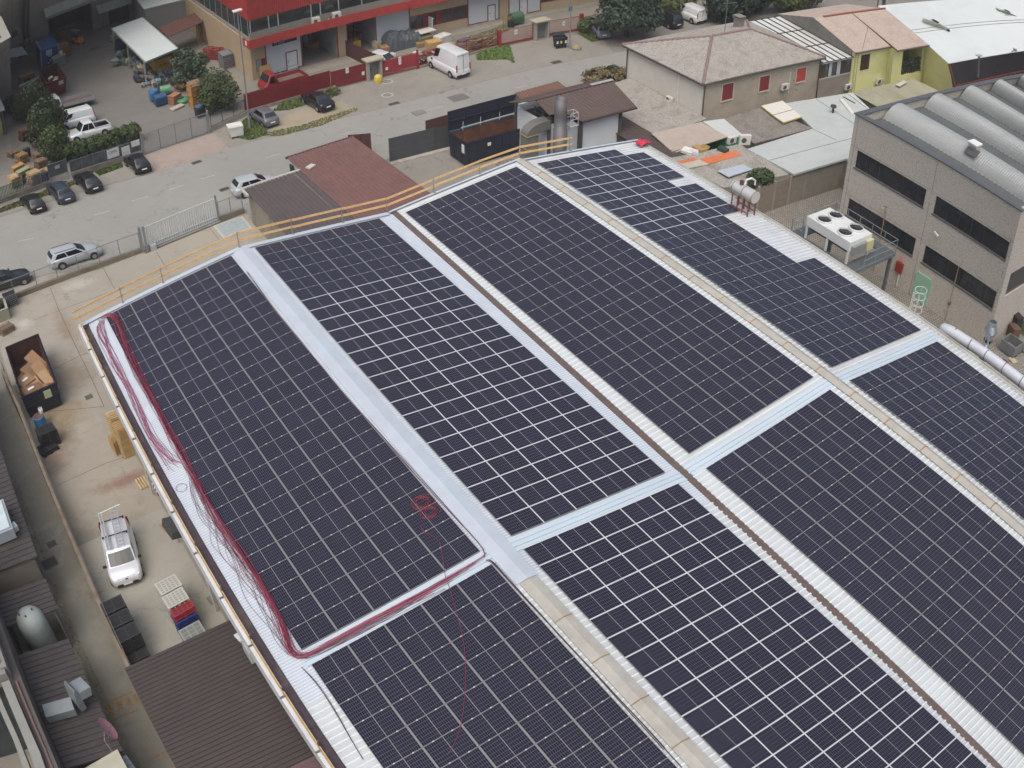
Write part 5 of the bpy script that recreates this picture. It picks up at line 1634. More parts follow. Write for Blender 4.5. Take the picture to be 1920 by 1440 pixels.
MB().cbox((p[0], p[1], 4.2), (1.4, .45, .35), .3).build('end_flashing', mat('a6b0b5', .5), r)
p = (-11.08, -16.71, 3.3)
r = thing('storage_tank', 'pale grey domed tank between the dark lean-to roofs', 'tank', (p[0], p[1], 0))
MB().lathe((p[0], p[1], 0), [(.92, 0), (.92, 3.1), (.86, 3.4), (.68, 3.65), (.36, 3.8), (.02, 3.84)], 24).build('shell', mat('929b98', .6, var=.08, dirt='7d8481'), r, smooth=True)
for dx, dy in ((-.15, -.2), (.35, .1), (-.5, .15)):
 MB().tube((p[0] + dx, p[1] + dy, 3.7), (p[0] + dx, p[1] + dy, 3.92), .05, 6).build('nozzle', mat('4d4f4e', .6), r)
b = MB().tube((-12.7, -16.9, 4.2), (-12.7, -18.9, 4.2), .05, 6).tube((-12.7, -16.9, 0), (-12.7, -16.9, 4.2), .05, 6).tube((-12.7, -18.9, 0), (-12.7, -18.9, 4.2), .05, 6)
b.build('guard_rail', mat('8c9195', .5), r)
r = thing('ventilation_duct', 'grey sheet metal duct elbow crossing the dark lean-to roof', 'duct', (-11.12, -23.29, 3.6))
a, c, e_ = (-12.3, -23.18, 3.7), (-10.61, -23.34, 3.7), (-9.5, -22.94, 3.9)
MB().bar((a[0], a[1], 3.75), (c[0], c[1], 3.75), .8, .5).build('straight', mat('80888a', .5, .2), r)
b = MB()
d = Vector((e_[0] - c[0], e_[1] - c[1], 0))
pr = []
for k in range(9):
 a_ = pi * .75 * k / 8
 pr.append((Vector((c[0], c[1], 0)) + d * (.12 + .3 * (1 - cos(a_)) / 1.7), 3.6 + sin(a_) * 1.5))
w = Vector((-d.y, d.x, 0)).normalized() * .42
for k in range(8):
 (p, zp), (q, zq) = pr[k], pr[k + 1]
 b.face([(p.x - w.x, p.y - w.y, zp), (q.x - w.x, q.y - w.y, zq), (q.x + w.x, q.y + w.y, zq), (p.x + w.x, p.y + w.y, zp)])
 for s in (-1, 1):
  b.face([(p.x + w.x * s, p.y + w.y * s, zp), (q.x + w.x * s, q.y + w.y * s, zq), (q.x + w.x * s, q.y + w.y * s, 3.55), (p.x + w.x * s, p.y + w.y * s, 3.55)])
b.build('elbow', mat('7b8385', .5, .2), r)
MB().bar((pr[-1][0].x - d.x * .05, pr[-1][0].y - d.y * .05, 4.5), (e_[0], e_[1], 4.3), .84, .55).build('outlet', mat('8d9597', .5, .2), r)
p = (-9.61, -25.65, 4.2)
r = thing('satellite_dish', 'faded pink satellite dish on a pole at the lean-to edge', 'satellite dish', (p[0], p[1], 3.2))
b = MB()
n = 18
for k in range(n):
 for (ra, rb_) in ((0, .35), (.35, .62)):
  def pt(rr, kk):
   a_ = 2 * pi * kk / n
   q = Vector((rr * cos(a_), rr * sin(a_), .35 * rr * rr))
   q = Matrix.Rotation(1.05, 3, 'Y') @ q
   return q + Vector((p[0] + .1, p[1], 4.2))
  b.face([pt(ra, k), pt(rb_, k), pt(rb_, k + 1), pt(ra, k + 1)] if ra else [pt(0, 0), pt(rb_, k), pt(rb_, k + 1)])
b.build('dish', mat('b3808a', .6, var=.05), r)
MB().path([(p[0] - .1, p[1] - 1.2, 3.2), (p[0] - .25, p[1] - .3, 3.9), (p[0] - .05, p[1], 4.1)], .035, 6).build('pole', mat('5b5d60', .5), r)
MB().path([(p[0], p[1] - .3, 4.0), (p[0] + .5, p[1], 4.5)], .025, 6).build('feed_arm', mat('5b5d60', .5), r)
r = thing('blue_grey_canopy', 'strip of blue-grey ribbed roof below the satellite dish', 'canopy', (-10.5, -27.5, 0))
MB().corr((-9.2, -26.5, 3.0), (-9.0, -28.0, 2.9), (-12.6, -28.0, 3.0), (-12.6, -26.5, 3.1), .3, .05, seg=2).build('roof', mat('6d7a80', .6, var=.1), r)
for x in (-9.3, -12.4):
 MB().cbox((x, -27.8, 0), (.12, .12, 2.85)).build('post', M_GREYM, r)
r = thing('cream_roof', 'cream sheet roof at the bottom left picture edge', 'shed', (-10, -30, 0))
Q = [(-12.05, -26.88, 3.6), (-9.47, -26.44, 3.6), (-9.44, -27.81, 3.6), (-12.73, -28.24, 3.6)]
MB().corr(Q[1], Q[2], Q[3], Q[0], 1.2, .03, seg=2, prof='lap').build('roof', mat('a3a393', .7, var=.06, dirt='8b8d7c'), r)
b = MB()
for a, c in zip(Q, Q[1:] + Q[:1]):
 b.face([(a[0], a[1], 0), (c[0], c[1], 0), (c[0], c[1], 3.5), (a[0], a[1], 3.5)])
b.build('wall', mat('8a877d', .9), r)
# brown ribbed canopy against the warehouse
bc = thing('brown_canopy', 'broad dark brown ribbed canopy leaning against the long warehouse wall', 'canopy', (-4, -28, 0))
MB().corr((-7.25, -22.9, 4.4), (-7.25, -31.4, 4.4), (-1.25, -31.4, 4.65), (-1.25, -22.9, 4.65), .25, .07, seg=4).build('roof', mat('3d3634', .6, var=.1, scale=1, dirt='463c38', damt=.4, dscale=.5), bc)
MB().corr((-7.25, -31.42, 4.4), (-7.25, -44, 4.4), (-1.25, -44, 4.65), (-1.25, -31.42, 4.65), .30, .045, seg=4).build('roof', mat('5d4a48', .6, var=.06, scale=1), bc)
b = MB()
for y in (-23.2, -27.5, -31.3, -36, -43):
 b.cbox((-7.1, y, 0), (.16, .16, 4.35))
b.build('post', mat('4b4744', .6), bc)
# ================================================================ VEHICLES
M_TYRE = mat('1c1c1d', .85, var=.1)
M_RIM = mat('9a9c9e', .4, .6, .05)
M_CGLASS = glass_mat('car_glass', '1d2326', .06)
M_CGLASS2 = glass_mat('car_windscreen', '2c3737', .16)
M_LAMPR = mat('8e1f1f', .3, var=.05)
M_LAMPW = mat('d2d6d8', .2, var=.04)
M_PLATE = mat('dcdcd8', .5, var=.02)
M_TRIMB = mat('222325', .7, var=.08)
def paint(h, rough=.28, metal=.15):
 m = mat(h, rough, metal, .05, .8)
 m.node_tree.nodes['Principled BSDF'].inputs['Coat Weight'].default_value = .4
 return m
def car(name, label, cat, p, deg, L, W, H, col, kind='hatch', group=None, plate=True):
 "x forward, y left, built about its own middle and then set on its wheels"
 r = thing(name, label, cat, (p[0], p[1], 0.012), radians(deg), group, rigid=True)
 w = W / 2
 m = paint(col)
 van = kind == 'van'
 belt = .98 if not van else 1.15
 hood = .90 if not van else 1.05
 if kind == 'suv':
  belt, hood = 1.05, 1.0
 hx = {'hatch': .24, 'wagon': .22, 'suv': .24, 'van': .30, 'sedan': .20, 'pickup': .22}[kind] * L
 st = [(-L / 2, .38, belt - .25, .84), (-L / 2 + .05, .30, belt - .1, .90), (-L / 2 + .25, .22, belt, .97), (-L * .25, .2, belt, 1), (0, .2, belt - .01, 1), (hx, .2, belt - .03, 1), (hx + (L / 2 - hx) * .45, .2, hood, .985), (L / 2 - .22, .22, hood - .12, .93), (L / 2 - .05, .28, hood - .28, .80), (L / 2, .34, hood - .38, .68)]
 b = MB()
 rings = []
 for x, z0, z1, k in st:
  ww = w * k
  hh = z1 - z0
  half = [(ww * .90, z0), (ww, z0 + hh * .30), (ww, z0 + hh * .62), (ww * .965, z1 - .05), (ww * .84, z1), (ww * .4, z1 + .02)]
  rings.append([(x, y, z) for y, z in half] + [(x, -y, z) for y, z in reversed(half)])
 n = len(rings[0])
 vs = [q for g in rings for q in g]
 fs = []
 for i in range(len(rings) - 1):
  for j in range(n):
   a, c = i * n + j, i * n + (j + 1) % n
   fs.append((a, a + n, c + n, c))
 fs.append(tuple(range(n)))
 fs.append(tuple((len(rings) - 1) * n + j for j in reversed(range(n))))
 b.mesh(vs, fs)
 b.build('body', m, r, smooth=True, local=True)
 # cabin
 spec = {'hatch': (-L / 2 + .14, -L / 2 + .62, .02 * L, hx - .05), 'wagon': (-L / 2 + .12, -L / 2 + .5, .04 * L, hx - .05), 'suv': (-L / 2 + .12, -L / 2 + .45, .04 * L, hx - .05), 'van': (-L / 2 + .05, -L / 2 + .12, .13 * L, hx), 'sedan': (-L / 2 + .55, -L / 2 + 1.25, .03 * L, hx - .05), 'pickup': (-.15 * L, -.12 * L, .07 * L, hx - .1)}[kind]
 xr0, xr1, xf1, xf0 = spec
 wb, wt = w * .93, w * (.74 if not van else .84)
 cab = MB()
 bot = [(xr0, wb * .96), (xf0, wb * .9), (xf0 + .06, 0), (xf0, -wb * .9), (xr0, -wb * .96), (xr0 - .04, 0)]
 zb = belt - .04
 top = [(xr1, wt * .94), (xf1, wt * .93), (xf1 + .05, 0), (xf1, -wt * .93), (xr1, -wt * .94), (xr1 - .05, 0)]
 vs = [(x, y, zb) for x, y in bot] + [(x, y, H - .06) for x, y in top] + [(xr1 + .12, wt * .7, H), (xf1 - .12, wt * .7, H), (xf1 - .06, 0, H + .015), (xf1 - .12, -wt * .7, H), (xr1 + .12, -wt * .7, H), (xr1 + .06, 0, H + .015)]
 fs = []
 for i in range(6):
  j = (i + 1) % 6
  fs.append((j, i, 6 + i, 6 + j))
  fs.append((6 + j, 6 + i, 12 + i, 12 + j))
 fs.append((17, 16, 15, 14, 13, 12))
 cab.mesh(vs, fs)
 cob = cab.build('cabin', m, r, smooth=False, bevel=.035, local=True)
 for pl in cob.data.polygons:
  pl.use_smooth = True
 def pane(q, name, mt, out):
  P = [Vector(x) for x in q]
  nrm = (P[1] - P[0]).cross(P[3] - P[0]).normalized()
  c = sum(P, Vector()) / 4
  if nrm.dot(c - Vector((0, 0, .9))) < 0:
   nrm = -nrm
   P = P[::-1]
  P = [x + nrm * out for x in P]
  Pb = [x - nrm * .02 for x in P]
  g = MB().face(P)
  for i in range(4):
   g.face([Pb[i], Pb[(i + 1) % 4], P[(i + 1) % 4], P[i]])
  return g.build(name, mt, r, local=True)
 def side(s, x0, x1, z0=.14, z1=.86):
  "point on the cabin side between rear/front posts"
  return None
 zt = H - .07
 def pt(side_s, f, h):
  "f 0..1 from rear post to front post, h 0..1 up"
  xb, xt = xr0 + (xf0 - xr0) * f, xr1 + (xf1 - xr1) * f
  yb = (wb * .96 + (wb * .9 - wb * .96) * f)
  yt = (wt * .94 + (wt * .93 - wt * .94) * f)
  return ((xb + (xt - xb) * h), side_s * (yb + (yt - yb) * h), zb + (zt - zb) * h)
 for s in (1, -1):
  if van:
   pane([pt(s, .80, .34), pt(s, .985, .18), pt(s, .99, .84), pt(s, .80, .90)], 'side_window', M_CGLASS, .025)
  else:
   a0 = .10 if kind in ('wagon', 'suv') else .14
   if kind == 'pickup':
    a0 = .06
   pane([pt(s, a0, .16), pt(s, .46, .14), pt(s, .46, .90), pt(s, a0 + .06, .88)], 'side_window', M_CGLASS, .02)
   pane([pt(s, .49, .14), pt(s, .93, .14), pt(s, .96, .90), pt(s, .49, .90)], 'side_window', M_CGLASS, .02)
 zf = [(xf0, wb * .9), (xf1, wt * .93)]
 def fr(y, h):
  k = (1 - y * y)
  return (xf0 + .06 * k + (xf1 + .05 * k - xf0 - .06 * k) * h, y * (wb * .9 + (wt * .93 - wb * .9) * h), zb + (zt - zb) * h)
 def rr(y, h):
  k = 1 - y * y
  return (xr0 - .04 * k + (xr1 - .05 * k - xr0 + .04 * k) * h, y * (wb * .96 + (wt * .94 - wb * .96) * h), zb + (zt - zb) * h)
 g = MB()
 for y0, y1 in ((-.90, -.45), (-.45, 0), (0, .45), (.45, .90)):
  P = [Vector(fr(y0, .10)), Vector(fr(y1, .10)), Vector(fr(y1, .94)), Vector(fr(y0, .94))]
  nrm = (P[1] - P[0]).cross(P[3] - P[0]).normalized()
  g.face([x + nrm * .022 for x in P])
 g.build('windscreen', M_CGLASS2, r, local=True)
 if not van:
  g = MB()
  for y0, y1 in ((-.86, 0), (0, .86)):
   P = [Vector(rr(y1, .28)), Vector(rr(y0, .28)), Vector(rr(y0, .93)), Vector(rr(y1, .93))]
   nrm = (P[1] - P[0]).cross(P[3] - P[0]).normalized()
   g.face([x + nrm * .022 for x in P])
  g.build('rear_window', M_CGLASS2, r, local=True)
 else:
  MB().box(xr0 - .065, -.012, .5, xr0 - .03, .012, H - .15).box(xr0 - .06, -w * .8, H - .24, xr0 - .03, w * .8, H - .22).build('door_seam', M_TRIMB, r, local=True)
 # wheels
 R = .31 if not van else .33
 for x in (-L * .305, L * .315):
  for s in (1, -1):
   MB().tube((x, s * (w - .21), R), (x, s * (w - .03), R), R, 18).build('wheel_arch', M_BLACK, r, local=True) if False else None
   b = MB()
   b.tube((x, s * (w - .10), R + .03), (x, s * (w + .004), R + .03), R + .075, 18)
   b.build('wheel_arch', M_BLACK, r, local=True)
   wob = MB().tube((x, s * (w - .2), R), (x, s * (w + .015), R), R, 18).build('wheel', M_TYRE, r, local=True)
   MB().tube((x, s * (w - .05), R), (x, s * (w + .024), R), R * .62, 12).build('rim', M_RIM, wob, local=True)
 # lights, bumpers, plates, mirrors
 for s in (1, -1):
  if van:
   b = MB().cbox((-L / 2 + .02, s * w * .86, .85), (.08, .12, .75))
  else:
   b = MB().cbox((-L / 2 + .09, s * w * .72, belt - .30), (.14, .22, .16))
  b.build('taillight', M_LAMPR, r, bevel=.02, local=True)
  b = MB().obox((L / 2 - .34, s * w * .66 - .12, hood - .28), (.24, 0, -.10), (0, .28, 0), (0, 0, .17))
  b.build('headlight', M_LAMPW, r, bevel=.03, local=True)
  MB().cbox((xf0 - .22, s * (w + .07), belt - .02), (.14, .2, .15)).build('mirror', M_TRIMB if van else m, r, bevel=.03, local=True)
 MB().obox((-L / 2 - .02, -w * .84, .30), (.1, 0, 0), (0, w * 1.68, 0), (0, 0, .22)).build('bumper', M_TRIMB if van else m, r, bevel=.05, local=True)
 MB().obox((L / 2 - .10, -w * .66, .27), (.12, 0, 0), (0, w * 1.32, 0), (0, 0, .22)).build('bumper', M_TRIMB, r, bevel=.05, local=True)
 if plate:
  MB().cbox((-L / 2 - .03, 0, .56 if not van else .5), (.02, .52, .12)).build('number_plate', M_PLATE, r, local=True)
 MB().cbox((L / 2 + .02, 0, .36), (.02, .52, .12)).build('number_plate', M_PLATE, r, local=True)
 if kind in ('wagon', 'suv'):
  b = MB()
  for s in (1, -1):
   b.bar((xr1 + .1, s * wt * .84, H + .02), (xf1 - .1, s * wt * .84, H + .02), .04)
  b.build('roof_rail', mat('5b5f61', .4, .5), r, local=True)
 return r
car('parked_car', 'small black hatchback, leftmost of the row parked nose to the low wall', 'car', (-.15, 34.2), 92, 3.7, 1.65, 1.5, '1c1d1f', 'hatch', 'cars parked along the street')
car('parked_car', 'dark blue-grey compact people carrier parked between two black hatchbacks', 'car', (2.75, 34.2), 91, 4.2, 1.76, 1.62, '313b46', 'suv', 'cars parked along the street')
car('parked_car', 'black hatchback parked beside the pedestrian gate, right of the blue-grey car', 'car', (5.6, 34.3), 92, 4.1, 1.76, 1.5, '1e1e21', 'hatch', 'cars parked along the street')
car('parked_car', 'small boxy black car parked alone next to the pinkish driveway', 'car', (10.75, 34.5), 91, 3.7, 1.65, 1.56, '18191a', 'hatch', 'cars parked along the street')
car('parked_car', 'grey hatchback parked on grass by the street lamp and white bin', 'car', (24.35, 35.7), 93, 3.9, 1.68, 1.53, '63656a', 'hatch', 'cars parked along the street')
car('parked_car', 'dark coupe-like car parked on ochre gravel by the red fence', 'car', (30.2, 35.7), 94, 4.25, 1.8, 1.45, '23242a', 'sedan', 'cars parked along the street')
car('estate_car', 'silver estate car with roof rails parked outside the wire fence', 'car', (1.4, 21.6), -1, 4.5, 1.75, 1.5, 'a3a9ad', 'wagon')
car('parked_car', 'dark car half out of frame behind the crates at the left edge', 'car', (-5.0, 21.9), -3, 4.4, 1.76, 1.47, '26282b', 'sedan')
car('parked_car', 'silver car almost hidden behind the white gutter of the dark roofed shed', 'car', (18.3, 22.6), -4, 4.2, 1.75, 1.5, 'a9afb2', 'hatch')
tv = car('delivery_van', 'tall white high-roofed delivery van parked facing the red fence', 'van', (45.2, 35.7), 94, 5.6, 2.0, 2.75, 'ccd0d1', 'van')
car('people_carrier', 'black people carrier parked beside the white van under the cedar', 'car', (75.1, 35.3), 93, 4.6, 1.85, 1.8, '1d1d20', 'suv')
car('delivery_van', 'white delivery van parked behind the hipped house beside the black carrier', 'van', (79.1, 35.6), 93, 4.9, 1.95, 1.95, 'cfd4d3', 'van')
car('parked_car', 'blue-grey car half hidden under the dark cedar', 'car', (65.6, 36.2), 70, 4.2, 1.75, 1.5, '6a717c', 'hatch')
car('parked_car', 'white car at the top picture edge behind the beige roof', 'car', (113.5, 34), 160, 4.3, 1.8, 1.5, 'cfd2d2', 'hatch')
kg = car('panel_van', 'white panel van with ladder and tubes on its roof in the concrete yard', 'van', (-4.55, -12.25), -98, 4.25, 1.83, 1.82, 'c9cdd3', 'van')
KP, KR = Vector((-4.55, -12.25, .012)), radians(-98)
def on_van(x, y, z):
 q = Matrix.Rotation(KR, 3, 'Z') @ Vector((x, y, z)) + KP
 return tuple(q)
b = MB()
for x in (-1.55, -.35):
 b.bar(on_van(x, -.78, 1.9), on_van(x, .78, 1.9), .05, .05)
 for y in (-.72, .72):
  b.bar(on_van(x, y, 1.8), on_van(x, y, 1.92), .1, .08)
tag(b.build('roof_bars', M_TRIMB), 'two black roof bars across the white panel van', 'roof bars')
r = thing('ladder', 'aluminium ladder lying along the roof of the white panel van', 'ladder', on_van(-.5, .15, 1.95))
b = MB()
for y in (.02, .42):
 b.bar(on_van(-2.5, y + .06, 1.96), on_van(.75, y, 1.96), .05, .07)
b.build('rail', mat('a9adb0', .35, .5), r)
b = MB()
for k in range(12):
 x = -2.35 + k * .27
 b.bar(on_van(x, .03, 1.975), on_van(x, .45, 1.975), .05, .03)
b.build('rungs', mat('b4b8ba', .35, .5), r)
for k, y in enumerate((-.42, -.58)):
 r = MB().tube(on_van(-2.3, y - .05, 1.97), on_van(.7, y, 1.97), .05, 8).build('roof_tube', mat('b7bbbd', .35, .4))
 tag(r, ['inner', 'outer'][k] + ' of the two silver tubes strapped on the white panel van', 'tube')
r = MB().tube(on_van(-2.15, -.62, 2.03), on_van(-2.4, .75, 2.03), .03, 6).build('white_pole', mat('d0d0cc', .5))
tag(r, 'thin white pole lying crosswise at the rear of the van roof', 'pole')
b = MB()
for s in (1, -1):
 b.obox((2.0, s * .02 - .06 if s == 1 else -.48 - .0, .80), (.02, 0, 0), (0, .5, .0), (0, 0, .05))
b.lathe((2.08, 0, .79), [(.08, 0), (.08, .02), (.0, .02)], 10)
b.build('grille', mat('3a3c3e', .4, .4), kg, local=True)
# red drop-side lorry
def lorry(name, label, p, deg, L, W, cabc, bedc, cab_len=1.5, H=2.1):
 r = thing(name, label, 'lorry', (p[0], p[1], .012), radians(deg), None, rigid=True)
 w = W / 2
 b = MB()
 x0, x1 = L / 2 - cab_len, L / 2
 cs = [(x0, .5, H, .92), (x0 + cab_len * .42, .5, H, .92), (x0 + cab_len * .75, .45, H * .62, .98), (x1, .42, H * .46, .9)]
 rings = []
 for x, z0, z1, k in cs:
  rings.append([(x, w * k, z0), (x, w * k, z0 + (z1 - z0) * .55), (x, w * k * .88, z1), (x, -w * k * .88, z1), (x, -w * k, z0 + (z1 - z0) * .55), (x, -w * k, z0)])
 n = 6
 fs = []
 for i in range(3):
  for j in range(n):
   a, c = i * n + j, i * n + (j + 1) % n
   fs.append((a, a + n, c + n, c))
 fs += [tuple(range(n)), tuple(3 * n + j for j in reversed(range(n)))]
 b.mesh([q for g in rings for q in g], fs)
 b.build('cab', paint(cabc), r, bevel=.05, smooth=True, local=True)
 g = MB()
 a0, a1 = x0 + cab_len * .46, x0 + cab_len * .73
 g.face([(a1 + .03, w * .82, H * .66), (a0 + .03, w * .76, H * .96), (a0 + .03, -w * .76, H * .96), (a1 + .03, -w * .82, H * .66)][::-1])
 g.build('windscreen', M_CGLASS2, r, local=True)
 for s in (1, -1):
  q = [(x0 + .15, s * w * .935, H * .62), (x0 + cab_len * .62, s * w * .95, H * .62), (x0 + cab_len * .42, s * w * .87, H * .92), (x0 + .2, s * w * .86, H * .92)]
  g = MB().face(q if s == -1 else q[::-1])
  for v_ in range(4):
   pass
  g.v = [(x, y + s * .03, z) for x, y, z in g.v]
  g.build('side_window', M_CGLASS, r, local=True)
 b = MB().box(-L / 2, -.35, .5, x0, .35, .72)
 b.build('chassis', M_TRIMB, r, local=True)
 MB().box(-L / 2, -w, .74, x0 - .08, w, .82).build('bed_floor', mat('6b5550', .9, var=.2), r, local=True)
 b = MB().box(-L / 2, -w, .82, x0 - .08, -w + .05, 1.2).box(-L / 2, w - .05, .82, x0 - .08, w, 1.2).box(-L / 2, -w + .05, .82, -L / 2 + .05, w - .05, 1.2).box(x0 - .13, -w + .05, .82, x0 - .08, w - .05, 1.5)
 for k in range(3):
  x = -L / 2 + .05 + k * (x0 + L / 2 - .2) / 2
  b.box(x, -w - .03, .8, x + .06, -w - .001, 1.24).box(x, w + .001, .8, x + .06, w + .03, 1.24)
 b.build('bed_side', paint(bedc, .5), r, local=True)
 for x in (-L * .27, L / 2 - cab_len * .6):
  for s in (1, -1):
   wob = MB().tube((x, s * (w - .27), .36), (x, s * (w - .04), .36), .36, 16).build('wheel', M_TYRE, r, local=True)
   MB().tube((x, s * (w - .1), .36), (x, s * (w - .03), .36), .2, 10).build('rim', M_RIM, wob, local=True)
 for s in (1, -1):
  MB().cbox((x1 - .08, s * w * .66, .62), (.12, .3, .2)).build('headlight', M_LAMPW, r, local=True)
  MB().cbox((-L / 2 - .02, s * w * .8, .62), (.05, .25, .12)).build('taillight', M_LAMPR, r, local=True)
 return r
lorry('drop_side_lorry', 'red drop-side lorry parked behind the red fence of the workshop', (29.3, 42.4), 182, 5.2, 2.0, '8e2a30', '7f2a2e')
lorry('drop_side_lorry', 'white cab lorry with long grey drop-side bed in the dark yard', (8.4, 55.9), 178, 5.6, 2.0, 'c3c7c6', '8a9192')
r = car('pickup_truck', 'white double-cab pickup with black cargo bed behind the hedge', 'pickup', (8.35, 46.2), 178, 5.2, 1.88, 1.86, 'c9cdcd', 'pickup')
MB().box(-2.45, -.78, .99, -.68, .78, 1.0).build('cargo_bed', M_TRIMB, r, local=True)
b = MB().box(-2.5, -.88, .95, -.66, -.79, 1.12).box(-2.5, .79, .95, -.66, .88, 1.12).box(-2.52, -.8, .95, -2.44, .8, 1.12)
b.build('bed_side', paint('c9cdcd'), r, local=True)
car('white_van', 'white van with curved roof parked just behind the white pickup', 'van', (7.7, 50.3), 178, 4.6, 1.85, 2.0, 'c9cfd0', 'van')
# forklift
fl = thing('forklift', 'orange forklift truck standing before the black hall doorway', 'forklift', (14.0, 79.6, .01), radians(100), None, rigid=True)
b = MB().box(-1.0, -.55, .3, .5, .55, .95).box(-1.1, -.5, .4, -.6, .5, 1.2)
b.build('body', mat('b26a20', .5, var=.1), fl, bevel=.06, local=True)
b = MB()
for x, y in ((.4, .5), (.4, -.5), (-.7, .5), (-.7, -.5)):
 b.bar((x, y, .9), (x * .85, y * .9, 2.15), .07)
b.build('overhead_guard_post', M_BLACK, fl, local=True)
MB().box(-.75, -.52, 2.12, .45, .52, 2.2).build('guard_roof', mat('7e8588', .5), fl, local=True)
b = MB().bar((.7, .25, .1), (.7, .25, 2.4), .1).bar((.7, -.25, .1), (.7, -.25, 2.4), .1).bar((.7, -.3, 1.2), (.7, .3, 1.2), .08).bar((.7, .25, .15), (1.8, .25, .1), .1, .05).bar((.7, -.25, .15), (1.8, -.25, .1), .1, .05)
b.build('mast_and_forks', mat('2a2a2b', .5, .3), fl, local=True)
MB().box(-.3, -.25, .95, .1, .25, 1.3).build('seat', M_BLACK, fl, local=True)
for x in (-.75, .4):
 for s in (1, -1):
  MB().tube((x, s * .38, .28), (x, s * .6, .28), .28, 14).build('wheel', M_TYRE, fl, local=True)
# yellow stacker in the open bay of the workshop
r = thing('forklift', 'yellow forklift just inside the open bay of the red workshop', 'forklift', (40.3, 48.0, .02))
MB().box(39.9, 47.4, .15, 40.9, 48.7, 1.1).build('body', mat('a8892a', .5, var=.1), r, bevel=.06)
b = MB().bar((40.0, 48.8, .1), (40.0, 48.8, 2.6), .1).bar((40.7, 48.8, .1), (40.7, 48.8, 2.6), .1).bar((40.0, 47.5, 1.1), (40.0, 47.7, 2.2), .07).bar((40.8, 47.5, 1.1), (40.8, 47.7, 2.2), .07).bar((40.0, 47.7, 2.2), (40.8, 47.7, 2.2), .1)
b.build('mast', M_BLACK, r)
for x in (39.95, 40.85):
 MB().tube((x - .1, 47.7, .25), (x + .1, 47.7, .25), .25, 12).build('wheel', M_TYRE, r)
# ================================================================ SKIPS, BINS, CRATES, PALLETS
def skip(name, label, x0, y0, x1, y1, zt, col, inner, taper=.12, ribs=5, z0=.15, cat='skip'):
 "open steel container with sloped ends, ribs, rim and lifting ears"
 r = thing(name, label, cat, ((x0 + x1) / 2, (y0 + y1) / 2, 0))
 t_ = .07
 b = MB()
 lo = [(x0 + taper, y0 + taper), (x1 - taper, y0 + taper), (x1 - taper, y1 - taper), (x0 + taper, y1 - taper)]
 hi = [(x0, y0), (x1, y0), (x1, y1), (x0, y1)]
 il = [(x0 + taper + t_, y0 + taper + t_), (x1 - taper - t_, y0 + taper + t_), (x1 - taper - t_, y1 - taper - t_), (x0 + taper + t_, y1 - taper - t_)]
 ih = [(x0 + t_, y0 + t_), (x1 - t_, y0 + t_), (x1 - t_, y1 - t_), (x0 + t_, y1 - t_)]
 for k in range(4):
  j = (k + 1) % 4
  b.face([(*lo[k], z0), (*lo[j], z0), (*hi[j], zt), (*hi[k], zt)])
  b.face([(*hi[k], zt), (*hi[j], zt), (*ih[j], zt), (*ih[k], zt)])
 b.face([(*p, z0) for p in lo][::-1])
 b.build('shell', col, r)
 b = MB()
 for k in range(4):
  j = (k + 1) % 4
  b.face([(*ih[k], zt), (*ih[j], zt), (*il[j], z0 + .1), (*il[k], z0 + .1)])
 b.face([(*p, z0 + .1) for p in il])
 b.build('inside', inner, r)
 b = MB()
 for k in range(4):
  j = (k + 1) % 4
  n = ribs if abs(hi[k][0] - hi[j][0]) + abs(hi[k][1] - hi[j][1]) > 4 else 2
  for i in range(n):
   f = (i + .5) / n
   p, q = lerp(lo[k], lo[j], f), lerp(hi[k], hi[j], f)
   b.bar((*p, z0 + .05), (*q, zt - .1), .12, .1)
  b.bar((*hi[k], zt - .05), (*hi[j], zt - .05), .1, .1)
  m0, m1 = lerp(lo[k], hi[k], .45), lerp(lo[j], hi[j], .45)
  b.bar((*m0, z0 + (zt - z0) * .45), (*m1, z0 + (zt - z0) * .45), .08, .08)
 b.build('ribs', col, r)
 b = MB()
 for x in (x0 + .3, x1 - .3):
  for y in (y0 + .5, y1 - .5):
   b.tube((x - .1, y, .1), (x + .1, y, .1), .11, 10)
 b.build('rollers', M_BLACK, r)
 return r
M_NAVY = mat('1d2130', .55, var=.12, scale=1, dirt='2a2b33', damt=.5)
M_RUSTIN = mat('3a221c', .9, var=.3, scale=1.2, dirt='5c3423', damt=.7, dscale=1.1)
sk = skip('open_skip', 'navy steel skip full of cardboard in the concrete yard', -6.75, 3.35, -4.05, 9.85, 2.0, M_NAVY, M_RUSTIN, .1)
MB().cbox((-4.9, 3.3, 1.15), (.55, .03, .62)).build('notice', mat('a3a888', .7), sk)
CARD = ['8d6f52', '7f624a', '9a7b5a', '86684c', 'a08466', '75593f']
random.seed(21)
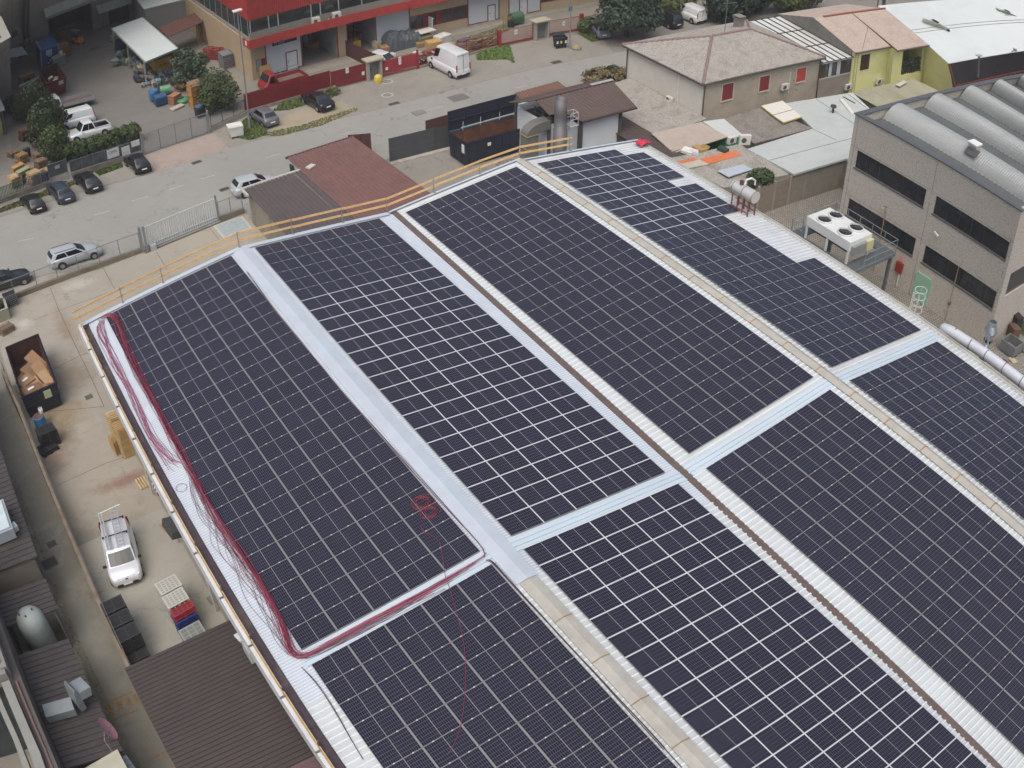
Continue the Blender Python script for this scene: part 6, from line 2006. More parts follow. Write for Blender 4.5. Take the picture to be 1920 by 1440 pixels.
for k, (x, y, rz, rx, w, h, z) in enumerate([(-4.8, 7.7, .5, .5, .9, 2.0, 1.1), (-5.3, 6.6, .6, .35, 1.0, 2.2, 1.0), (-4.7, 6.2, .45, .55, .9, 2.1, 1.05), (-6.1, 6.0, .4, .1, 1.2, 1.0, 1.2), (-4.5, 5.2, .35, .5, .7, 1.9, 1.0), (-5.9, 4.6, .1, .08, 1.5, .9, 1.3), (-5.0, 4.4, .9, .2, .9, 1.1, 1.05), (-6.3, 5.2, 1.1, .2, .8, 1.0, 1.0), (-5.5, 5.4, .3, .3, .9, 1.4, .95), (-6.2, 6.9, .7, .2, .8, .9, .8)]):
 r = thing('cardboard_box', ['tall tan carton leaning at the far end of the navy skip', 'long flattened carton slanting in the middle of the navy skip', 'long dark carton beside the right wall of the navy skip', 'carton with silver tape near the left wall of the navy skip', 'narrow carton wedged at the near right of the navy skip', 'flat brown carton with white label on top of the near heap', 'small carton at the near right corner of the navy skip', 'torn carton near the left rim of the navy skip', 'folded carton half buried in the middle of the navy skip', 'crumpled dark carton at the back left of the heap'][k], 'carton', (x, y, z), 0, 'cartons in the navy skip')
 MB().cbox((x, y, z), (w, h, .16), rz, 0, rx, random.uniform(-.2, .2)).build('carton', mat(CARD[k % 6], .9, var=.1, scale=3), r)
 if k in (3, 5):
  MB().cbox((x, y, z + .2), (.5, .22, .012), rz + .1, 0, rx).build('label', mat('c8c8c6', .5), r)
fill = MB()
for k in range(120):
 fill.cbox((random.uniform(-6.4, -4.4), random.uniform(3.8, 7.0), random.uniform(.5, 1.0)), (random.uniform(.3, .9), random.uniform(.3, .8), .08), random.uniform(0, 3), 0, random.uniform(-.6, .6), random.uniform(-.6, .6))
tag(fill.build('cardboard_litter', mat('6d523c', .9, var=.3, scale=3)), 'loose crushed cardboard filling the bottom of the navy skip', 'cardboard', kind='stuff')
nv = skip('lidded_container', 'long navy waste container with its tall lid standing open', 34.9, 15.4, 41.6, 18.2, 2.35, M_NAVY, mat('4a2d22', .9, var=.35, scale=1, dirt='6f4630', damt=.8, dscale=1.2), .05, 8, cat='container')
lz = (35.26, 18.3, 4.3)[2]
ld = MB().box(34.9, 18.28, 2.5, 41.9, 18.36, lz)
for k in range(5):
 ld.box(34.9 + k * 1.72, 18.2, 2.5, 35.0 + k * 1.72, 18.279, lz)
ld.box(34.9, 18.18, 2.5 + (lz - 2.5) * .45, 41.9, 18.279, 2.58 + (lz - 2.5) * .45)
ld.build('lid', M_NAVY, nv)
b = MB().box(35.0, 18.08, 2.37, 41.5, 18.17, 2.45)
b.build('blue_rim', mat('35596e', .6, var=.15), nv)
b = MB()
for x in (36.2, 38.0, 40.0):
 b.bar((x, 18.0, 2.3), (x + .2, 18.25, 3.0), .05)
b.build('strut', M_GREYM, nv)
MB().cbox((37.2, 15.38, 1.55), (.42, .03, .3)).cbox((34.88, 15.9, 1.3), (.03, .5, .8)).build('notice', mat('c1c3be', .6), nv)
M_REDST = mat('6d2325', .7, var=.12, scale=1, dirt='4f1d1c', damt=.5)
rk = skip('open_skip', 'large dark red skip with light rubbish in the dark yard', 6.35, 61.4, 8.95, 68.0, 2.3, M_REDST, mat('4d2b22', .9, var=.3, scale=1), .25, 4)
MB().cbox((8.2, 61.36, 1.5), (.6, .04, .5)).build('notice', mat('c6c2ba', .6), rk)
sk2 = skip('open_skip', 'small low red skip with a white lid edge and scrap metal', 3.6, 63.5, 6.1, 67.0, 1.4, M_REDST, mat('42302b', .9, var=.3), .15, 3)
MB().cbox((4.7, 67.1, 1.35), (2.8, .5, .12), .1).build('lid_edge', mat('a9b5b2', .6), sk2)
random.seed(5)
for k in range(12):
 x, y = random.uniform(6.9, 8.5), random.uniform(61.8, 65)
 c = random.choice(['b5ab98', 'c8c2b4', '98866a', 'a89f8c', 'bdb59c'])
 r = MB().cbox((x, y, random.uniform(1.1, 1.5)), (random.uniform(.4, .9), random.uniform(.3, .7), random.uniform(.1, .3)), random.uniform(0, 3), 0, random.uniform(-.4, .4), random.uniform(-.4, .4)).build('rubbish_bag', mat(c, .8, var=.15, scale=4), bevel=.06)
 tag(r, 'pale piece of rubbish on the heap in the large dark red skip', 'rubbish', 'rubbish pieces in the dark red skip')
for k in range(14):
 x, y = random.uniform(3.8, 5.9), random.uniform(63.7, 66.8)
 a = random.uniform(0, 3)
 l = random.uniform(.6, 1.4)
 r = MB().bar((x - cos(a) * l / 2, y - sin(a) * l / 2, 1.2 + random.uniform(-.2, .4)), (x + cos(a) * l / 2, y + sin(a) * l / 2, 1.3 + random.uniform(-.2, .4)), .1, .08).build('scrap_profile', mat(random.choice(['8f9291', 'a9adab', '6d6f6e', '5a5653']), .5, .3))
 tag(r, 'grey scrap profile in the small low red skip', 'scrap', 'scrap profiles in the small red skip')
# blue site cabin
bx = thing('site_cabin', 'bright blue portable cabin with pale window by the grey hall', 'cabin', (8.8, 78, 0))
M_BLUE = mat('1d4a86', .6, var=.08, scale=1, dirt='17396a')
MB().box(7.7, 74.6, .1, 10.2, 79.8, 2.55).build('body', M_BLUE, bx)
MB().box(7.62, 74.52, 2.56, 10.28, 79.88, 2.7).build('roof', mat('3a6c9e', .6, var=.06), bx)
b = MB()
for x, y in ((7.66, 74.56), (10.24, 74.56), (7.66, 79.84)):
 b.cbox((x, y, 0), (.16, .16, 2.7))
b.box(7.6, 74.7, 2.72, 7.95, 79.9, 2.78)
b.build('corner_post', mat('7a8c98', .6), bx)
MB().box(8.4, 74.55, 1.3, 9.3, 74.59, 2.4).build('window', mat('a9b9c4', .3), bx)
MB().cbox((9.0, 74.56, .6), (.3, .03, .4)).cbox((8.7, 74.56, .35), (.25, .03, .25)).build('notice', mat('b9c4cc', .6), bx)
MB().box(7.64, 75.4, .2, 7.69, 76.3, 2.1).box(7.64, 77.2, 1.2, 7.69, 78.2, 2.1).build('door', mat('16386a', .6), bx)
r = thing('steel_cabinet', 'pale grey steel cabinet box standing in front of the blue cabin', 'cabinet', (10.0, 73.2, 0))
MB().box(9.1, 72.6, 0, 10.9, 73.9, 1.35).build('body', mat('7d827d', .6, var=.06), r, bevel=.02)
MB().box(9.05, 72.55, 1.351, 10.95, 73.95, 1.4).build('lid', mat('868b86', .6), r)
r = MB().lathe((10.4, 73.5, 1.4), [(.22, 0), (.24, .1), (.24, .38), (.12, .5), (.08, .56)], 12).build('canister', mat('c9c6b4', .6))
tag(r, 'cream plastic canister standing on the grey steel cabinet', 'canister')
def crate(p, w, d, h, label, col, rz=0, group=None, name='wooden_crate'):
 r = thing(name, label, 'crate', (p[0], p[1], p[2]), 0, group)
 x, y, z = p
 R = Matrix.Rotation(rz, 4, 'Z')
 M = Matrix.Translation((x, y, z)) @ R
 b = MB().box(-w / 2 + .03, -d / 2 + .03, .08, w / 2 - .03, d / 2 - .03, h - .03)
 o = MB().merge(b, M)
 o.build('box', mat(col, .85, var=.12, scale=4), r)
 b = MB()
 for s in (-1, 1):
  b.box(s * w / 2 - .04, -d / 2, .08, s * w / 2 + .04, -d / 2 + .05, h).box(s * w / 2 - .04, d / 2 - .05, .08, s * w / 2 + .04, d / 2, h)
 for z_ in (.08, h - .12, h * .5):
  b.box(-w / 2 + .041, -d / 2 - .012, z_, w / 2 - .041, -d / 2 + .028, z_ + .1)
  b.box(-w / 2 - .012, -d / 2 + .06, z_, -w / 2 + .028, d / 2 - .06, z_ + .1)
 for x_ in (-w / 2 + .05, -.06, w / 2 - .17):
  b.box(x_, -d / 2 + .01, 0, x_ + .12, d / 2 - .01, .078)
 MB().merge(b, M).build('battens', mat(col, .85, var=.2, scale=6), r)
 return r
crate((11.6, 76.2, 0), 1.3, 1.2, 1.1, 'lower of two brown crates stacked beside the blue cabin', '7c5a3a', .1)
crate((11.2, 77.4, 1.1), 1.5, 1.4, .5, 'upper brown crate with pale top beside the blue cabin', '9a7950', .3)
crate((11.0, 78.4, 0), 1.3, 1.3, 1.1, 'brown crate behind the stack beside the blue cabin', '79593b', 0)
crate((12.3, 84.5, 0), 1.2, 1.2, 1.6, 'tall brown crate in the shadow of the black doorway', '6a4a30', .1)
crate((4.9, 71.2, 0), 2.0, 1.4, 1.3, 'yellow-brown plank crate with a dark hole under the white porch', '8c6a3e', .12)
MB().cbox((4.9, 70.45, .45), (.9, .04, .4), .12).build('hole', M_BLACK, None)
tag(bpy.data.objects['hole'], 'dark rectangular hole in the yellow-brown plank crate', 'opening')
r = thing('white_porch', 'small white flat porch roof beside the grey corner building', 'porch', (3.6, 74, 0))
Q = [(3.4, 82.79, 2.6), (5.67, 80.81, 2.6), (5.91, 76.56, 2.4), (3.16, 78.61, 2.4)]
b = MB()
b.face([Q[3], Q[2], Q[1], Q[0]]).face([(q[0], q[1], q[2] - .08) for q in Q])
for a, c in zip(Q, Q[1:] + Q[:1]):
 b.face([a, c, (c[0], c[1], c[2] - .08), (a[0], a[1], a[2] - .08)])
b.build('roof', mat('b5bcba', .6), r)
for q in (Q[2], Q[3]):
 MB().cbox((q[0], q[1], 0), (.1, .1, 2.35)).build('post', M_GREYM, r)
# heavy wooden crates near the grey gate
crate((20.2, 44.4, 0), 1.35, 1.3, 1.35, 'lower of two tall plywood crates by the round bush', 'a0743f', .1)
crate((20.1, 44.4, 1.36), 1.3, 1.25, 1.3, 'upper of two tall plywood crates by the round bush', 'a5793f', .15)
crate((18.6, 47.4, 0), 1.2, 1.0, 1.0, 'brown carton with torn top beside the blue tank', '94694a', .5, None, 'carton')
r = thing('blue_tank', 'deep blue square plastic tank standing at the edge of the machine heap', 'tank', (17.2, 48.2, 0))
MB().box(16.5, 47.5, .1, 17.9, 48.9, 1.0).build('body', mat('26486a', .6, var=.08), r, bevel=.08)
MB().box(16.6, 47.6, 1.0, 17.2, 48.8, 1.05).box(17.25, 47.6, 1.0, 17.8, 48.8, 1.05).build('lid', mat('2f5678', .6), r)
r = MB().lathe((16.9, 49.7, .2), [(.5, 0), (.55, .2), (.55, .9), (.45, 1.1), (.0, 1.12)], 16).build('blue_drum', mat('356a9c', .6, var=.08))
tag(r, 'light blue plastic drum behind the deep blue tank', 'drum')
r = MB().tube((17.9, 50.6, .55), (19.0, 50.3, .55), .52, 16).build('green_drum', mat('5f9468', .5, var=.08))
tag(r, 'pale green steel drum lying on its side beside the blue drum', 'drum')
r = thing('green_cover', 'round green machine cover lying beside the plywood crates', 'machine cover', (19.4, 46.9, 0))
MB().lathe((19.4, 46.9, 0), [(.75, 0), (.8, .15), (.7, .35), (.4, .45), (.0, .46)], 18).build('cover', mat('3f7a52', .6, var=.1), r, smooth=True)
MB().cbox((19.2, 46.9, .45), (.5, .3, .15), .5).build('hub', mat('3a4a40', .6), r)
r = MB().cbox((18.3, 45.6, .02), (1.5, .8, .22), .3).build('paper_sack', mat('a39b8a', .9, var=.25, scale=4), bevel=.07)
tag(r, 'crumpled pale sacks lying before the brown carton', 'sack')
r = thing('pallet', 'weathered pallet lying on top of the two plywood crates', 'pallet', (20.1, 44.5, 2.68))
for k in range(5):
 MB().cbox((20.1, 44.0 + k * .25, 2.8), (1.3, .14, .04), .1).build('deck_board', mat('8f7f68', .9, var=.2), r)
MB().cbox((19.6, 44.5, 2.68), (.12, 1.2, .12), .1).cbox((20.6, 44.5, 2.68), (.12, 1.2, .12), .1).build('bearer', mat('7d6d56', .9), r)
r = thing('wheelie_bin', 'dark wheelie bin with blue sacks beside the grey gate', 'bin', (19.6, 41.6, 0))
MB().cbox((19.6, 41.6, .1), (.9, .8, .95), .2).build('body', mat('23272e', .6), r, bevel=.05)
MB().cbox((19.6, 41.6, 1.06), (.8, .7, .25), .5).build('sack', mat('41607f', .5, var=.2, scale=4), r, bevel=.1)
def pallet_mesh(col, var=.15):
 b = MB()
 for k in range(5):
  b.box(-.6, -.4 + k * .178, .122, .6, -.4 + k * .178 + .088, .144)
 for y in (-.4, -.044, .312):
  for x in (-.6, -.05, .5):
   b.box(x, y, .022, x + .1, y + .088, .115)
  b.box(-.6, y, 0, .6, y + .088, .021)
 me = b.build('pallet', mat(col, .9, var=var, scale=5, dirt='6f5f49', damt=.5, dscale=1.5))
 data = me.data
 bpy.data.objects.remove(me)
 return data
P_NEW, P_MID, P_OLD, P_RED = pallet_mesh('b39766'), pallet_mesh('a08154'), pallet_mesh('7f6d58'), pallet_mesh('6b4c3c')
P_PALE = pallet_mesh('bfa677')
def stack(x, y, n, data, rz, what, z0=0.012, s=1.0, jitter=.04, step=.146, name='pallet', cat='pallet', group='pallets in stacks'):
 for k in range(n):
  o = bpy.data.objects.new(name, data)
  COL.objects.link(o)
  o.location = (x + random.uniform(-jitter, jitter), y + random.uniform(-jitter, jitter), z0 + k * step * s)
  o.rotation_euler = (0, 0, rz + random.uniform(-.03, .03))
  o.scale = (s, s, s)
  pos = 'topmost' if k == n - 1 else NUM[n - k] + ' from top'
  if n == 1:
   tag(o, what, cat, group)
  else:
   tag(o, '%s %s %s' % (pos, cat, what), cat, group)
  RIGID.add(o.name)
random.seed(3)
hst = 2.45
stack(-1.15, -3.75, 16, P_NEW, .1, 'in the tall nearest stack against the warehouse wall', jitter=.02)
stack(-1.25, -2.6, 15, P_PALE, .08, 'in the farther stack against the warehouse wall', jitter=.02, z0=.2)
stack(-1.85, -3.1, 9, P_MID, 1.65, 'in the lower stack left of the tall pallets', s=.8, jitter=.02)
stack((-1.36, -6.83, 0)[0], (-1.36, -6.83, 0)[1], 1, P_PALE, 1.62, 'single pale pallet lying flat on the yard near red stains', s=.9)
stack((-1.15, -11.07, 0)[0] - .1, (-1.15, -11.07, 0)[1], 1, P_MID, 1.75, 'narrow orange-brown pallet lying beside the green mesh panels', s=.8)
stack((-6.26, 15.06, 0)[0], (-6.26, 15.06, 0)[1], 4, P_OLD, .3, 'in the small pile behind the navy skip')
# pallets behind the fence at the left
for (x, y, n, d, rz, w) in [((1.76, 51.79, 0)[0], (1.76, 51.79, 0)[1], 9, P_RED, .2, 'in the dark reddish stack under the conifers'), ((-0.14, 48.39, 0)[0], (-0.14, 48.39, 0)[1], 4, P_OLD, .2, 'in the low grey stack by the porch post'), ((0.45, 45.75, 0)[0], (0.45, 45.75, 0)[1], 7, P_MID, .3, 'in the stack with a pale carton on it'), ((2.31, 44.64, 0)[0], (2.31, 44.64, 0)[1], 6, P_OLD, .2, 'in the grey stack nearest the conifers'), ((2.1, 42.01, 0)[0], (2.1, 42.01, 0)[1], 8, P_OLD, .25, 'in the weathered stack beside the fence'), ((-1.07, 40.66, 0)[0], (-1.07, 40.66, 0)[1], 8, P_PALE, .2, 'in the bright stack at the left of the fenced corner'), ((0.36, 41.16, 0)[0], (0.36, 41.16, 0)[1], 8, P_MID, .3, 'in the broad stack in the middle of the fenced corner'), ((0.73, 38.33, 0)[0], (0.73, 38.33, 0)[1], 12, P_PALE, .25, 'in the tallest pale stack by the green fence'), ((2.08, 40.21, 0)[0], (2.08, 40.21, 0)[1], 5, P_NEW, .25, 'in the yellow stack beside the pedestrian gate')]:
 stack(x, y, n, d, rz, w, s=1.05, jitter=.06)
stack((2.93, 39.98, 0)[0], (2.93, 39.98, 0)[1], 1, P_NEW, 1.2, 'orange pallet leaning by the pedestrian gate', z0=.5)
for (px, z, w, d, h, col, lab) in [((-0.48, 42.11, 1), 1.0, 1.3, .9, .5, '9d7a4c', 'brown carton on the stack behind the tall pale pallets'), ((-0.12, 40.82, 1), 1.0, 1.4, .9, .4, '7f8a68', 'greenish sheet on a stack in the fenced corner'), ((-1.05, 40.59, 0.2), .2, 1.3, 1.0, .9, '9a7f63', 'pinkish torn carton leaning at the corner of the pallets'), ((1.58, 38.99, 0.1), .1, 1.2, 1.0, 1.0, '3c4540', 'dark green crate between pallets and pedestrian gate'), ((1.22, 46.83, 0.1), .1, .7, .6, .9, '252a3c', 'dark blue sack between the pallet stacks')]:
 r = MB().cbox((px[0], px[1], z), (w, d, h), .25).build('carton', mat(col, .85, var=.15, scale=3), bevel=.03)
 tag(r, lab, 'carton')
# plastic pallets in the yard
def plastic_pallet(col, slots, L=1.2, W=1.0, H=.15, n=4):
 b = MB().box(-L / 2, -W / 2, .1, L / 2, W / 2, H)
 for x in (-L / 2, -.07, L / 2 - .14):
  b.box(x, -W / 2, 0, x + .14, W / 2, .099)
 o = MB()
 for i in range(n):
  for j in range(n):
   x = -L / 2 + .07 + i * (L - .14) / n
   y = -W / 2 + .07 + j * (W - .14) / n
   b.box(x + .03, y + .02, H + .001, x + (L - .14) / n - .03, y + (W - .14) / n - .03, H + .006, 1)
 b.mi = b.mi
 me = b.build('plastic_pallet', [mat(col, .6, var=.08, scale=2), mat(slots, .7, var=.1)])
 data = me.data
 bpy.data.objects.remove(me)
 return data
PP_BLACK = plastic_pallet('2b2d30', '17181a', n=2)
PP_WHITE = plastic_pallet('a9aaa3', '8b8c86', n=5)
PP_RED = plastic_pallet('8c2430', '5e1a22', n=4)
PP_BLUE = plastic_pallet('1f2f6c', '17234f', n=3)
PP_GREY = plastic_pallet('878b88', '6b6f6c', n=3)
PP_CYAN = plastic_pallet('1f6b98', '15506f', n=3)
G_ = 'plastic pallets in stacks'
for k, (px, n) in enumerate((((-6.29, -16.73, 2), 13), ((-6.29, -17.78, 2), 13), ((-6.27, -18.82, 2), 13))):
 stack(px[0], px[1], n, PP_BLACK, .06, 'of the ' + ['farthest', 'middle', 'nearest'][k] + ' black plastic stack along the yard wall', name='plastic_pallet', group=G_, jitter=.01, step=.155)
px = (-6.28, -19.33, 1)
stack(px[0], px[1] - .1, 6, PP_BLACK, .06, 'of the low black plastic stack at the canopy edge', name='plastic_pallet', group=G_, jitter=.01, step=.155)
for k, px in enumerate(((-3.04, -16.79, 2), (-3.04, -17.82, 2))):
 stack(px[0], px[1], 12, PP_WHITE if k == 0 else PP_WHITE, .12, 'of the ' + ['farther', 'nearer'][k] + ' white plastic stack by the van', name='plastic_pallet', group=G_, jitter=.01, step=.155)
px = (-2.98, -18.43, 1.75)
stack(px[0], px[1], 8, PP_BLUE, .12, 'blue plastic in the stack under the red ones', name='plastic_pallet', group=G_, jitter=.02, step=.155)
stack(px[0], px[1] + .1, 3, PP_RED, .12, 'red plastic on the blue stack', z0=.012 + 8 * .155, name='plastic_pallet', group=G_, jitter=.02, step=.155)
px = (-3, -19.51, 0.9)
stack(px[0], px[1], 6, PP_GREY, .1, 'of the grey plastic stack nearest the brown canopy', name='plastic_pallet', group=G_, jitter=.01, step=.155)
px = (-6, 0.17, 1.3)
stack(px[0] + .1, px[1], 8, PP_BLACK, .1, 'of the dark plastic stack beside the navy skip', name='plastic_pallet', group=G_, jitter=.01, step=.155)
px = (-6.26, -0.43, 0.3)
stack(px[0], px[1], 2, PP_BLACK, .3, 'of the two flat dark plastic pallets lying by the rusty wall', name='plastic_pallet', group=G_, jitter=.05, step=.155)
px = (-6.08, 2.18, 0.9)
r = thing('blue_barrel', 'rusty-topped blue barrel between navy skip and dark pallets', 'barrel', (px[0], px[1], 0))
MB().lathe((px[0], px[1], 0), [(.42, 0), (.42, .9), (.36, .93)], 16).build('drum', mat('2f6d9c', .5, var=.1), r)
MB().lathe((px[0], px[1], .93), [(.36, 0), (.0, .02)], 16).build('lid', mat('5f4632', .9, var=.3, scale=5), r)
for k, q in enumerate(((-5.78, 2.52, 1.2), (-5.77, 2.33, 1.1))):
 r = MB().lathe((q[0], q[1], .9), [(.13, 0), (.15, .05), (.15, .3), (.1, .32), (.1, .1), (.01, .1)], 12).build('white_tub', mat('bfc2c0', .5))
 tag(r, ['farther', 'nearer'][k] + ' of two small white tubs beside the blue barrel', 'tub')
# IBC cages at the left edge
for k, (x, y) in enumerate(((-6.7, 18.5), (-5.2, 18.7))):
 r = thing('wire_cage', ['empty black wire cage crate at the very left picture edge', 'black wire cage crate standing by the boundary fence corner'][k], 'crate', (x, y, 0), 0, 'wire cage crates')
 b = MB()
 for i in range(7):
  z = .15 + i * .16
  b.bar((x - .6, y - .5, z), (x + .6, y - .5, z), .025).bar((x - .6, y + .5, z), (x + .6, y + .5, z), .025).bar((x - .6, y - .5, z), (x - .6, y + .5, z), .025).bar((x + .6, y - .5, z), (x + .6, y + .5, z), .025)
 for i in range(8):
  xx = x - .6 + i * 1.2 / 7
  b.bar((xx, y - .5, .1), (xx, y - .5, 1.12), .025).bar((xx, y + .5, .1), (xx, y + .5, 1.12), .025)
 b.build('bars', mat('8d9193', .4, .5), r)
 MB().box(x - .55, y - .45, .12, x + .55, y + .45, 1.0).build('inner_tank', mat('1d1f24', .6, var=.1), r, bevel=.05)
 MB().box(x - .6, y - .5, 0, x + .6, y + .5, .1).build('base', M_GREYM, r)
px = (-6.01, 17.79, 0)
r = thing('steel_stillage', 'long pale concrete-edged tray standing on edge at the left edge', 'tray', (px[0], px[1], 0))
b = MB().box(px[0] - .9, px[1] - 1.1, 0, px[0] - .7, px[1] + 1.0, 1.0).box(px[0] + .2, px[1] - 1.1, 0, px[0] + .4, px[1] + 1.0, 1.0).box(px[0] - .7, px[1] - 1.1, 0, px[0] + .2, px[1] - .9, 1.0).box(px[0] - .7, px[1] + .8, 0, px[0] + .2, px[1] + 1.0, 1.0)
b.build('frame', mat('8d8d7d', .9, var=.15), r)
MB().box(px[0] - .69, px[1] - .89, .1, px[0] + .19, px[1] + .79, .3).build('inner', mat('1f2336', .7), r)
# street bins
def dumpster(p, rz, label, col, lidc, open_=False):
 r = thing('dumpster', label, 'dumpster', (p[0], p[1], .02), rz, None, rigid=True)
 b = MB()
 lo = [(-.62, -.42), (.62, -.42), (.62, .42), (-.62, .42)]
 hi = [(-.70, -.52), (.70, -.52), (.70, .52), (-.70, .52)]
 for k in range(4):
  j = (k + 1) % 4
  b.face([(*lo[k], .2), (*lo[j], .2), (*hi[j], 1.15), (*hi[k], 1.15)])
 b.face([(*q, .2) for q in lo][::-1])
 b.face([(*q, 1.0) for q in hi])
 b.build('body', mat(col, .6, var=.06, dirt='77766c' if not open_ else '26272a', damt=.3), r, local=True)
 b = MB()
 for k in range(4):
  j = (k + 1) % 4
  b.bar((*hi[k], 1.16), (*hi[j], 1.16), .1, .06)
 b.build('rim', mat(col, .6, var=.05), r, local=True)
 if not open_:
  b = MB().box(-.72, -.54, 1.2, .72, .54, 1.25).box(-.6, -.45, 1.25, .6, .3, 1.3)
  b.build('lid', mat(lidc, .6, var=.05), r, bevel=.03, local=True)
 else:
  MB().obox((-.7, .5, 1.18), (1.4, 0, 0), (0, .16, .35), (0, .05, 0)).build('lid', mat(lidc, .6), r, local=True)
  for x, c in ((-.05, 'c0bb58'), (-.5, 'c9ccca'), (.5, 'c9ccca')):
   MB().cbox((x, -.50, .6), (.22, .02, .3), 0, 0, .1).build('sticker', mat(c, .6), r, local=True)
 for x in (-.5, .5):
  for y in (-.35, .35):
   MB().tube((x - .04, y, .1), (x + .04, y, .1), .1, 10).build('wheel', M_TYRE, r, local=True)
 return r
dumpster((20.9, 34.3), -.18, 'white wheeled dumpster standing beside the left street lamp', 'c3c5bf', 'c9cbc4')
dumpster((59.1, 35.0), -.25, 'black open dumpster with yellow sticker at the right street lamp', '1f2023', '232427', True)
r = MB().lathe((37.8, 37.3, .02), [(.42, 0), (.45, .3), (.4, .7), (.25, .85), (.0, .88)], 14).build('bollard', mat('b9a63f', .7, var=.15, scale=4))
tag(r, 'round yellow bollard in front of the first concrete gate pillar', 'bollard')
p = (59.97, 33.96, 0)
r = MB().lathe((p[0] + .35, p[1] - .4, 0), [(.5, 0), (.55, .2), (.4, .45), (.15, .6), (.0, .62)], 9).build('boulder', mat('8a7d63', .95, var=.2, scale=3))
tag(r, 'tan boulder at the foot of the right street lamp', 'stone')
# street lamps
def lamp(p, h, label, sign=False):
 r = thing('street_lamp', label, 'street lamp', (p[0], p[1], 0), 0, 'street lamps')
 MB().path([(p[0], p[1], 0), (p[0], p[1], 1.2), (p[0], p[1], 1.25), (p[0], p[1], h)], [.11, .11, .08, .055], 10).build('pole', mat('85898b', .5, .3, .08), r)
 MB().obox((p[0] - .45, p[1] - .25, h), (.9, 0, 0), (0, .5, .06), (0, 0, .14)).build('lamp_head', mat('bfc3c2', .5), r, bevel=.04)
 if sign:
  MB().cbox((p[0] - .12, p[1] - .12, 4.6), (.45, .04, .55)).build('plate', mat('3f5f88', .5), r)
 return r
lamp((22.56, 35.03, 0), 12.3, 'tall grey street lamp left of the grey parked hatchback')
lamp((59.77, 34.08, 0), 8.5, 'grey street lamp beside the black dumpster carrying a small blue plate', True)
# ================================================================ FENCES AND GATES
M_GALV = mat('868b8d', .45, .4, .08)
def fence(name, label, A, B, h, col, post_step=2.0, infill=.12, bar=.018, z0=0.0, rails=(0.08, 1.0), cat='fence', solid=None, rail_w=.045, posts=True, depth=.0, postw=.06, group=None):
 A, B = Vector((A[0], A[1], 0)), Vector((B[0], B[1], 0))
 d = B - A
 L = d.length
 r = thing(name, label, cat, tuple((A + B) / 2), 0, group)
 u = d / L
 m = mat(col, .55, .2, .1)
 n = max(1, round(L / post_step))
 if posts:
  for i in range(n + 1):
   p = A + d * (i / n)
   MB().bar((p.x, p.y, z0), (p.x, p.y, z0 + h + .03), postw, postw).build('post', m, r)
 b = MB()
 for f in rails:
  b.bar((A.x, A.y, z0 + h * f), (B.x, B.y, z0 + h * f), rail_w, rail_w)
 b.build('rail', m, r)
 if infill:
  b = MB()
  k = max(2, int(L / infill))
  for i in range(1, k):
   p = A + d * (i / k)
   b.bar((p.x, p.y, z0 + h * rails[0]), (p.x, p.y, z0 + h * rails[-1]), bar, bar * .6)
  b.build('bars', m, r)
 if solid:
  nrm = Vector((-u.y, u.x, 0)) * .012
  b = MB()
  z1, z2 = z0 + h * solid[0], z0 + h * solid[1]
  b.obox(tuple(A - nrm + Vector((0, 0, z1))), tuple(d), tuple(nrm * 2), (0, 0, z2 - z1))
  b.build('infill_panel', mat(solid[2], .7, var=.12, scale=1.5), r)
 return r
def low_wall(label, A, B, h, col, w=.25):
 A, B = Vector((A[0], A[1], 0)), Vector((B[0], B[1], 0))
 u = (B - A).normalized()
 nn = Vector((-u.y, u.x, 0)) * w / 2
 r = MB().obox(tuple(A - nn), tuple(B - A), tuple(nn * 2), (0, 0, h)).build('low_wall', mat(col, .95, var=.15, scale=1.5, dirt='55504a', damt=.8, dscale=.6))
 return tag(r, label, 'wall')
# wire fence between street and concrete yard
NF = [(-11, 19.6), (-1.5, 19.6), (1.6, 18.9), (6.75, 18.95)]
low_wall('low mossy concrete kerb wall under the wire fence beside the silver estate', (-11, 19.5), (6.6, 19.0), .42, '77705f')
fence('wire_fence', 'wire mesh fence in front of the dark car at the left edge', (-11, 19.5), (-2.6, 19.3), 1.35, '7d8385', 2.1, .1, .008, .42, (0.02, .98))
fence('wire_fence', 'wire mesh fence in front of the silver estate car', (-2.6, 19.3), (3.0, 19.1), 1.35, '7d8385', 1.9, .1, .008, .42, (.02, .98))
fence('wire_fence', 'wire mesh fence panel left of the sliding gate', (3.0, 19.1), (6.6, 19.0), 1.4, '7d8385', 1.8, .1, .008, .42, (.02, .98))
fence('sliding_gate', 'grey steel sliding gate of upright bars at the concrete yard entrance', (6.9, 19.0), (13.6, 19.7), 2.0, 'c0c5c5', 3.35, .2, .075, .1, (.03, .17, .98), 'gate', (.03, .16, '8a9092'), .08)
for x, y in ((6.72, 18.9), (7.05, 18.75), (13.7, 19.7)):
 r = MB().cbox((x, y, 0), (.16, .16, 2.35)).build('gate_post', M_GALV)
 tag(r, {6.72: 'left outer steel post of the grey sliding gate', 7.05: 'left inner steel post of the grey sliding gate', 13.7: 'right steel post of the grey sliding gate'}[x], 'gate post')
r = MB().cbox((7.6, 18.75, 0), (.5, .35, .5)).build('gate_motor', mat('9ea2a0', .5), bevel=.03)
tag(r, 'small grey motor box at the left foot of the sliding gate', 'gate motor')
low_wall('low brownish concrete kerb wall between sliding gate and dark roofed shed', (13.8, 19.6), (16.0, 19.6), .45, '6f685c')
fence('wire_fence', 'wire mesh fence between the sliding gate and the dark roofed shed', (13.8, 19.6), (15.9, 19.6), 1.35, '7d8385', .9, .1, .008, .42, (.02, .98))
tr = MB().obox((6.8, 18.55, .012), (9.0, .9, 0), (0, .2, 0), (0, 0, .03)).build('gate_track', mat('4f4a43', .9))
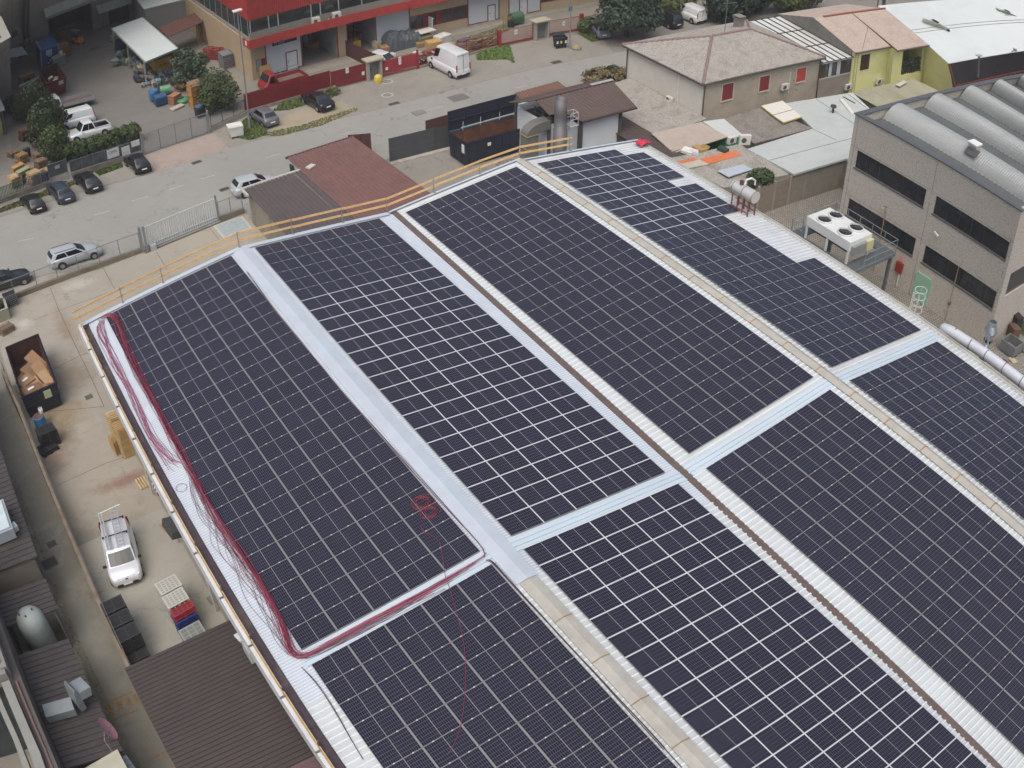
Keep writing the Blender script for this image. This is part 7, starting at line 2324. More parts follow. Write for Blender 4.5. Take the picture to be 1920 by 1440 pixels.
tag(tr, 'dark floor track in front of the grey sliding gate', 'gate track')
# rusty wall and mesh between yard and alley
r = thing('boundary_wall', 'low rust-stained wall with wire mesh between the alley and concrete yard', 'wall', (-7, -8, 0))
t_w = mat('7a7163', .95, var=.2, scale=1.5, dirt='6b4a30', damt=.8, dscale=.7)
b = MB()
WP = [(-7.55, 8.0), (-7.2, 3.0), (-7.0, -6.4), (-6.95, -12.4), (-7.0, -17.9), (-7.05, -22.8)]
for a, c in zip(WP, WP[1:]):
 b.bar((a[0], a[1], .8), (c[0], c[1], .8), .2, 1.6)
b.build('coping', t_w, r)
b = MB()
for a, c in zip(WP, WP[1:]):
 n = int(abs(a[1] - c[1]) / 1.9) + 1
 for k in range(n):
  q = lerp(a, c, k / n)
  b.bar((q[0] + .14, q[1], 1.2), (q[0] + .14, q[1], 2.3), .05)
 b.bar((a[0] + .14, a[1], 2.25), (c[0] + .14, c[1], 2.25), .03).bar((a[0] + .14, a[1], 1.95), (c[0] + .14, c[1], 1.95), .015)
b.build('wire_posts', mat('6d6a62', .7, .2), r)
# fence of the dark yard along the street
low_wall('rough concrete kerb wall below the louvred grey fence', (4.5, 37.6), (11.8, 36.9), .55, '7d7a70')
f = fence('louvred_fence', 'grey louvred steel fence before the hedge carrying white company signs', (4.5, 37.6), (11.8, 36.9), 1.25, '6b7174', 1.2, .1, .04, .55, (.05, .97), 'fence', (.05, .95, '3d4446'))
low_wall('rough concrete kerb wall below the green fence at the left', (-12, 38.6), (2.2, 37.7), .5, '7c776c')
fence('slatted_fence', 'green slatted fence in front of the pallet stacks at left', (-12, 38.7), (-.4, 37.9), 1.2, '3f6a54', 1.4, .16, .09, .5, (.05, .95))
fence('slatted_fence', 'blue-grey slatted fence beside the pedestrian gate', (-.4, 37.9), (1.9, 37.75), 1.2, '5f6b78', 1.2, .15, .07, .5, (.05, .95))
fence('pedestrian_gate', 'narrow grey pedestrian gate with a small plate', (2.2, 37.7), (4.2, 37.6), 2.2, '7b8183', 2.0, .12, .03, .02, (.04, .35, .97), 'gate', (.36, .95, '43494b'))
r = MB().cbox((3.2, 37.56, 1.5), (.5, .03, .35)).build('gate_plate', mat('a9b0b2', .5))
tag(r, 'small pale plate on the narrow pedestrian gate', 'plate')
fence('mesh_gate', 'wide grey mesh gate across the pinkish driveway', (12.15, 36.9), (18.85, 37.1), 2.15, '7b8184', 1.7, .09, .016, .05, (.03, .98), 'gate', None, .06)
for x in (12.0, 19.0):
 r = MB().cbox((x, 37.0, 0), (.18, .18, 2.45)).build('gate_post', M_GALV)
 tag(r, ('left' if x < 15 else 'right') + ' steel post of the wide mesh gate', 'gate post')
low_wall('pale concrete kerb wall under the dark wire fence by the round bush', (19.3, 37.2), (23.4, 38.4), .5, '8a867c')
fence('wire_fence', 'dark wire fence around the round bush next to the mesh gate', (19.3, 37.2), (23.4, 38.4), 1.3, '42474a', 1.4, .1, .012, .5, (.03, .97))
def lettering(text, size):
 cu = bpy.data.curves.new('lettering', 'FONT')
 cu.body = text
 cu.size = size
 cu.align_x = 'CENTER'
 cu.align_y = 'CENTER'
 cu.extrude = .004
 ob = bpy.data.objects.new('lettering', cu)
 COL.objects.link(ob)
 dg = bpy.context.evaluated_depsgraph_get()
 me = bpy.data.meshes.new_from_object(ob.evaluated_get(dg))
 vs, fs = [tuple(v.co) for v in me.vertices], [tuple(p.vertices) for p in me.polygons]
 bpy.data.objects.remove(ob)
 return vs, fs
def sign(p, w, h, label, texts, col='c9ccc9', tilt=0.0, group=None):
 "flat board facing -y with words on it"
 r = thing('sign', label, 'sign', p, 0, group)
 MB().cbox((p[0], p[1], p[2] - h / 2), (w, .03, h)).build('board', mat(col, .5, var=.03), r)
 for txt, size, dz, tc in texts:
  vs, fs = lettering(txt, size)
  b = MB().mesh([(p[0] + x, p[1] - .02 - z, p[2] + y + dz) for x, y, z in vs], fs)
  b.build('lettering', mat(tc, .6), r)
 return r
sign((8.95, 37.05, 1.25), 1.25, .95, 'large white company sign with big grey letters on the louvred fence', [('OME', .42, .12, '5c6672')])
sign((10.25, 36.92, 1.35), .85, .42, 'upper middle white sign with faint lettering on the louvred fence', [('- - -', .2, 0, '8f9aa8')])
sign((10.25, 36.92, .88), .85, .5, 'lower middle white sign with red lettering on the louvred fence', [('= = =', .22, .08, '9c4a44'), ('= =', .2, -.1, 'a3564e')])
sign((11.3, 36.85, 1.55), .85, .6, 'small right white sign with a blue dot on the louvred fence', [('.', .5, .15, '3a4a80')])
# red fences and gates
M_RF = '7b262b'
fence('red_fence', 'dark red slatted fence in front of the red lorry', (23.6, 38.9), (33.0, 38.7), 1.85, M_RF, 1.5, .11, .085, .35, (.03, .97), 'fence', (.02, .9, '571b20'))
low_wall('rough kerb wall under the dark red slatted fence', (23.6, 38.9), (33.0, 38.7), .35, '807a6c')
fence('red_gate', 'dark red barred gate left of the first concrete portal', (33.1, 38.65), (37.0, 38.55), 1.95, '842a2f', 1.9, .12, .06, .1, (.03, .2, .97), 'gate', (.03, .95, '5d1f24'))
sign((34.9, 38.5, 1.75), .35, .6, 'white parking sign on the red gate left of the portal', [('P', .3, 0, '20242c')])
sign((36.7, 38.5, .95), .3, .4, 'small white notice low on the red gate left of the portal', [('-', .2, 0, '20242c')])
for (x0, x1, nm) in ((37.05, 38.75, 'first concrete gate portal with letterbox between the red gates'), (58.0, 59.9, 'second concrete gate portal with mossy slab near the black dumpster')):
 r = thing('gate_portal', nm, 'gate portal', ((x0 + x1) / 2, 38.4, 0), 0, 'concrete gate portals')
 MC = mat('8f8d84', .9, var=.1, scale=2, dirt='76735f', damt=.6)
 for x in (x0, x1 - .25):
  MB().box(x, 38.1, 0, x + .25, 38.9, 2.2).build('pillar', MC, r)
 MB().box(x0 - .15, 37.9, 2.201, x1 + .15, 39.2, 2.36).build('roof_slab', mat('9c9a86', .9, var=.12, dirt='7d7c60'), r)
 MB().box(x0 + .251, 38.75, 0, x1 - .251, 38.85, 2.1).build('door', mat('6f7472', .7), r)
 MB().box(x0 + .5, 38.72, 1.0, x0 + .8, 38.749, 1.1).build('letterbox', M_BLACK, r)
fence('red_gate', 'bright red half-open gate right of the first concrete portal', (38.9, 38.3), (42.8, 38.1), 1.9, '8e2c31', 3.9, .13, .05, .1, (.03, .2, .97), 'gate', (.2, .92, '8a2b30'))
sign((40.8, 38.08, 1.5), .32, .9, 'tall white notice on the bright red gate', [('P', .28, .2, '20242c'), ('!', .25, -.2, '20242c')])
sign((39.3, 38.2, .9), .3, .3, 'small white notice low on the bright red gate', [('-', .2, 0, '20242c')])
r = MB().cbox((42.95, 38.15, 0), (.2, .2, 2.2)).build('gate_post', mat('7d262b', .6))
tag(r, 'red steel post right of the bright red gate', 'gate post')
fence('red_fence', 'red barred fence in front of the junk pile by the white van', (43.1, 38.2), (53.2, 38.6), 1.5, '7a2a2d', 2.0, .14, .02, .3, (.03, .97))
low_wall('rough kerb wall under the red barred fence behind the white van', (43.1, 38.2), (53.2, 38.6), .3, '7f796b')
r = MB().cbox((53.5, 38.6, 0), (.4, .3, 2.1)).build('gate_post', mat('8e2a2f', .6))
tag(r, 'thick red post left of the barred red gate with a notice', 'gate post')
fence('red_gate', 'red barred gate with a white notice left of the second portal', (53.75, 38.6), (57.9, 38.5), 1.9, '85302f', 4.1, .14, .03, .1, (.03, .14, .97), 'gate', (.03, .13, '7d2a2d'))
sign((55.6, 38.45, 1.5), .4, .55, 'white notice with dark round mark on the barred red gate', [('o', .4, 0, '20242c')])
fence('red_gate', 'red barred gate right of the second concrete portal', (60.1, 38.5), (64.2, 38.2), 1.9, '85302f', 4.1, .14, .03, .1, (.03, .14, .97), 'gate', (.03, .13, '7d2a2d'))
sign((62.0, 38.25, 1.4), .35, .5, 'white notice on the red gate right of the second portal', [('o', .35, 0, '20242c')])
r = MB().cbox((64.5, 38.2, 0), (.4, .3, 2.2)).build('gate_post', mat('8e2a2f', .6))
tag(r, 'thick red post at the right end of the last red gate', 'gate post')
fence('red_fence', 'thin red fence running behind the cedar', (64.8, 38.3), (72, 38.6), 1.6, '7f3330', 2.0, .14, .02, .1, (.03, .97))
r = thing('red_screen', 'dull red boundary screen behind the white van by the trees', 'screen wall', (88, 44, 0))
MB().box(76, 43.5, 0, 100, 43.6, 2.2).build('panel', mat('6f2c28', .8, var=.12), r)
r = thing('yard_screen', 'dark brown screen wall dividing the red workshop forecourt', 'screen wall', (39, 44, 0))
MB().obox((38.6, 46.6, 0), (.5, -5.5, 0), (.06, 0, 0), (0, 0, 1.9)).build('panel', mat('4a2a2c', .8, var=.1), r)
# dark gates of the container yard
low_wall('pale concrete threshold in front of the dark steel gates', (29.8, 19.9), (36.0, 19.5), .1, '9a968c', .5)
fence('steel_gate', 'dark grey panelled steel gate closing the container yard', (30.1, 20.3), (34.4, 19.9), 2.25, '4a4d50', 1.45, 0, .02, .05, (.02, .5, .98), 'gate', (.02, .98, '3e4144'))
fence('steel_gate', 'dark green-grey steel gate leaf left of the navy container', (34.5, 19.9), (37.0, 19.7), 2.2, '484c4a', 1.25, 0, .02, .05, (.02, .5, .98), 'gate', (.02, .98, '3a3e3d'))
r = thing('brown_gate_leaf', 'dark red-brown ribbed gate leaf beside the reddish shed roof', 'gate', (28.7, 22.6, 0))
MB().corr((27.6, 23.3, .1), (29.4, 22.4, .1), (29.4, 22.4, 2.2), (27.6, 23.3, 2.2), .22, .04, thick=.03).build('sheet', mat('4c2c2c', .7), r)
r = MB().box(34.2, 21.0, 0, 37.5, 21.1, 2.6).build('brown_screen', mat('4a2f2b', .8, var=.15))
tag(r, 'rust-brown steel screen behind the dark gate leaves', 'screen wall')
# ================================================================ TREES, SHRUBS, GRASS
def leaf_mat(h, h2):
 t = NT('leaves_' + h)
 v = t.pos()
 n = t.noise(v, 2.2, 4, .7)
 n2 = t.noise(v, 9, 2, .6)
 f = t.math('ADD', t.math('MULTIPLY', n, .6), t.math('MULTIPLY', n2, .5))
 col = t.ramp(f, .35, .75, srgb(h), srgb(h2))
 m = t.done(col, .7, 0, .3)
 t.b.inputs['Subsurface Weight'].default_value = .0
 return m
L_DARK = leaf_mat('26351f', '47583a')
L_MID = leaf_mat('2f4123', '5b6b40')
L_OLIVE = leaf_mat('4b5430', '78804f')
L_CONI = leaf_mat('2b3b26', '566645')
L_CEDAR = leaf_mat('25332a', '4a5b4a')
L_RUST = leaf_mat('5b3a22', '8b6238')
M_BARK = mat('4a3d31', .95, var=.25, scale=4)
def plant(name, label, cat, p, blobs, n, size, lm, trunk=(.12, 1.0), shape='ball', group=None, seed=1, droop=0.0, extra=None):
 "tapered trunk with limbs, and a crown of small leaf clumps spread through several lobes"
 rnd = random.Random(seed)
 r = thing(name, label, cat, (p[0], p[1], 0), 0, group)
 tb = MB()
 tr, th = trunk
 tb.path([(p[0], p[1], 0), (p[0] + .05, p[1], th * .5), (p[0], p[1] + .05, th)], [tr, tr * .8, tr * .55], 8)
 for bx, by, bz, rx, ry, rz in blobs:
  tb.path([(p[0], p[1], th * .6), lerp((p[0], p[1], th), (p[0] + bx, p[1] + by, bz), .5), (p[0] + bx, p[1] + by, bz + rz * .3)], [tr * .5, tr * .3, tr * .1], 5)
 tb.build('trunk', M_BARK, r)
 mats = [lm] + ([extra] if extra else [])
 cb = MB()
 tot = sum(b[3] * b[4] * b[5] for b in blobs) ** 1.0
 vol = [(b[3] * b[4] * b[5]) ** .75 for b in blobs]
 sv = sum(vol)
 for (bx, by, bz, rx, ry, rz), w in zip(blobs, vol):
  k = int(n * w / sv)
  tufts = [Vector((rnd.gauss(0, 1), rnd.gauss(0, 1), rnd.gauss(0, 1))).normalized() for _ in range(max(12, k // 45))]
  for i in range(k):
   t_ = tufts[i % len(tufts)]
   d = (t_ + Vector((rnd.gauss(0, 1), rnd.gauss(0, 1), rnd.gauss(0, 1))) * .22)
   rad = rnd.uniform(.62, 1.06) if rnd.random() < .8 else rnd.uniform(.2, .7)
   if shape == 'cone':
    hh = rnd.random() ** 1.35
    a = rnd.uniform(0, 2 * pi)
    rr_ = (1 - hh) ** .75 * rnd.uniform(.55, 1.08)
    c = Vector((bx + cos(a) * rr_ * rx, by + sin(a) * rr_ * ry, bz - rz + hh * 2 * rz))
    out = Vector((cos(a), sin(a), -.1))
   else:
    d.normalize()
    c = Vector((bx + d.x * rad * rx, by + d.y * rad * ry, bz + d.z * rad * rz))
    out = d
   c += Vector((p[0], p[1], 0))
   if c.z < .03:
    c.z = rnd.uniform(.03, .3)
   s = size * rnd.uniform(.55, 1.3)
   u = Vector((rnd.gauss(0, 1), rnd.gauss(0, 1), rnd.gauss(0, 1)))
   u = (u - out * u.dot(out) * .6).normalized()
   if droop:
    u = (u + out * .8 + Vector((0, 0, -droop))).normalized()
   v2 = u.cross(out + Vector((rnd.gauss(0, .5), rnd.gauss(0, .5), rnd.gauss(0, .5))))
   if v2.length < .05:
    continue
   v2 = v2.normalized() * s * (.42 if droop else .6)
   u = u * s
   mi = 1 if extra and rnd.random() < .16 and c.z < bz else 0
   cb.face([c - u, c - v2 * .8 + u * .1, c + u, c + v2], mi)
 cb.build('crown', mats, r)
 return r
plant('conifer_shrub', 'bushy conifer beside the red skips at the left', 'tree', (3.59, 57.5, 0), [(0, 0, 2.4, 2.3, 2.2, 2.2), (1.2, -.6, 1.7, 1.6, 1.5, 1.6), (-1.1, .6, 1.6, 1.5, 1.5, 1.6)], 7200, .17, L_CONI, (.14, 2), group='shrubs in the dark yard', seed=1)
plant('conifer_shrub', 'tallest conifer in the middle of the left row beside the lorry', 'tree', (4.12, 49.19, 0), [(0, 0, 2.6, 2.2, 2.1, 2.4), (1.1, .8, 1.7, 1.6, 1.6, 1.6), (-1.0, -.6, 1.6, 1.6, 1.5, 1.5)], 7200, .17, L_CONI, (.14, 2.2), group='shrubs in the dark yard', seed=2, extra=L_RUST)
plant('conifer_shrub', 'darker conifer at the left end of the hedge', 'tree', (3.98, 43.26, 0), [(0, 0, 2.0, 1.8, 1.8, 1.9), (.6, -.5, 1.2, 1.4, 1.2, 1.1)], 5400, .16, L_MID, (.12, 1.8), group='shrubs in the dark yard', seed=3)
plant('shrub', 'small dark shrub at the foot of the grey corner building', 'shrub', (1.35, 62.43, 0), [(0, 0, 1.1, 1.4, 1.2, 1.1)], 1800, .16, L_DARK, (.08, .8), group='shrubs in the dark yard', seed=4)
hp0, hp1 = (4.58, 41.09, 0), (12.59, 40.31, 0)
hb = []
hc = lerp(hp0, hp1, .5)
for k in range(9):
 q = lerp(hp0, hp1, (k + .5) / 9)
 hb.append((q[0] - hc[0], q[1] - hc[1] + .6, 1.0, .7, .95, 1.0))
plant('hedge', 'clipped green hedge behind the white company signs', 'hedge', hc, hb, 10000, .14, L_MID, (.08, .5), seed=5)
plant('photinia_bush', 'small reddish bush ending the hedge at the mesh gate', 'shrub', lerp(hp0, hp1, .99), [(0, .4, .9, .5, .5, .7)], 700, .11, leaf_mat('4d2a25', '7b5a3c'), (.06, .5), seed=6)
plant('round_tree', 'grey-green round tree beside the white yard canopy', 'tree', (21.22, 50.95, 0), [(0, .5, 2.6, 1.7, 1.7, 1.7), (1.4, -.3, 2.1, 1.3, 1.3, 1.5), (-.6, -.6, 1.4, 1.2, 1.1, 1.1)], 5200, .17, leaf_mat('32422f', '586b50'), (.16, 2.4), group='shrubs in the dark yard', seed=7)
plant('withered_bush', 'rust-brown withered bush below the round grey-green tree', 'shrub', (20.82, 49.7, 0), [(0, 0, .7, 1.5, .8, .7)], 900, .15, leaf_mat('55492f', '8a6a3f'), (.06, .5), seed=8)
plant('round_bush', 'large dense olive bush behind the dark wire fence', 'tree', (21.76, 41.59, 0), [(0, .6, 2.4, 2.0, 1.9, 2.2), (.9, -.4, 1.7, 1.5, 1.4, 1.6), (-1.0, .0, 1.5, 1.2, 1.3, 1.4)], 6800, .15, leaf_mat('2f3b22', '55613a'), (.16, 2.2), group='shrubs in the dark yard', seed=9)
plant('cedar', 'large dark drooping cedar at the street corner beside the hipped house', 'tree', (68.0, 34.2), [(0, 0, 5.6, 3.8, 3.6, 3.0), (-2.3, -1.2, 3.4, 2.8, 2.4, 1.9), (2.4, .8, 4.0, 2.6, 2.4, 2.2), (.6, -1.8, 3.0, 2.6, 2.2, 1.7), (0, 1, 8.2, 2.4, 2.4, 2.0), (-.8, .6, 10.4, 1.4, 1.4, 1.6)], 12500, .30, L_CEDAR, (.35, 8), seed=10, droop=.55)
for k, (px, blobs, n, lm, lab) in enumerate([((77.44, 37.86, 0), [(0, 0, 2.0, 3.2, 2.0, 2.0), (2.5, .5, 1.8, 2.4, 1.8, 1.7)], 3800, L_OLIVE, 'light green bush behind the black people carrier'), ((82.72, 33.31, 0), [(0, 0, 3.0, 3.0, 2.6, 3.0), (3.2, .5, 3.4, 2.8, 2.4, 3.2)], 6000, L_CEDAR, 'dark evergreen behind the ridge of the hipped house'), ((89.46, 34.71, 0), [(0, 0, 3.6, 3.0, 2.6, 3.4)], 4500, L_DARK, 'dark evergreen behind the stubby chimney'), ((95.03, 33.28, 0), [(0, 0, 2.8, 4.0, 2.6, 2.6), (4, .5, 2.6, 3.4, 2.2, 2.4)], 5200, L_OLIVE, 'olive tree mass behind the striped glass roof')]):
 plant('background_tree', lab, 'tree', px, blobs, n, .34, lm, (.2, 2.5), group='trees behind the houses', seed=20 + k)
plant('shrub', 'green shrub at the red gate post beside the cedar', 'shrub', (64.85, 37.31, 0), [(0, 0, .9, 1.5, 1.0, 1.0)], 1500, .17, L_MID, (.06, .6), seed=30)
plant('wall_bush', 'green bush growing over the concrete panel wall', 'shrub', (51.2, -3.3), [(0, 0, 2.9, 1.3, .9, .9), (.9, .2, 2.6, .8, .7, .7)], 2400, .14, L_CONI, (.08, 2.4), seed=31)
vine = plant('bramble', 'tangled brown and green brambles behind the brown roof', 'shrub', (56.78, 24.84, 0), [(0, 0, .7, 2.4, 1.2, .8), (2, -.8, .6, 1.6, 1, .7)], 2200, .2, leaf_mat('544a33', '7f7656'), (.06, .5), seed=32)
plant('ivy_strip', 'green creeper along the foot of the dark red slatted fence', 'shrub', (26.46, 40.24, 0), [(0, 0, .5, 1.9, .4, .6), (2.6, 0, .35, 1.6, .4, .45)], 1300, .14, L_MID, (.04, .3), seed=33)
plant('ivy_strip', 'bushy weeds beside the dark coupe-like car', 'shrub', (32.47, 37.31, 0), [(0, 0, .5, 1.0, .5, .55)], 700, .13, L_OLIVE, (.04, .3), seed=34)
def grass(name, label, poly, n, h, lm, seed=1):
 "many separate blades spread over a patch of ground"
 rnd = random.Random(seed)
 xs, ys = [q[0] for q in poly], [q[1] for q in poly]
 def inside(x, y):
  c = False
  m = len(poly)
  for i in range(m):
   a, b_ = poly[i], poly[(i + 1) % m]
   if (a[1] > y) != (b_[1] > y) and x < (b_[0] - a[0]) * (y - a[1]) / (b_[1] - a[1]) + a[0]:
    c = not c
  return c
 b = MB()
 t = 0
 while len(b.f) < n and t < n * 12:
  t += 1
  x, y = rnd.uniform(min(xs), max(xs)), rnd.uniform(min(ys), max(ys))
  if not inside(x, y):
   continue
  a = rnd.uniform(0, 2 * pi)
  s = h * rnd.uniform(.4, 1.2)
  d = Vector((cos(a), sin(a), 0)) * s * .5
  tp = Vector((x, y, .015)) + Vector((rnd.gauss(0, .3) * s, rnd.gauss(0, .3) * s, s))
  b.face([Vector((x, y, .015)) - d, Vector((x, y, .015)) + d, tp + d * .3, tp - d * .3])
 return tag(b.build(name, lm), label, 'grass', kind='stuff')
G1 = leaf_mat('46562c', '6d7d42')
G2 = leaf_mat('5d6238', '85845a')
grass('grass', 'green grass around the left street lamp and grey hatchback', [(20.96, 33.76, 0), (22.79, 37.42, 0), (24.46, 38.15, 0), (23.96, 34.01, 0), (23.4, 32.63, 0), (21.62, 32.6, 0)], 2600, .2, G1, 1)
grass('grass', 'green weeds along the foot of the dark red fence', [(26.04, 37.46, 0), (27.67, 38.84, 0), (33.08, 38.24, 0), (32.78, 36.7, 0), (29.4, 36.69, 0), (27.35, 36.69, 0)], 2200, .2, G1, 2)
grass('grass', 'bright grass beside the white delivery van', [(49.98, 37.81, 0), (51.18, 38.4, 0), (54.72, 38.48, 0), (52.07, 33.48, 0), (52.07, 35.01, 0), (49.3, 36.5, 0)], 2600, .22, leaf_mat('4c6230', '75914a'), 3)
grass('grass', 'dry grass edging the ochre gravel patch', [(23.58, 33.09, 0), (26.65, 32.41, 0), (31.37, 32.76, 0), (33.01, 32.78, 0), (32.94, 32.18, 0), (28.31, 31.09, 0), (24.54, 31.38, 0), (23.21, 32.18, 0)], 1600, .13, G2, 4)
grass('grass', 'weedy grass at the foot of the kerb wall between parked cars', [(6.8, 36.89, 0), (9.52, 36.71, 0), (9.47, 35.88, 0), (7.05, 35.8, 0)], 900, .2, G1, 5)
grass('grass', 'weedy grass behind the leftmost parked cars', [(-3.47, 36.83, 0), (-0.6, 36.81, 0), (1.86, 36.83, 0), (4.68, 36.57, 0), (4.51, 35.76, 0), (-0.69, 35.55, 0), (-3.6, 35.9, 0)], 1500, .18, G2, 6)
grass('grass', 'sparse grass on the forecourt below the beige workshop', [(50.16, 42.92, 0), (58.08, 44.64, 0), (58.11, 43.01, 0), (52.12, 40.45, 0), (49.39, 40.27, 0)], 2400, .12, G2, 7)
grass('grass', 'grass at the foot of the bush beside the last red gate', [(63.49, 37.24, 0), (65.34, 37.04, 0), (64.71, 34.45, 0), (63.2, 34.48, 0)], 900, .2, G1, 8)
grass('moss', 'mossy weeds along the edge of the alley roofs', [(-9.6, -2), (-9.0, -2), (-8.9, -26), (-9.3, -26)], 2200, .05, leaf_mat('5d573f', '78704f'), 9)
# ================================================================ CABLES ON THE ROOF
M_CRED = mat('7b2437', .55, var=.15, scale=4)
M_CPINK = mat('93375a', .55, var=.15, scale=4)
M_CBLK = mat('4c4a4e', .6, var=.1)
def cables(name, label, pts, n, spread, r, m, lift=.03, seed=1, wob=.35):
 "bundle of separate cables following a guide line over the roof; pts are plan points (x, y, width factor)"
 rnd = random.Random(seed)
 mb = MB()
 # smooth the guide
 G_ = []
 for i in range(len(pts) - 1):
  a, b = pts[i], pts[i + 1]
  k = max(2, int(hypot(b[0] - a[0], b[1] - a[1]) / .45))
  for j in range(k):
   G_.append(lerp(a, b, j / k))
 G_.append(pts[-1])
 for _ in range(2):
  G_ = [G_[0]] + [tuple((G_[i - 1][c] + 2 * G_[i][c] + G_[i + 1][c]) / 4 for c in range(3)) for i in range(1, len(G_) - 1)] + [G_[-1]]
 for c in range(n):
  o = rnd.uniform(-1, 1)
  ph, fq = rnd.uniform(0, 6.3), rnd.uniform(.15, .45)
  ph2, fq2 = rnd.uniform(0, 6.3), rnd.uniform(.8, 1.6)
  P = []
  i0, i1 = int(rnd.uniform(0, .04) * len(G_)), len(G_) - int(rnd.uniform(0, .10) * len(G_))
  for i in range(i0, i1):
   a, b = G_[max(i - 1, 0)], G_[min(i + 1, len(G_) - 1)]
   d = Vector((b[0] - a[0], b[1] - a[1], 0))
   if d.length < 1e-6:
    continue
   d.normalize()
   nn = Vector((-d.y, d.x, 0))
   s = (o * .7 + wob * sin(ph + i * fq) + .08 * sin(ph2 + i * fq2)) * spread * G_[i][2]
   x, y = G_[i][0] + nn.x * s, G_[i][1] + nn.y * s
   P.append((x, y, roof_z(x, 0) + lift + .025 * (c % 3)))
  if len(P) > 3:
   mb.path(P, r, 4, c % 3, cap=False)
 return tag(mb.build(name, m), label, 'cables')
cables('cable_bundle', 'thick dark red cable bundle lying over the leftmost panel column', [(-0.51, -0.15, 7.46)[:2] + (.5,), (-0.06, 0.02, 7.49)[:2] + (.6,), (0.5, -0.22, 7.56)[:2] + (.9,), (0.58, -0.96, 7.56)[:2] + (1,), (0.34, -3.63, 7.54)[:2] + (1,), (0.18, -6.74, 7.52)[:2] + (1,), (0.2, -10.01, 7.52)[:2] + (1,), (0.11, -12.2, 7.51)[:2] + (.95,), (0.07, -14.53, 7.51)[:2] + (.85,), (0.02, -16.72, 7.5)[:2] + (.8,), (-0.06, -18.55, 7.49)[:2] + (.8,), (-0.01, -20.78, 7.5)[:2] + (.75,), (0.08, -22.55, 7.51)[:2] + (.7,), (0.12, -24.66, 7.51)[:2] + (.7,), (-0.01, -26.53, 7.5)[:2] + (.7,), (-0.3, -27.65, 7.47)[:2] + (.6,), (-0.41, -28.25, 7.45)[:2] + (.5,), (-0.21, -28.71, 7.48)[:2] + (.45,), (0.7, -28.66, 7.58)[:2] + (.4,), (3.23, -28.67, 7.86)[:2] + (.45,), (5.75, -28.74, 8.14)[:2] + (.45,), (7.83, -28.75, 8.37)[:2] + (.35,), (8.59, -28.73, 8.46)[:2] + (.25,), (8.8, -28.57, 8.48)[:2] + (.15,)], 20, .30, .0105, [M_CRED, mat('5a1d2d', .55), mat('96405a', .55)], .05, 1)
cables('cable_bundle', 'pinkish cable bundle lying on the white eave strip', [(-0.3, -0.17, 7.47)[:2] + (.6,), (-0.63, -0.67, 7.43)[:2] + (.9,), (-0.67, -1.48, 7.43)[:2] + (1,), (-0.73, -3.31, 7.42)[:2] + (.8,), (-0.76, -5.38, 7.42)[:2] + (.9,), (-0.71, -6.67, 7.42)[:2] + (.5,), (-0.73, -8.3, 7.42)[:2] + (.7,), (-0.81, -10.48, 7.41)[:2] + (.8,), (-0.85, -12.42, 7.41)[:2] + (1,), (-0.69, -13.71, 7.42)[:2] + (1.3,), (-0.54, -14.53, 7.44)[:2] + (1.4,), (-0.35, -15.07, 7.46)[:2] + (1.6,)], 15, .26, .011, [M_CPINK, mat('7d2f4e', .55), mat('a5577c', .55)], -.06, 2, .6)
cables('cable_bundle', 'loose pink and grey cables fanning out along the lower eave strip', [(0.02, -15.98, 7.5)[:2] + (.4,), (-0.2, -16.98, 7.48)[:2] + (.8,), (-0.25, -18.82, 7.47)[:2] + (1.6,), (-0.14, -21.07, 7.48)[:2] + (2.2,), (-0.14, -23.49, 7.48)[:2] + (2.0,), (-0.18, -25.56, 7.48)[:2] + (1.5,), (-0.31, -27.15, 7.47)[:2] + (1.1,), (-0.45, -28.19, 7.45)[:2] + (.6,), (0.03, -28.74, 7.5)[:2] + (.4,), (3.12, -28.85, 7.85)[:2] + (.5,), (6.95, -28.89, 8.27)[:2] + (.5,)], 15, .30, .010, [mat('6b4457', .55, var=.2), mat('8a5068', .55), mat('55494f', .55)], -.06, 3, .6)
cables('cable_run', 'dark cable pair following the ridge edge beside the leftmost upper array', [(8.84, -2.37, 8.48)[:2] + (1,), (8.65, -7.23, 8.46)[:2] + (1,), (8.67, -15.31, 8.47)[:2] + (1,), (8.79, -22.66, 8.48)[:2] + (1,), (8.87, -27.11, 8.49)[:2] + (1,), (8.9, -28.43, 8.49)[:2] + (1,), (8.64, -28.66, 8.46)[:2] + (.6,)], 3, .06, .016, mat('5a3f4b', .6), -.04, 4)
cables('cable_run', 'dark cable pair following the ridge edge beside the leftmost lower array', [(8.65, -28.81, 8.46)[:2] + (1,), (8.82, -28.95, 8.48)[:2] + (1,), (8.8, -29.51, 8.48)[:2] + (1,), (8.82, -32.4, 8.48)[:2] + (1,), (8.85, -35.61, 8.49)[:2] + (1,), (8.85, -38.98, 8.49)[:2] + (1,), (8.82, -41.6, 8.48)[:2] + (1,)], 4, .06, .018, mat('43303a', .6), -.04, 5)
cables('loose_cable', 'single thin red cable trailing over the lower left array', [(6.7, -28.88, 8.25)[:2] + (1,), (6.34, -29.97, 8.21)[:2] + (1,), (5.77, -31.53, 8.14)[:2] + (1,), (5.18, -32.69, 8.08)[:2] + (1,), (4.48, -33.72, 8)[:2] + (1,), (3.48, -35.07, 7.89)[:2] + (1,), (2.71, -35.68, 7.8)[:2] + (1,), (2.32, -35.86, 7.76)[:2] + (1,)], 1, .02, .012, M_CRED, .03, 6)
cables('loose_cable', 'single thin red cable trailing from the coils to the cable bundle', [(7.37, -25.56, 8.32)[:2] + (1,), (7.24, -26.02, 8.31)[:2] + (1,), (7.69, -26.48, 8.36)[:2] + (1,), (7.48, -27.14, 8.33)[:2] + (1,), (7.08, -27.92, 8.29)[:2] + (1,), (6.7, -28.8, 8.25)[:2] + (1,)], 1, .02, .012, M_CRED, .03, 7)
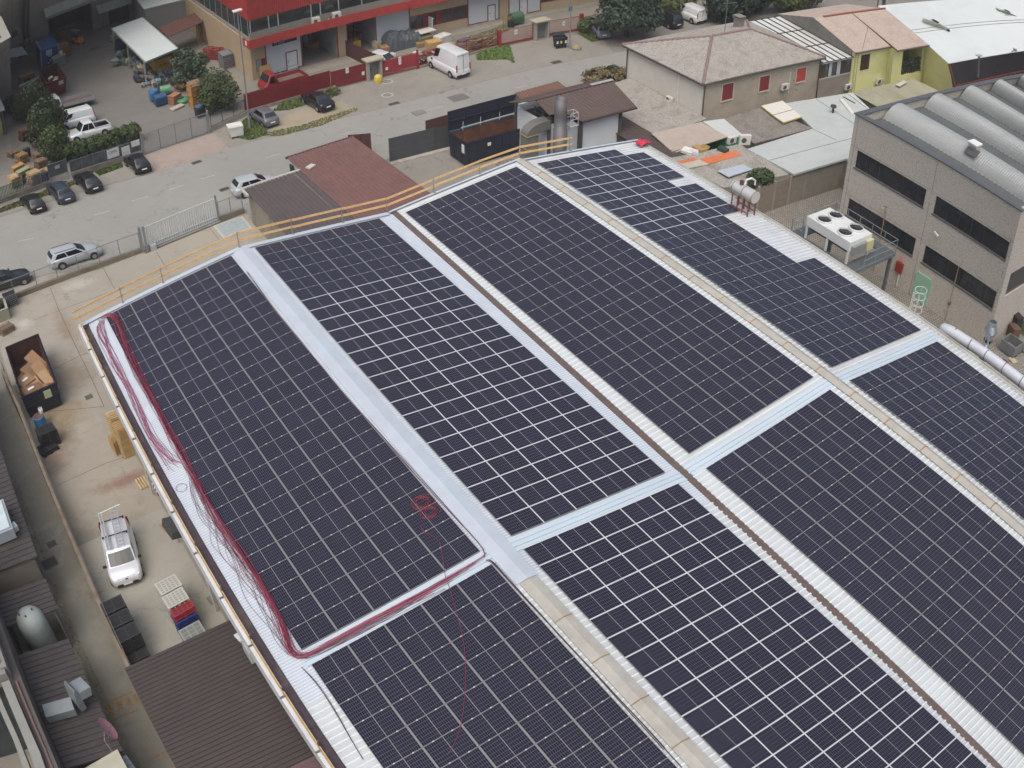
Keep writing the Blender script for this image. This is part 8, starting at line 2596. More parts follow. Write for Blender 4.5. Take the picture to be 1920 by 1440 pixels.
cables('loose_cable', 'grey cable snaking down the pale lower eave strip', [(-0.32, -29.01, 7.46)[:2] + (1,), (-0.16, -29.81, 7.48)[:2] + (1,), (-0.16, -30.73, 7.48)[:2] + (1,), (-0.22, -32.19, 7.48)[:2] + (1,), (-0.35, -33.27, 7.46)[:2] + (1,), (-0.42, -34.65, 7.45)[:2] + (1,)], 2, .08, .014, M_CBLK, -.05, 8)
for k, (px, py, rr_) in enumerate(((792, 942, .33), (806, 960, .30))):
 c = ((8.09, -24.44, 8.4), (8.07, -25.13, 8.4))[k]
 rnd = random.Random(40 + k)
 mb = MB()
 P = []
 for i in range(120):
  a = i * .33
  q = rr_ * (1 + .25 * sin(i * .21) + rnd.uniform(-.1, .1))
  x, y = c[0] + cos(a) * q * 1.1 + .12 * sin(i * .05), c[1] + sin(a) * q
  P.append((x, y, roof_z(x, 0) + .04 + .01 * (i % 7)))
 mb.path(P, .009, 4, cap=False)
 tag(mb.build('cable_coil', M_CRED), ['upper', 'lower'][k] + ' coil of red cable lying on the upper left array', 'cable coil', 'red cable coils')
c = (-0.76, -16.44, 7.42)
mb = MB().path([(c[0] + .28 * cos(i * .35), c[1] + .28 * sin(i * .35), roof_z(c[0], 0) - .05) for i in range(20)], .012, 4, cap=False)
tag(mb.build('cable_loop', M_CBLK), 'thin grey cable loop lying on the white eave strip', 'cable loop')
r = thing('red_tarp', 'crumpled bright red cover lying at the far right roof corner', 'cover', (40.64, -0.46, 7.5))
p = (40.64, -0.46, 7.5)
b = MB()
n = 8
H_ = [[random.uniform(.0, .16) for _ in range(n + 1)] for _ in range(n + 1)]
for i in range(n):
 for j in range(n):
  def q(i, j):
   return (p[0] - .6 + 1.2 * i / n, p[1] - .45 + .8 * j / n, 7.42 + H_[i][j] + (.12 if 2 < i < 6 else 0))
  b.face([q(i, j), q(i + 1, j), q(i + 1, j + 1), q(i, j + 1)])
b.build('cover', mat('b01f3c', .6, var=.08), r)
r = MB().tube((43.2, 10, 1.2), (44.6, 8.6, 1.2), .55, 16).build('gas_tank', mat('b5b7b6', .5, .1))
tag(r, 'pale cylindrical tank behind the white panelled plant house wall', 'tank')
# ================================================================ ROOF PLANT ON THE RIGHT
r = thing('steel_tank', 'polished horizontal steel tank on red legs at the right roof edge', 'tank', (40.6, -11.2, 8))
tz = 8.75
a, c = (39.98, -10.77, 8.75), (40.04, -12.77, 8.75)
M_STEEL = mat('c6c6c2', .3, .4, .06)
MB().tube((a[0], a[1], tz), (c[0], c[1], tz), .43, 24).build('shell', M_STEEL, r, smooth=False)
b = MB()
for f in (.04, .5, .96):
 q = lerp(a, c, f)
 q2 = lerp(a, c, f + .025)
 b.tube((q[0], q[1], tz), (q2[0], q2[1], tz), .445, 24)
b.build('band', mat('8f8f8a', .3, .7), r)
b = MB()
for f in (.12, .38, .62, .88):
 q = lerp(a, c, f)
 for s in (-.35, .35):
  b.bar((q[0] + s, q[1], tz - .35), (q[0] + s, q[1], 7.1), .07)
b.bar((a[0] - .35, a[1] - .2, 7.5), (c[0] - .35, c[1] + .2, 7.5), .06).bar((a[0] + .35, a[1] - .2, 7.5), (c[0] + .35, c[1] + .2, 7.5), .06)
b.build('leg', mat('7a3a30', .7, var=.15), r)
q = lerp(a, c, .45)
MB().path([(q[0], q[1], tz + .45), (q[0] + .1, q[1], tz + .85), (q[0] + .5, q[1] - .1, tz + .9), (q[0] + .9, q[1] - .1, tz + .6), (q[0] + .9, q[1] - .1, tz + .3)], .07, 8).build('pipe', mat('cacaca', .5), r)
MB().cbox((q[0] - .1, q[1] + .2, tz + .45), (.2, .2, .3)).build('valve', mat('5a4038', .6), r)
# condenser and its platform
pf = thing('plant_platform', 'grey steel grating platform with handrails between warehouse and office block', 'platform', (46.6, -15.8, 5))
PX0, PX1, PY0, PY1, PZ = 44.1, 49.0, -19.0, -13.0, 5.0
M_PLAT = mat('6f777b', .5, .3, .1)
b = MB()
for y0, y1 in ((PY0, -18.0), (-13.9, PY1)):
 b.box(PX0, y0, PZ - .08, PX1, y1, PZ)
b.box(PX1 - .9, -18.0, PZ - .08, PX1, -13.9, PZ).box(PX0, -18.0, PZ - .08, PX0 + .35, -13.9, PZ)
b.build('grating', mat('565d61', .6, .2, .2, scale=8), pf)
b = MB()
for p, q in (((PX0, PY0), (PX1, PY0)), ((PX1, PY0), (PX1, PY1)), ((PX1, PY1), (PX0, PY1)), ((PX0, PY1), (PX0, PY0))):
 b.bar((*p, PZ - .12), (*q, PZ - .12), .1, .28)
b.build('frame', M_PLAT, pf)
rl = [((PX0, PY1), (PX1, PY1)), ((PX1, PY1), (PX1, PY0)), ((PX1, PY0), (PX0 + 1.1, PY0)), ((PX0, PY1), (PX0, PY1 - 1.0))]
b = MB()
for p, q in rl:
 for z in (.55, 1.1):
  b.tube((*p, PZ + z), (*q, PZ + z), .025, 5)
 n = max(1, int(hypot(p[0] - q[0], p[1] - q[1]) / 1.2))
 for k in range(n + 1):
  m_ = lerp(p, q, k / n)
  b.tube((*m_, PZ), (*m_, PZ + 1.1), .025, 5)
b.build('handrail', mat('858d91', .5, .3), pf)
for x, y in ((PX0 + .2, PY0 + .2), (PX1 - .2, PY0 + .2), (PX0 + .2, PY1 - .2), (PX1 - .2, PY1 - .2), (PX0 + .2, -16)):
 MB().cbox((x, y, 0), (.22, .22, PZ - .27)).build('column', mat('5f6467', .6, .2), pf)
cd = thing('condenser', 'white four-fan condenser unit standing on the grating platform', 'condenser', (45.5, -16, PZ))
M_CW = mat('c6cbc9', .5, var=.03, dirt='a3a8a5', damt=.3)
CX0, CX1, CY0, CY1, CZ = 44.35, 46.85, -18.1, -14.0, 6.75
MB().box(CX0, CY0, CZ - .75, CX1, CY1, CZ).build('casing', M_CW, cd, bevel=.03)
b = MB()
for x in (CX0 + .08, CX1 - .08):
 for y in (CY0 + .1, (CY0 + CY1) / 2, CY1 - .1):
  b.cbox((x, y, PZ), (.12, .14, 1.0))
b.build('leg', M_CW, cd)
MB().box(CX0 + .2, CY0 - .25, CZ - 1.05, CX1 - .9, CY0 - .01, CZ - .35).build('coil_header', mat('8e9391', .5, .3), cd)
MB().box(CX1 - .75, CY0 - .3, CZ - 1.1, CX1 - .05, CY0 - .01, CZ - .3).build('control_box', mat('b7b58c', .6), cd)
b = MB()
b.box(CX0 + .2, CY0 + .3, CZ - 1.0, CX1 - .2, CY1 - .3, CZ - .76)
b.build('coil', mat('3a3d3e', .7), cd)
for i in (0, 1):
 for j in (0, 1):
  x, y = CX0 + .62 + i * 1.26, CY0 + 1.05 + j * 1.95
  fn = MB().lathe((x, y, CZ), [(.56, 0), (.56, .14), (.50, .16), (.50, .02), (.0, .02)], 24).build('fan', M_CW, cd)
  MB().lathe((x, y, CZ + .03), [(.495, 0), (.495, .01), (.0, .012)], 24).build('fan_opening', mat('141516', .6), fn)
  b = MB()
  for k in range(5):
   a = 2 * pi * k / 5 + i
   b.obox((x + cos(a) * .08, y + sin(a) * .08, CZ + .05), (cos(a) * .36, sin(a) * .36, 0), (-sin(a) * .2, cos(a) * .2, .05), (0, 0, .012))
  b.lathe((x, y, CZ + .05), [(.12, 0), (.12, .06), (.0, .07)], 10)
  b.build('fan_blades', mat('2c2d2f', .5), fn)
  b = MB()
  for k in range(4):
   a = pi * k / 4
   b.tube((x - cos(a) * .5, y - sin(a) * .5, CZ + .15), (x + cos(a) * .5, y + sin(a) * .5, CZ + .15), .008, 4)
  b.build('guard', mat('55585a', .5, .4), fn)
# silver duct and flue at the right eave
du = thing('silver_duct', 'long shiny silver duct along the right eave of the warehouse', 'duct', (42.3, -32, 7))
zc = 7.1
pts = [(41.75, -28.1, zc - .5), (41.78, -28.4, zc - .08), (41.8, -28.9, zc), (42.0, -31.0, zc), (42.0, -34.0, zc), (42.0, -48.0, zc)]
M_SILV = mat('d2d6da', .28, .3, .05)
MB().path(pts, .37, 20).build('pipe', M_SILV, du, smooth=True)
b = MB()
for y in (-29.1, -30.4, -31.7, -33.2, -34.7, -36.2):
 b.tube((42.0 if y < -31 else 41.85, y, zc), (42.0 if y < -31 else 41.86, y - .06, zc), .385, 20)
b.build('seam', mat('8d929a', .3, .7), du)
fl_ = thing('steel_flue', 'shiny steel flue with conical cowl rising beside the silver duct', 'flue', (42.35, -31.2, 6))
fx, fy = 42.35, -31.35
MB().lathe((fx, fy, 0), [(.2, 0), (.2, 7.6), (.25, 7.61), (.26, 8.2), (.42, 8.45), (.46, 8.55), (.30, 8.9), (.27, 8.91), (.28, 9.2), (.22, 9.2), (.2, 8.8), (.0, 8.8)], 20).build('pipe', mat('a9afb3', .28, .8, .05), fl_, smooth=False)
b = MB()
for k in range(6):
 a = 2 * pi * k / 6
 b.cbox((fx + cos(a) * .262, fy + sin(a) * .262, 7.75), (.05, .12, .18), a)
b.build('slots', M_BLACK, fl_)
lg = thing('ladder_cage', 'white tubular safety cage of a roof ladder at the right eave', 'ladder cage', (42.6, -25.2, 6))
b = MB()
lx, ly = 41.05, -26.1
for z in (7.1, 7.6, 8.1, 8.6):
 b.path([(lx + .02 + .45 * (1 - cos(2 * pi * k / 12)) , ly + .38 * sin(2 * pi * k / 12), z) for k in range(13)], .022, 5)
for k in range(1, 12, 2):
 a = 2 * pi * k / 12
 b.tube((lx + .02 + .45 * (1 - cos(a)), ly + .38 * sin(a), 7.1), (lx + .02 + .45 * (1 - cos(a)), ly + .38 * sin(a), 8.6), .018, 5)
b.build('cage', mat('b7b8b4', .5), lg)
b = MB()
for s in (-.22, .22):
 b.tube((lx, ly + s, .3), (lx, ly + s, 8.5), .025, 5)
for k in range(26):
 b.tube((lx, ly - .22, .5 + k * .3), (lx, ly + .22, .5 + k * .3), .016, 4)
b.build('ladder', mat('b7b8b4', .5), lg)
# grey pallet bin and rubbish in the lane
r = thing('pallet_bin', 'grey plastic pallet bin standing on the setts by the office block', 'bin', (54.3, -28.0, 0))
b = MB()
x0, x1, y0, y1 = 53.5, 54.9, -28.8, -27.4
b.box(x0, y0, .2, x0 + .07, y1, 1.0).box(x1 - .07, y0, .2, x1, y1, 1.0).box(x0 + .07, y0, .2, x1 - .07, y0 + .07, 1.0).box(x0 + .07, y1 - .07, .2, x1 - .07, y1, 1.0).box(x0 + .07, y0 + .07, .2, x1 - .07, y1 - .07, .27)
b.build('body', mat('6d7071', .6, var=.08), r)
b = MB()
for x in (x0 + .1, (x0 + x1) / 2, x1 - .1):
 b.box(x - .08, y0, 0, x + .08, y1, .199)
b.build('feet', mat('5d6062', .6), r)
random.seed(33)
for k, (dx, dy, w, h, c, lab) in enumerate(((1.6, .8, .9, 1.1, '5d4638', 'brown broken crate beside the grey pallet bin'), (2.4, 1.2, .9, 1.6, '26272a', 'black sacks piled at the corner of the office block'), (3.2, .5, .8, 1.2, '6f7f52', 'greenish sack at the right picture edge by the bin'), (1.5, -.9, 1.2, .2, '5d5248', 'old board leaning beside the grey pallet bin'), (-.9, -.9, .7, .12, 'a39a7c', 'flattened tan box lying on the setts by the flue'))):
 r = MB().cbox((54.3 + dx, -28.0 + dy, 0.01), (w, w * .8, h), random.uniform(0, 2)).build('rubbish', mat(c, .8, var=.3, scale=4), bevel=.05)
 tag(r, lab, 'rubbish')
# green mesh panels and boxes at the foot of the left wall
for k, (a, c, lab) in enumerate((((-0.93, -5.26, 0), (-0.8, -8.17, 0), 'stack of grey-green mesh panels leaning behind the tall pallets'), ((-0.96, -10.1, 0), (-0.91, -13.15, 0), 'stack of grey-green mesh panels leaning under the grey lamp box'))):
 r = thing('wire_mesh_sheet', lab, 'mesh panel', lerp(a, c, .5), 0, 'mesh panels by the warehouse wall')
 for j in range(4):
  o = .07 * j
  b = MB()
  nx = 11
  for i in range(nx):
   q = lerp(a, c, i / (nx - 1))
   b.bar((q[0] + o, q[1], .02), (q[0] + o + .35, q[1], 1.6), .05, .025)
  for z in (.05, .8, 1.5):
   b.bar((a[0] + o + .22 * z, a[1], z), (c[0] + o + .22 * z, c[1], z), .05, .03)
  b.build('panel', mat('708682', .6, .1, .1), r)
for k, (p, lab) in enumerate((((-0.75, 2.45, 0), 'red and white striped chain post left of the tall pallets'), ((-0.95, -8.75, 0), 'red and white striped chain post beside the mesh panels'))):
 r = thing('striped_post', lab, 'barrier post', p, 0, 'striped barrier posts')
 b, c = MB(), MB()
 for j in range(6):
  (b if j % 2 == 0 else c).tube((p[0], p[1] - .5 + j * .18, .9 + .0 * j), (p[0], p[1] - .5 + (j + 1) * .18, .9), .12, 8)
 b.build('red_bands', mat('7d2430', .6), r)
 c.build('white_bands', mat('bdbab5', .6), r)
 MB().tube((p[0], p[1] - .4, 0), (p[0], p[1] - .4, .9), .05, 6).tube((p[0], p[1] + .45, 0), (p[0], p[1] + .45, .9), .05, 6).build('stand', M_TRIMB, r)
p = (-1.48, -14.56, 3.4)
r = thing('wall_heater', 'dark grey box unit on the warehouse wall above the mesh panels', 'wall unit', p)
MB().cbox((p[0], p[1], 3.0), (.9, 1.3, .5), .1, 0, 0, .25).build('casing', mat('3f4142', .6, var=.1), r, bevel=.04)
MB().bar((p[0] + .4, p[1], 3.2), (-1.0, p[1], 3.4), .08).bar((p[0] + .4, p[1] - .5, 3.2), (-1.0, p[1] - .5, 3.4), .06).build('bracket', M_GREYM, r)
p = (-1.32, -25.51, 5.2)
r = thing('wall_unit', 'pale box unit hanging under the eave above the brown canopy', 'wall unit', p)
MB().cbox((-1.5, p[1], 4.9), (.45, .9, .8), 0).build('casing', mat('a9acaa', .5), r, bevel=.03)
MB().cbox((-1.75, p[1] + .5, 5.75), (.2, .5, .1), .2).build('cover', mat('c9cbca', .4), r)
# ================================================================ MACHINE HEAP UNDER THE WHITE CANOPY
cn = thing('yard_canopy', 'white flat canopy roof on posts over the machine heap', 'canopy', (19.5, 63, 0))
Q = [(17.3, 71.3, 3.2), (21.74, 71.76, 3.2), (21.72, 55.38, 3.2), (17.44, 54.3, 3.2)]
b = MB()
b.face([Q[3], Q[2], Q[1], Q[0]])
b.face([(q[0], q[1], q[2] - .12) for q in Q])
b.build('roof', mat('b7c2c1', .6, var=.04, dirt='a0aaa9', damt=.4), cn)
b = MB()
for a, c in zip(Q, Q[1:] + Q[:1]):
 b.bar((a[0], a[1], 3.12), (c[0], c[1], 3.12), .12, .2)
b.build('edge_trim', mat('8f9b97', .6), cn)
for f, g_ in ((.04, .0), (.04, 1.0), (.5, 0), (.96, 0), (.96, 1), (.5, 1)):
 q = lerp(lerp(Q[3], Q[2], g_), lerp(Q[0], Q[1], g_), f)
 MB().cbox((q[0], q[1], 0), (.14, .14, 3.05)).build('post', mat('b5b9b6', .6), cn)
r = thing('yellow_container', 'yellow steel container with black lettering under the white canopy', 'container', (20.3, 56.6, 0))
MB().box(19.0, 56.2, .5, 21.7, 59, 2.2).build('body', mat('a5842a', .6, var=.08), r)
vs, fs = lettering('A-Rent', .55)
MB().mesh([(20.3 + x, 56.18 - z, 1.45 + y) for x, y, z in vs], fs).build('lettering', M_BLACK, r)
MB().box(18.95, 56.15, 2.2, 21.75, 59.05, 2.3).box(18.95, 56.15, .35, 21.75, 56.3, .5).build('rim', mat('7d6523', .6), r)
random.seed(77)
def motor(name, h):
 r = thing(name, 'electric motor', 'electric motor', (0, 0, 0), 0, 'old electric motors in the heap', rigid=True)
 b = MB().tube((-.36, 0, .34), (.36, 0, .34), .28, 14)
 for k in range(8):
  a = 2 * pi * k / 8
  b.obox((-.3, cos(a) * .27 - .02, .34 + sin(a) * .27 - .02), (.6, 0, 0), (0, .04, 0), (0, 0, .04))
 b.build('housing', mat(h, .6, .1, .15, scale=4, dirt='4a4038', damt=.5, dscale=3), r, local=True)
 MB().tube((-.5, 0, .34), (-.36, 0, .34), .22, 12).tube((.36, 0, .34), (.44, 0, .34), .2, 12).tube((.44, 0, .34), (.62, 0, .34), .05, 8).build('end_bell', mat('55565a', .5, .3), r, local=True)
 MB().box(-.3, -.25, 0, .3, .25, .09).box(-.1, -.1, .6, .15, .1, .72).build('foot', mat(h, .6, .1, .15), r, local=True)
 return r
COLS = [('blue', '2d4468'), ('green', '3f6450'), ('grey', '6f7476'), ('beige', 'a09a84'), ('dark', '35373b'), ('pale blue', '6d8494')]
protos = [motor('electric_motor', h) for _, h in COLS]
arc = [(16.89, 67.17, 0), (16.74, 64.73, 0), (17.64, 64.92, 0), (17.55, 61.25, 0), (17.69, 59.16, 0), (17.64, 56.46, 0), (17.73, 53.94, 0), (17.82, 51.95, 0), (18.68, 53.15, 0), (18.65, 55.8, 0), (19.45, 55.38, 0), (18.63, 58.11, 0), (18.59, 61.02, 0), (18.31, 63.1, 0), (20.56, 56, 0), (20.25, 52.36, 0), (19.7, 57.16, 0), (19.95, 54.4, 0)]
used = set()
cnt = {}
k = 0
for layer in range(2):
 for q in arc:
  for j in range(2 if layer == 0 else 1):
   ci = random.randrange(len(COLS))
   nm = COLS[ci][0]
   cnt[nm] = cnt.get(nm, 0) + 1
   loc = (q[0] + random.uniform(-.75, .75), q[1] + random.uniform(-.8, .8), .012 + layer * .45)
   lab = '%s electric motor, %s of its colour from the far end of the heap' % (nm, NUM[min(cnt[nm], 24)])
   sc = random.uniform(.75, 1.35)
   if ci not in used:
    used.add(ci)
    o = protos[ci]
    o.location = loc
    o.rotation_euler = (0, 0, random.uniform(0, 6.3))
    o.scale = (sc, sc, sc)
    o['label'] = lab
   else:
    dup(protos[ci], loc, random.uniform(0, 6.3), lab, None, sc)
for ci in range(len(COLS)):
 if ci not in used:
  protos[ci].location = (19 + ci * .3, 60, .01)
for k, (px, w, d, h, c, lab) in enumerate((((18.54, 75.16, 0), 1.3, 1.0, 1.1, '8f9088', 'pale grey machine box at the far corner of the canopy'), ((18.2, 70.81, 0), 1.5, 1.3, 1.6, '2f4a78', 'blue machine cabinet under the far canopy edge'), ((17.38, 67.1, 0), 1.7, 1.2, .9, '3f6a52', 'green gearbox block at the far end of the heap'), ((17.65, 64.13, 0), 1.1, .8, .7, 'a8a596', 'cream pump casing beside the green gearbox'), ((19.09, 64.48, 0), 1.6, 1.0, 1.0, '6f6e55', 'olive crate of parts under the canopy edge'), ((18.33, 61.32, 0), 1.0, .7, .6, '6e6a60', 'dull grey pump block on the heap below the canopy'))):
 r = thing('machine_part', lab, 'machine part', px, 0, 'machine parts by the canopy')
 MB().cbox((px[0], px[1], .1), (w, d, h * .7), .3).build('block', mat(c, .6, .1, .15, scale=3, dirt='4a463e', damt=.4), r, bevel=.06)
 MB().cbox((px[0], px[1], 0), (w * 1.1, d * 1.1, .1), .3).build('base_plate', mat('7b7468', .8), r)
 MB().tube((px[0] - w * .3, px[1], h * .7 + .1), (px[0] + w * .3, px[1] + .1, h * .7 + .15), d * .25, 10).build('top_casting', mat(c, .6, .1, .2, scale=5), r)
# ================================================================ STUFF BEHIND THE RED FENCES
r = thing('rust_lean_to', 'long rust-brown sheet lean-to against the beige workshop side', 'lean-to', (25, 64, 0))
Q = [(22.21, 65.64, 3), (27.49, 67.05, 3.1), (27.68, 63.48, 2.8), (22.43, 61.56, 2.8)]
MB().corr(Q[0], Q[1], Q[2], Q[3], .35, .05, seg=2).build('roof', mat('5a3d36', .8, var=.1, dirt='4a3029'), r)
for q in (Q[2], Q[3]):
 MB().cbox((q[0], q[1], 0), (.12, .12, 2.7)).build('post', M_GREYM, r)
for k, (p, q, c, n, lab) in enumerate((((26.64, 63.7, 0), (28.52, 67.74, 0), '8a6f35', 12, 'bundle of yellowish poles leaning against the beige side wall'), ((27.17, 62.31, 0), (29.01, 66.59, 0), '5b4b5a', 6, 'bundle of dark purple poles beside the yellowish poles'), ((27.91, 51.19, 0), (30.06, 54.31, 0), '9a8f88', 8, 'red-tipped pale poles leaning at the beige corner'))):
 r = thing('pole_bundle', lab, 'poles', p)
 for j in range(n):
  x = p[0] + (j % 6) * .18 + random.uniform(-.05, .05)
  MB().bar((x, p[1] - (j // 6) * .2, 0), (x + .25, p[1] + .9, 3.0 + random.uniform(-.4, .2)), .09, .06).build('pole', mat(c, .8, var=.2), r)
r = thing('scaffold_rack', 'red rack of stacked scaffold frames beside the beige side wall', 'rack', (26.59, 56.15, 0))
p = (26.59, 56.15, 0)
b = MB()
for j in range(7):
 z = .1 + j * .2
 b.bar((p[0] - 1.2, p[1] + 1.5, z), (p[0] + 1.0, p[1] - 1.8, z), .1).bar((p[0] - .4, p[1] + 2.0, z), (p[0] + 1.7, p[1] - 1.3, z), .1)
 for i in range(5):
  q, q2 = lerp((p[0] - 1.2, p[1] + 1.5, z), (p[0] + 1.0, p[1] - 1.8, z), i / 4), lerp((p[0] - .4, p[1] + 2.0, z), (p[0] + 1.7, p[1] - 1.3, z), i / 4)
  b.bar(q, q2, .08)
b.build('frames', mat('8c2a2b', .6, var=.15), r)
r = thing('steel_stack', 'grey stack of bundled steel mesh beside the red scaffold rack', 'stack', (27.52, 53.35, 0))
p = (27.52, 53.35, 0)
for dx in (-.8, .55):
 b = MB()
 for j in range(7):
  b.cbox((p[0] + dx, p[1], .05 + j * .24), (1.2, 1.8, .19), .05 + random.uniform(-.05, .05))
 b.build('bundle', mat('74777b', .6, .2, .25, scale=6), r)
r = thing('chipboard_sheet', 'yellow-tan chipboard sheet leaning behind the red lorry', 'board', (29.16, 49.56, 0))
p = (29.16, 49.56, 0)
MB().obox((28.2, 46.2, .02), (1.3, 0, 0), (0, .35, 1.5), (0, -.04, 0)).build('sheet', mat('a58d58', .85, var=.1), r)
# dark tarpaulin heap
p = (44.89, 45.13, 0)
r = thing('tarp_heap', 'dark grey tarpaulin draped over a heap behind the red gate', 'tarpaulin', p)
rnd = random.Random(9)
b = MB()
nx, ny = 26, 16
hh = {}
for i in range(nx + 1):
 for j in range(ny + 1):
  u, v_ = i / nx, j / ny
  e = min(1, min(u, 1 - u, v_ * 1.0, 1 - v_) * 6)
  z = (1.55 + .25 * sin(u * 7) + .12 * sin(u * 23 + v_ * 9) + .1 * sin(v_ * 19 - u * 11) + rnd.uniform(-.06, .06)) * e ** .45
  hh[i, j] = (p[0] - 2.1 + u * 4.6 + rnd.uniform(-.05, .05), p[1] - 1.0 + v_ * 2.8 + rnd.uniform(-.05, .05), .015 + z)
for i in range(nx):
 for j in range(ny):
  b.face([hh[i, j], hh[i + 1, j], hh[i + 1, j + 1], hh[i, j + 1]])
b.build('tarpaulin', mat('474e52', .55, var=.15, scale=2), r)
# small car with raised white bonnet cover behind the portal, and assorted junk
car('parked_car', 'white small car with its bonnet toward the portal behind the bright red gate', 'car', (40.6, 41.0), -75, 4.0, 1.7, 1.45, 'c9cccd', 'hatch')
JUNK = [((42.57, 46.1, 0), (1.0, .9, .8), 'a9a08f', 'carton', 'pale carton beside the dark tarpaulin heap'), ((42.64, 44.31, 0), (1.3, 1.0, .7), '8e6b48', 'carton', 'brown carton in front of the dark tarpaulin heap'), ((42.16, 42.16, 0), (.9, .7, .5), 'b8b4aa', 'carton', 'whitish carton between car and tarpaulin'), ((47.04, 43.49, 0), (2.0, 1.4, .5), '7d6a4a', 'timber', 'lower stack of timber beside the tarpaulin heap'), ((47.48, 44.02, 0), (1.9, 1.2, .9), '6f6344', 'timber', 'upper stack of timber under the white board'), ((47.55, 42.24, 0), (1.6, 1.2, .8), 'a98a55', 'crate', 'tan open crate full of junk near the white van'), ((49.07, 42.84, 0), (1.8, 1.2, 1.0), 'b9b9b3', 'sack', 'white sacks on the junk pile near the white van'), ((48.58, 40.86, 0), (1.6, 1.0, .6), '8f7f58', 'board', 'yellowish board on the junk pile near the white van'), ((45.92, 40.12, 0), (1.5, .8, .7), '7d4a3c', 'timber', 'reddish timber behind the nose of the white van'), ((44.32, 39.29, 0), (1.2, .8, .6), '6b4236', 'timber', 'red-brown timber pieces left of the white van'), ((44.55, 40.74, 0), (.7, .6, .6), 'c4c4bf', 'box', 'white machine box on the timber left of the white van'), ((50.64, 40.86, 0), (1.3, .8, .7), '55465a', 'sack', 'purple-brown sack among junk behind the white van')]
for p, s, c, nm, lab in JUNK:
 r = MB().cbox((p[0], p[1] + .6, .02), s, random.uniform(-.3, .5)).build(nm, mat(c, .85, var=.25, scale=4), bevel=.05)
 tag(r, lab, nm)
p = (47.83, 44.64, 0)
r = MB().cbox((p[0], p[1] + .4, 1.3), (2.1, 1.3, .08), .1).build('white_board', mat('c3c2bb', .6))
tag(r, 'white board lying on top of the timber stacks', 'board')
random.seed(55)
b = MB()
for k in range(170):
 u = random.random()
 x, y = 49.0 + u * 4.6, 39.6 + random.uniform(-.6, 1.2)
 a = random.uniform(-.5, .5)
 l = random.uniform(.6, 1.8)
 z = .1 + random.random() * 1.0 * (1 - abs(u - .5) * 1.2)
 b.bar((x - cos(a) * l / 2, y - sin(a) * l / 2, z), (x + cos(a) * l / 2, y + sin(a) * l / 2, z + random.uniform(-.15, .2)), random.uniform(.07, .2), random.uniform(.03, .08), random.randrange(4))
tag(b.build('timber_heap', [mat('7a5a40', .9, var=.2), mat('5d4234', .9, var=.2), mat('8f7a5f', .9, var=.2), mat('6b6560', .9, var=.2)]), 'long heap of broken brown timber behind the red barred fence', 'timber heap', kind='stuff')
b = MB()
for k in range(150):
 x, y = 43.3 + random.random() * 3.6, 39.0 + random.uniform(-.3, 1.2)
 a = random.uniform(0, 3)
 l = random.uniform(.3, 1.0)
 z = .1 + random.random() * .8
 b.bar((x - cos(a) * l / 2, y - sin(a) * l / 2, z), (x + cos(a) * l / 2, y + sin(a) * l / 2, z + random.uniform(-.2, .2)), random.uniform(.1, .3), random.uniform(.04, .12), random.randrange(4))
tag(b.build('scrap_heap', [mat('703a34', .8, var=.2), mat('a9a5a0', .7, var=.2), mat('5a4a42', .9, var=.2), mat('7d4f3c', .9, var=.2)]), 'heap of mixed red and white scrap left of the white delivery van', 'scrap heap', kind='stuff')
r = thing('pallet', 'tan wooden frame leaning beside the green container', 'pallet', (58.39, 43.97, 0))
p = (58.17, 43.65, 0)
b = MB()
for k in range(6):
 b.bar((p[0] - .7, p[1] + .2, .15 + k * .2), (p[0] + .8, p[1] + .2, .25 + k * .2), .03, .1)
for x in (-.6, .6):
 b.bar((p[0] + x, p[1] + .24, 0), (p[0] + x, p[1] + .5, 1.3), .08)
b.build('boards', mat('8d7450', .9, var=.2), r)
p = (59.49, 43.72, 0)
r = thing('green_dumpster', 'green round-lidded dumpster behind the barred red gate', 'dumpster', p)
MB().box(p[0] - .8, p[1] - .1, .25, p[0] + .8, p[1] + 1.1, .95).build('body', mat('2c4a38', .6, var=.1), r, bevel=.05)
MB().tube((p[0] - .82, p[1] + .5, .95), (p[0] + .82, p[1] + .5, .95), .58, 16).build('lid', mat('36573f', .6, var=.1), r)
p = (58.33, 43.55, 0)
r = MB().cbox((p[0], p[1], .01), (.6, .6, .9), .2).build('black_bin', mat('25272a', .6), bevel=.05)
tag(r, 'small black bin left of the green dumpster', 'bin')
r = thing('glass_rack', 'low glass-sided frame behind the red lorry bed', 'rack', (31, 44.6, 0))
b = MB()
for x0, y0, x1, y1 in ((29.8, 45.2, 32.2, 45.2), (32.2, 45.2, 32.2, 44.4), (29.8, 45.2, 29.8, 44.4)):
 for z in (.4, 1.1):
  b.bar((x0, y0, z), (x1, y1, z), .05)
 b.bar((x0, y0, 0), (x0, y0, 1.1), .05).bar((x1, y1, 0), (x1, y1, 1.1), .05)
b.build('frame', mat('7a8c86', .5), r)
for k in range(9):
 x = 34.2 + k * .33
 r = MB().bar((x, 52.5, .05), (x + .2, 53.6, 2.6 + .2 * sin(k)), .16, .1).build('metal_profile', mat(['8f9496', 'a5a9aa', '6d7072'][k % 3], .5, .3))
 tag(r, 'grey metal profile leaning at the back of the open workshop bay', 'profile', 'metal profiles in the open workshop bay')
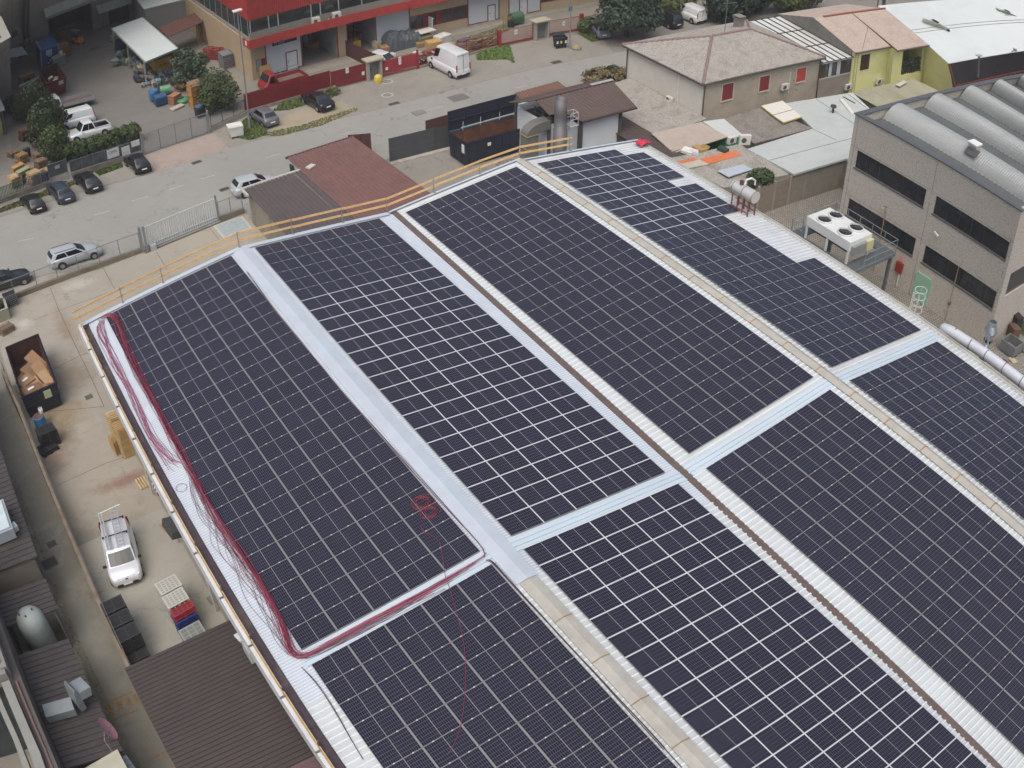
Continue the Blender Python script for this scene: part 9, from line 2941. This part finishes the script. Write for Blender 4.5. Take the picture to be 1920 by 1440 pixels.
for k, (x, y, z, s) in enumerate(((40.9, 51.5, .02, 1.1), (41.8, 51.8, .02, 1.2), (41.2, 51.6, 1.15, .9), (42.0, 50.4, .02, .9), (36.6, 51.0, .02, 1.0))):
 r = MB().cbox((x, y, z), (s, s, s * .95), .1 * k).build('carton', mat('7f603f', .9, var=.12), bevel=.02)
 tag(r, ['left carton at the back of the bay with the yellow forklift', 'right carton at the back of the bay with the yellow forklift', 'carton stacked on top in the bay with the yellow forklift', 'carton near the wall of the bay with the yellow forklift', 'carton beside the metal profiles in the open bay'][k], 'carton')
# utility poles and street behind the white roof
p = (111.37, 29.19, 0)
r = MB().tube((p[0], p[1], 0), (p[0], p[1], 7.5), .28, 10).build('concrete_pole', mat('6f7677', .8))
tag(r, 'grey round pole behind the beige roof near the top edge', 'pole')
r = thing('street_lamp', 'white-headed street lamp behind the beige roof near the top edge', 'street lamp', (111.72, 30.46, 0), 0, 'street lamps')
p = (111.72, 30.46, 0)
MB().tube((p[0], p[1], 0), (p[0], p[1], 4), .1, 8).build('pole', M_GREYM, r)
MB().bar((p[0] - .6, p[1], 4.1), (p[0] + 1.2, p[1] - .8, 3.9), .6, .15).build('lamp_head', mat('c9cbc9', .5), r)
# garden corner by the house: fence wires and a green bin
fence('garden_fence', 'rusty wire garden fence at the foot of the hipped house', (53.5, 21.5), (57, 20), 1.3, '5d4f44', 1.2, .2, .015, 0, (.1, .98))
p = (59.1, 25.55, 0)
r = MB().cbox((p[0], p[1], 0), (.8, .8, 1.0)).build('green_bin', mat('2a4a3c', .6))
tag(r, 'dark green bin at the corner of the hipped house', 'bin')
bend_scene_to_image()
# ================================================================ AIR
hz = MB().box(-200, -180, -1, 340, 340, 48)
hm = bpy.data.materials.new('haze_air')
hm.use_nodes = True
ht = hm.node_tree
ht.nodes.remove(ht.nodes['Principled BSDF'])
pv_ = ht.nodes.new('ShaderNodeVolumePrincipled')
pv_.inputs['Color'].default_value = (.92, .94, .97, 1)
pv_.inputs['Density'].default_value = .0003
pv_.inputs['Anisotropy'].default_value = .2
ht.links.new(pv_.outputs[0], ht.nodes['Material Output'].inputs['Volume'])
tag(hz.build('haze', hm), 'thin pale haze in the air over the whole site', 'haze', kind='stuff')
SC.cycles.volume_bounces = 1
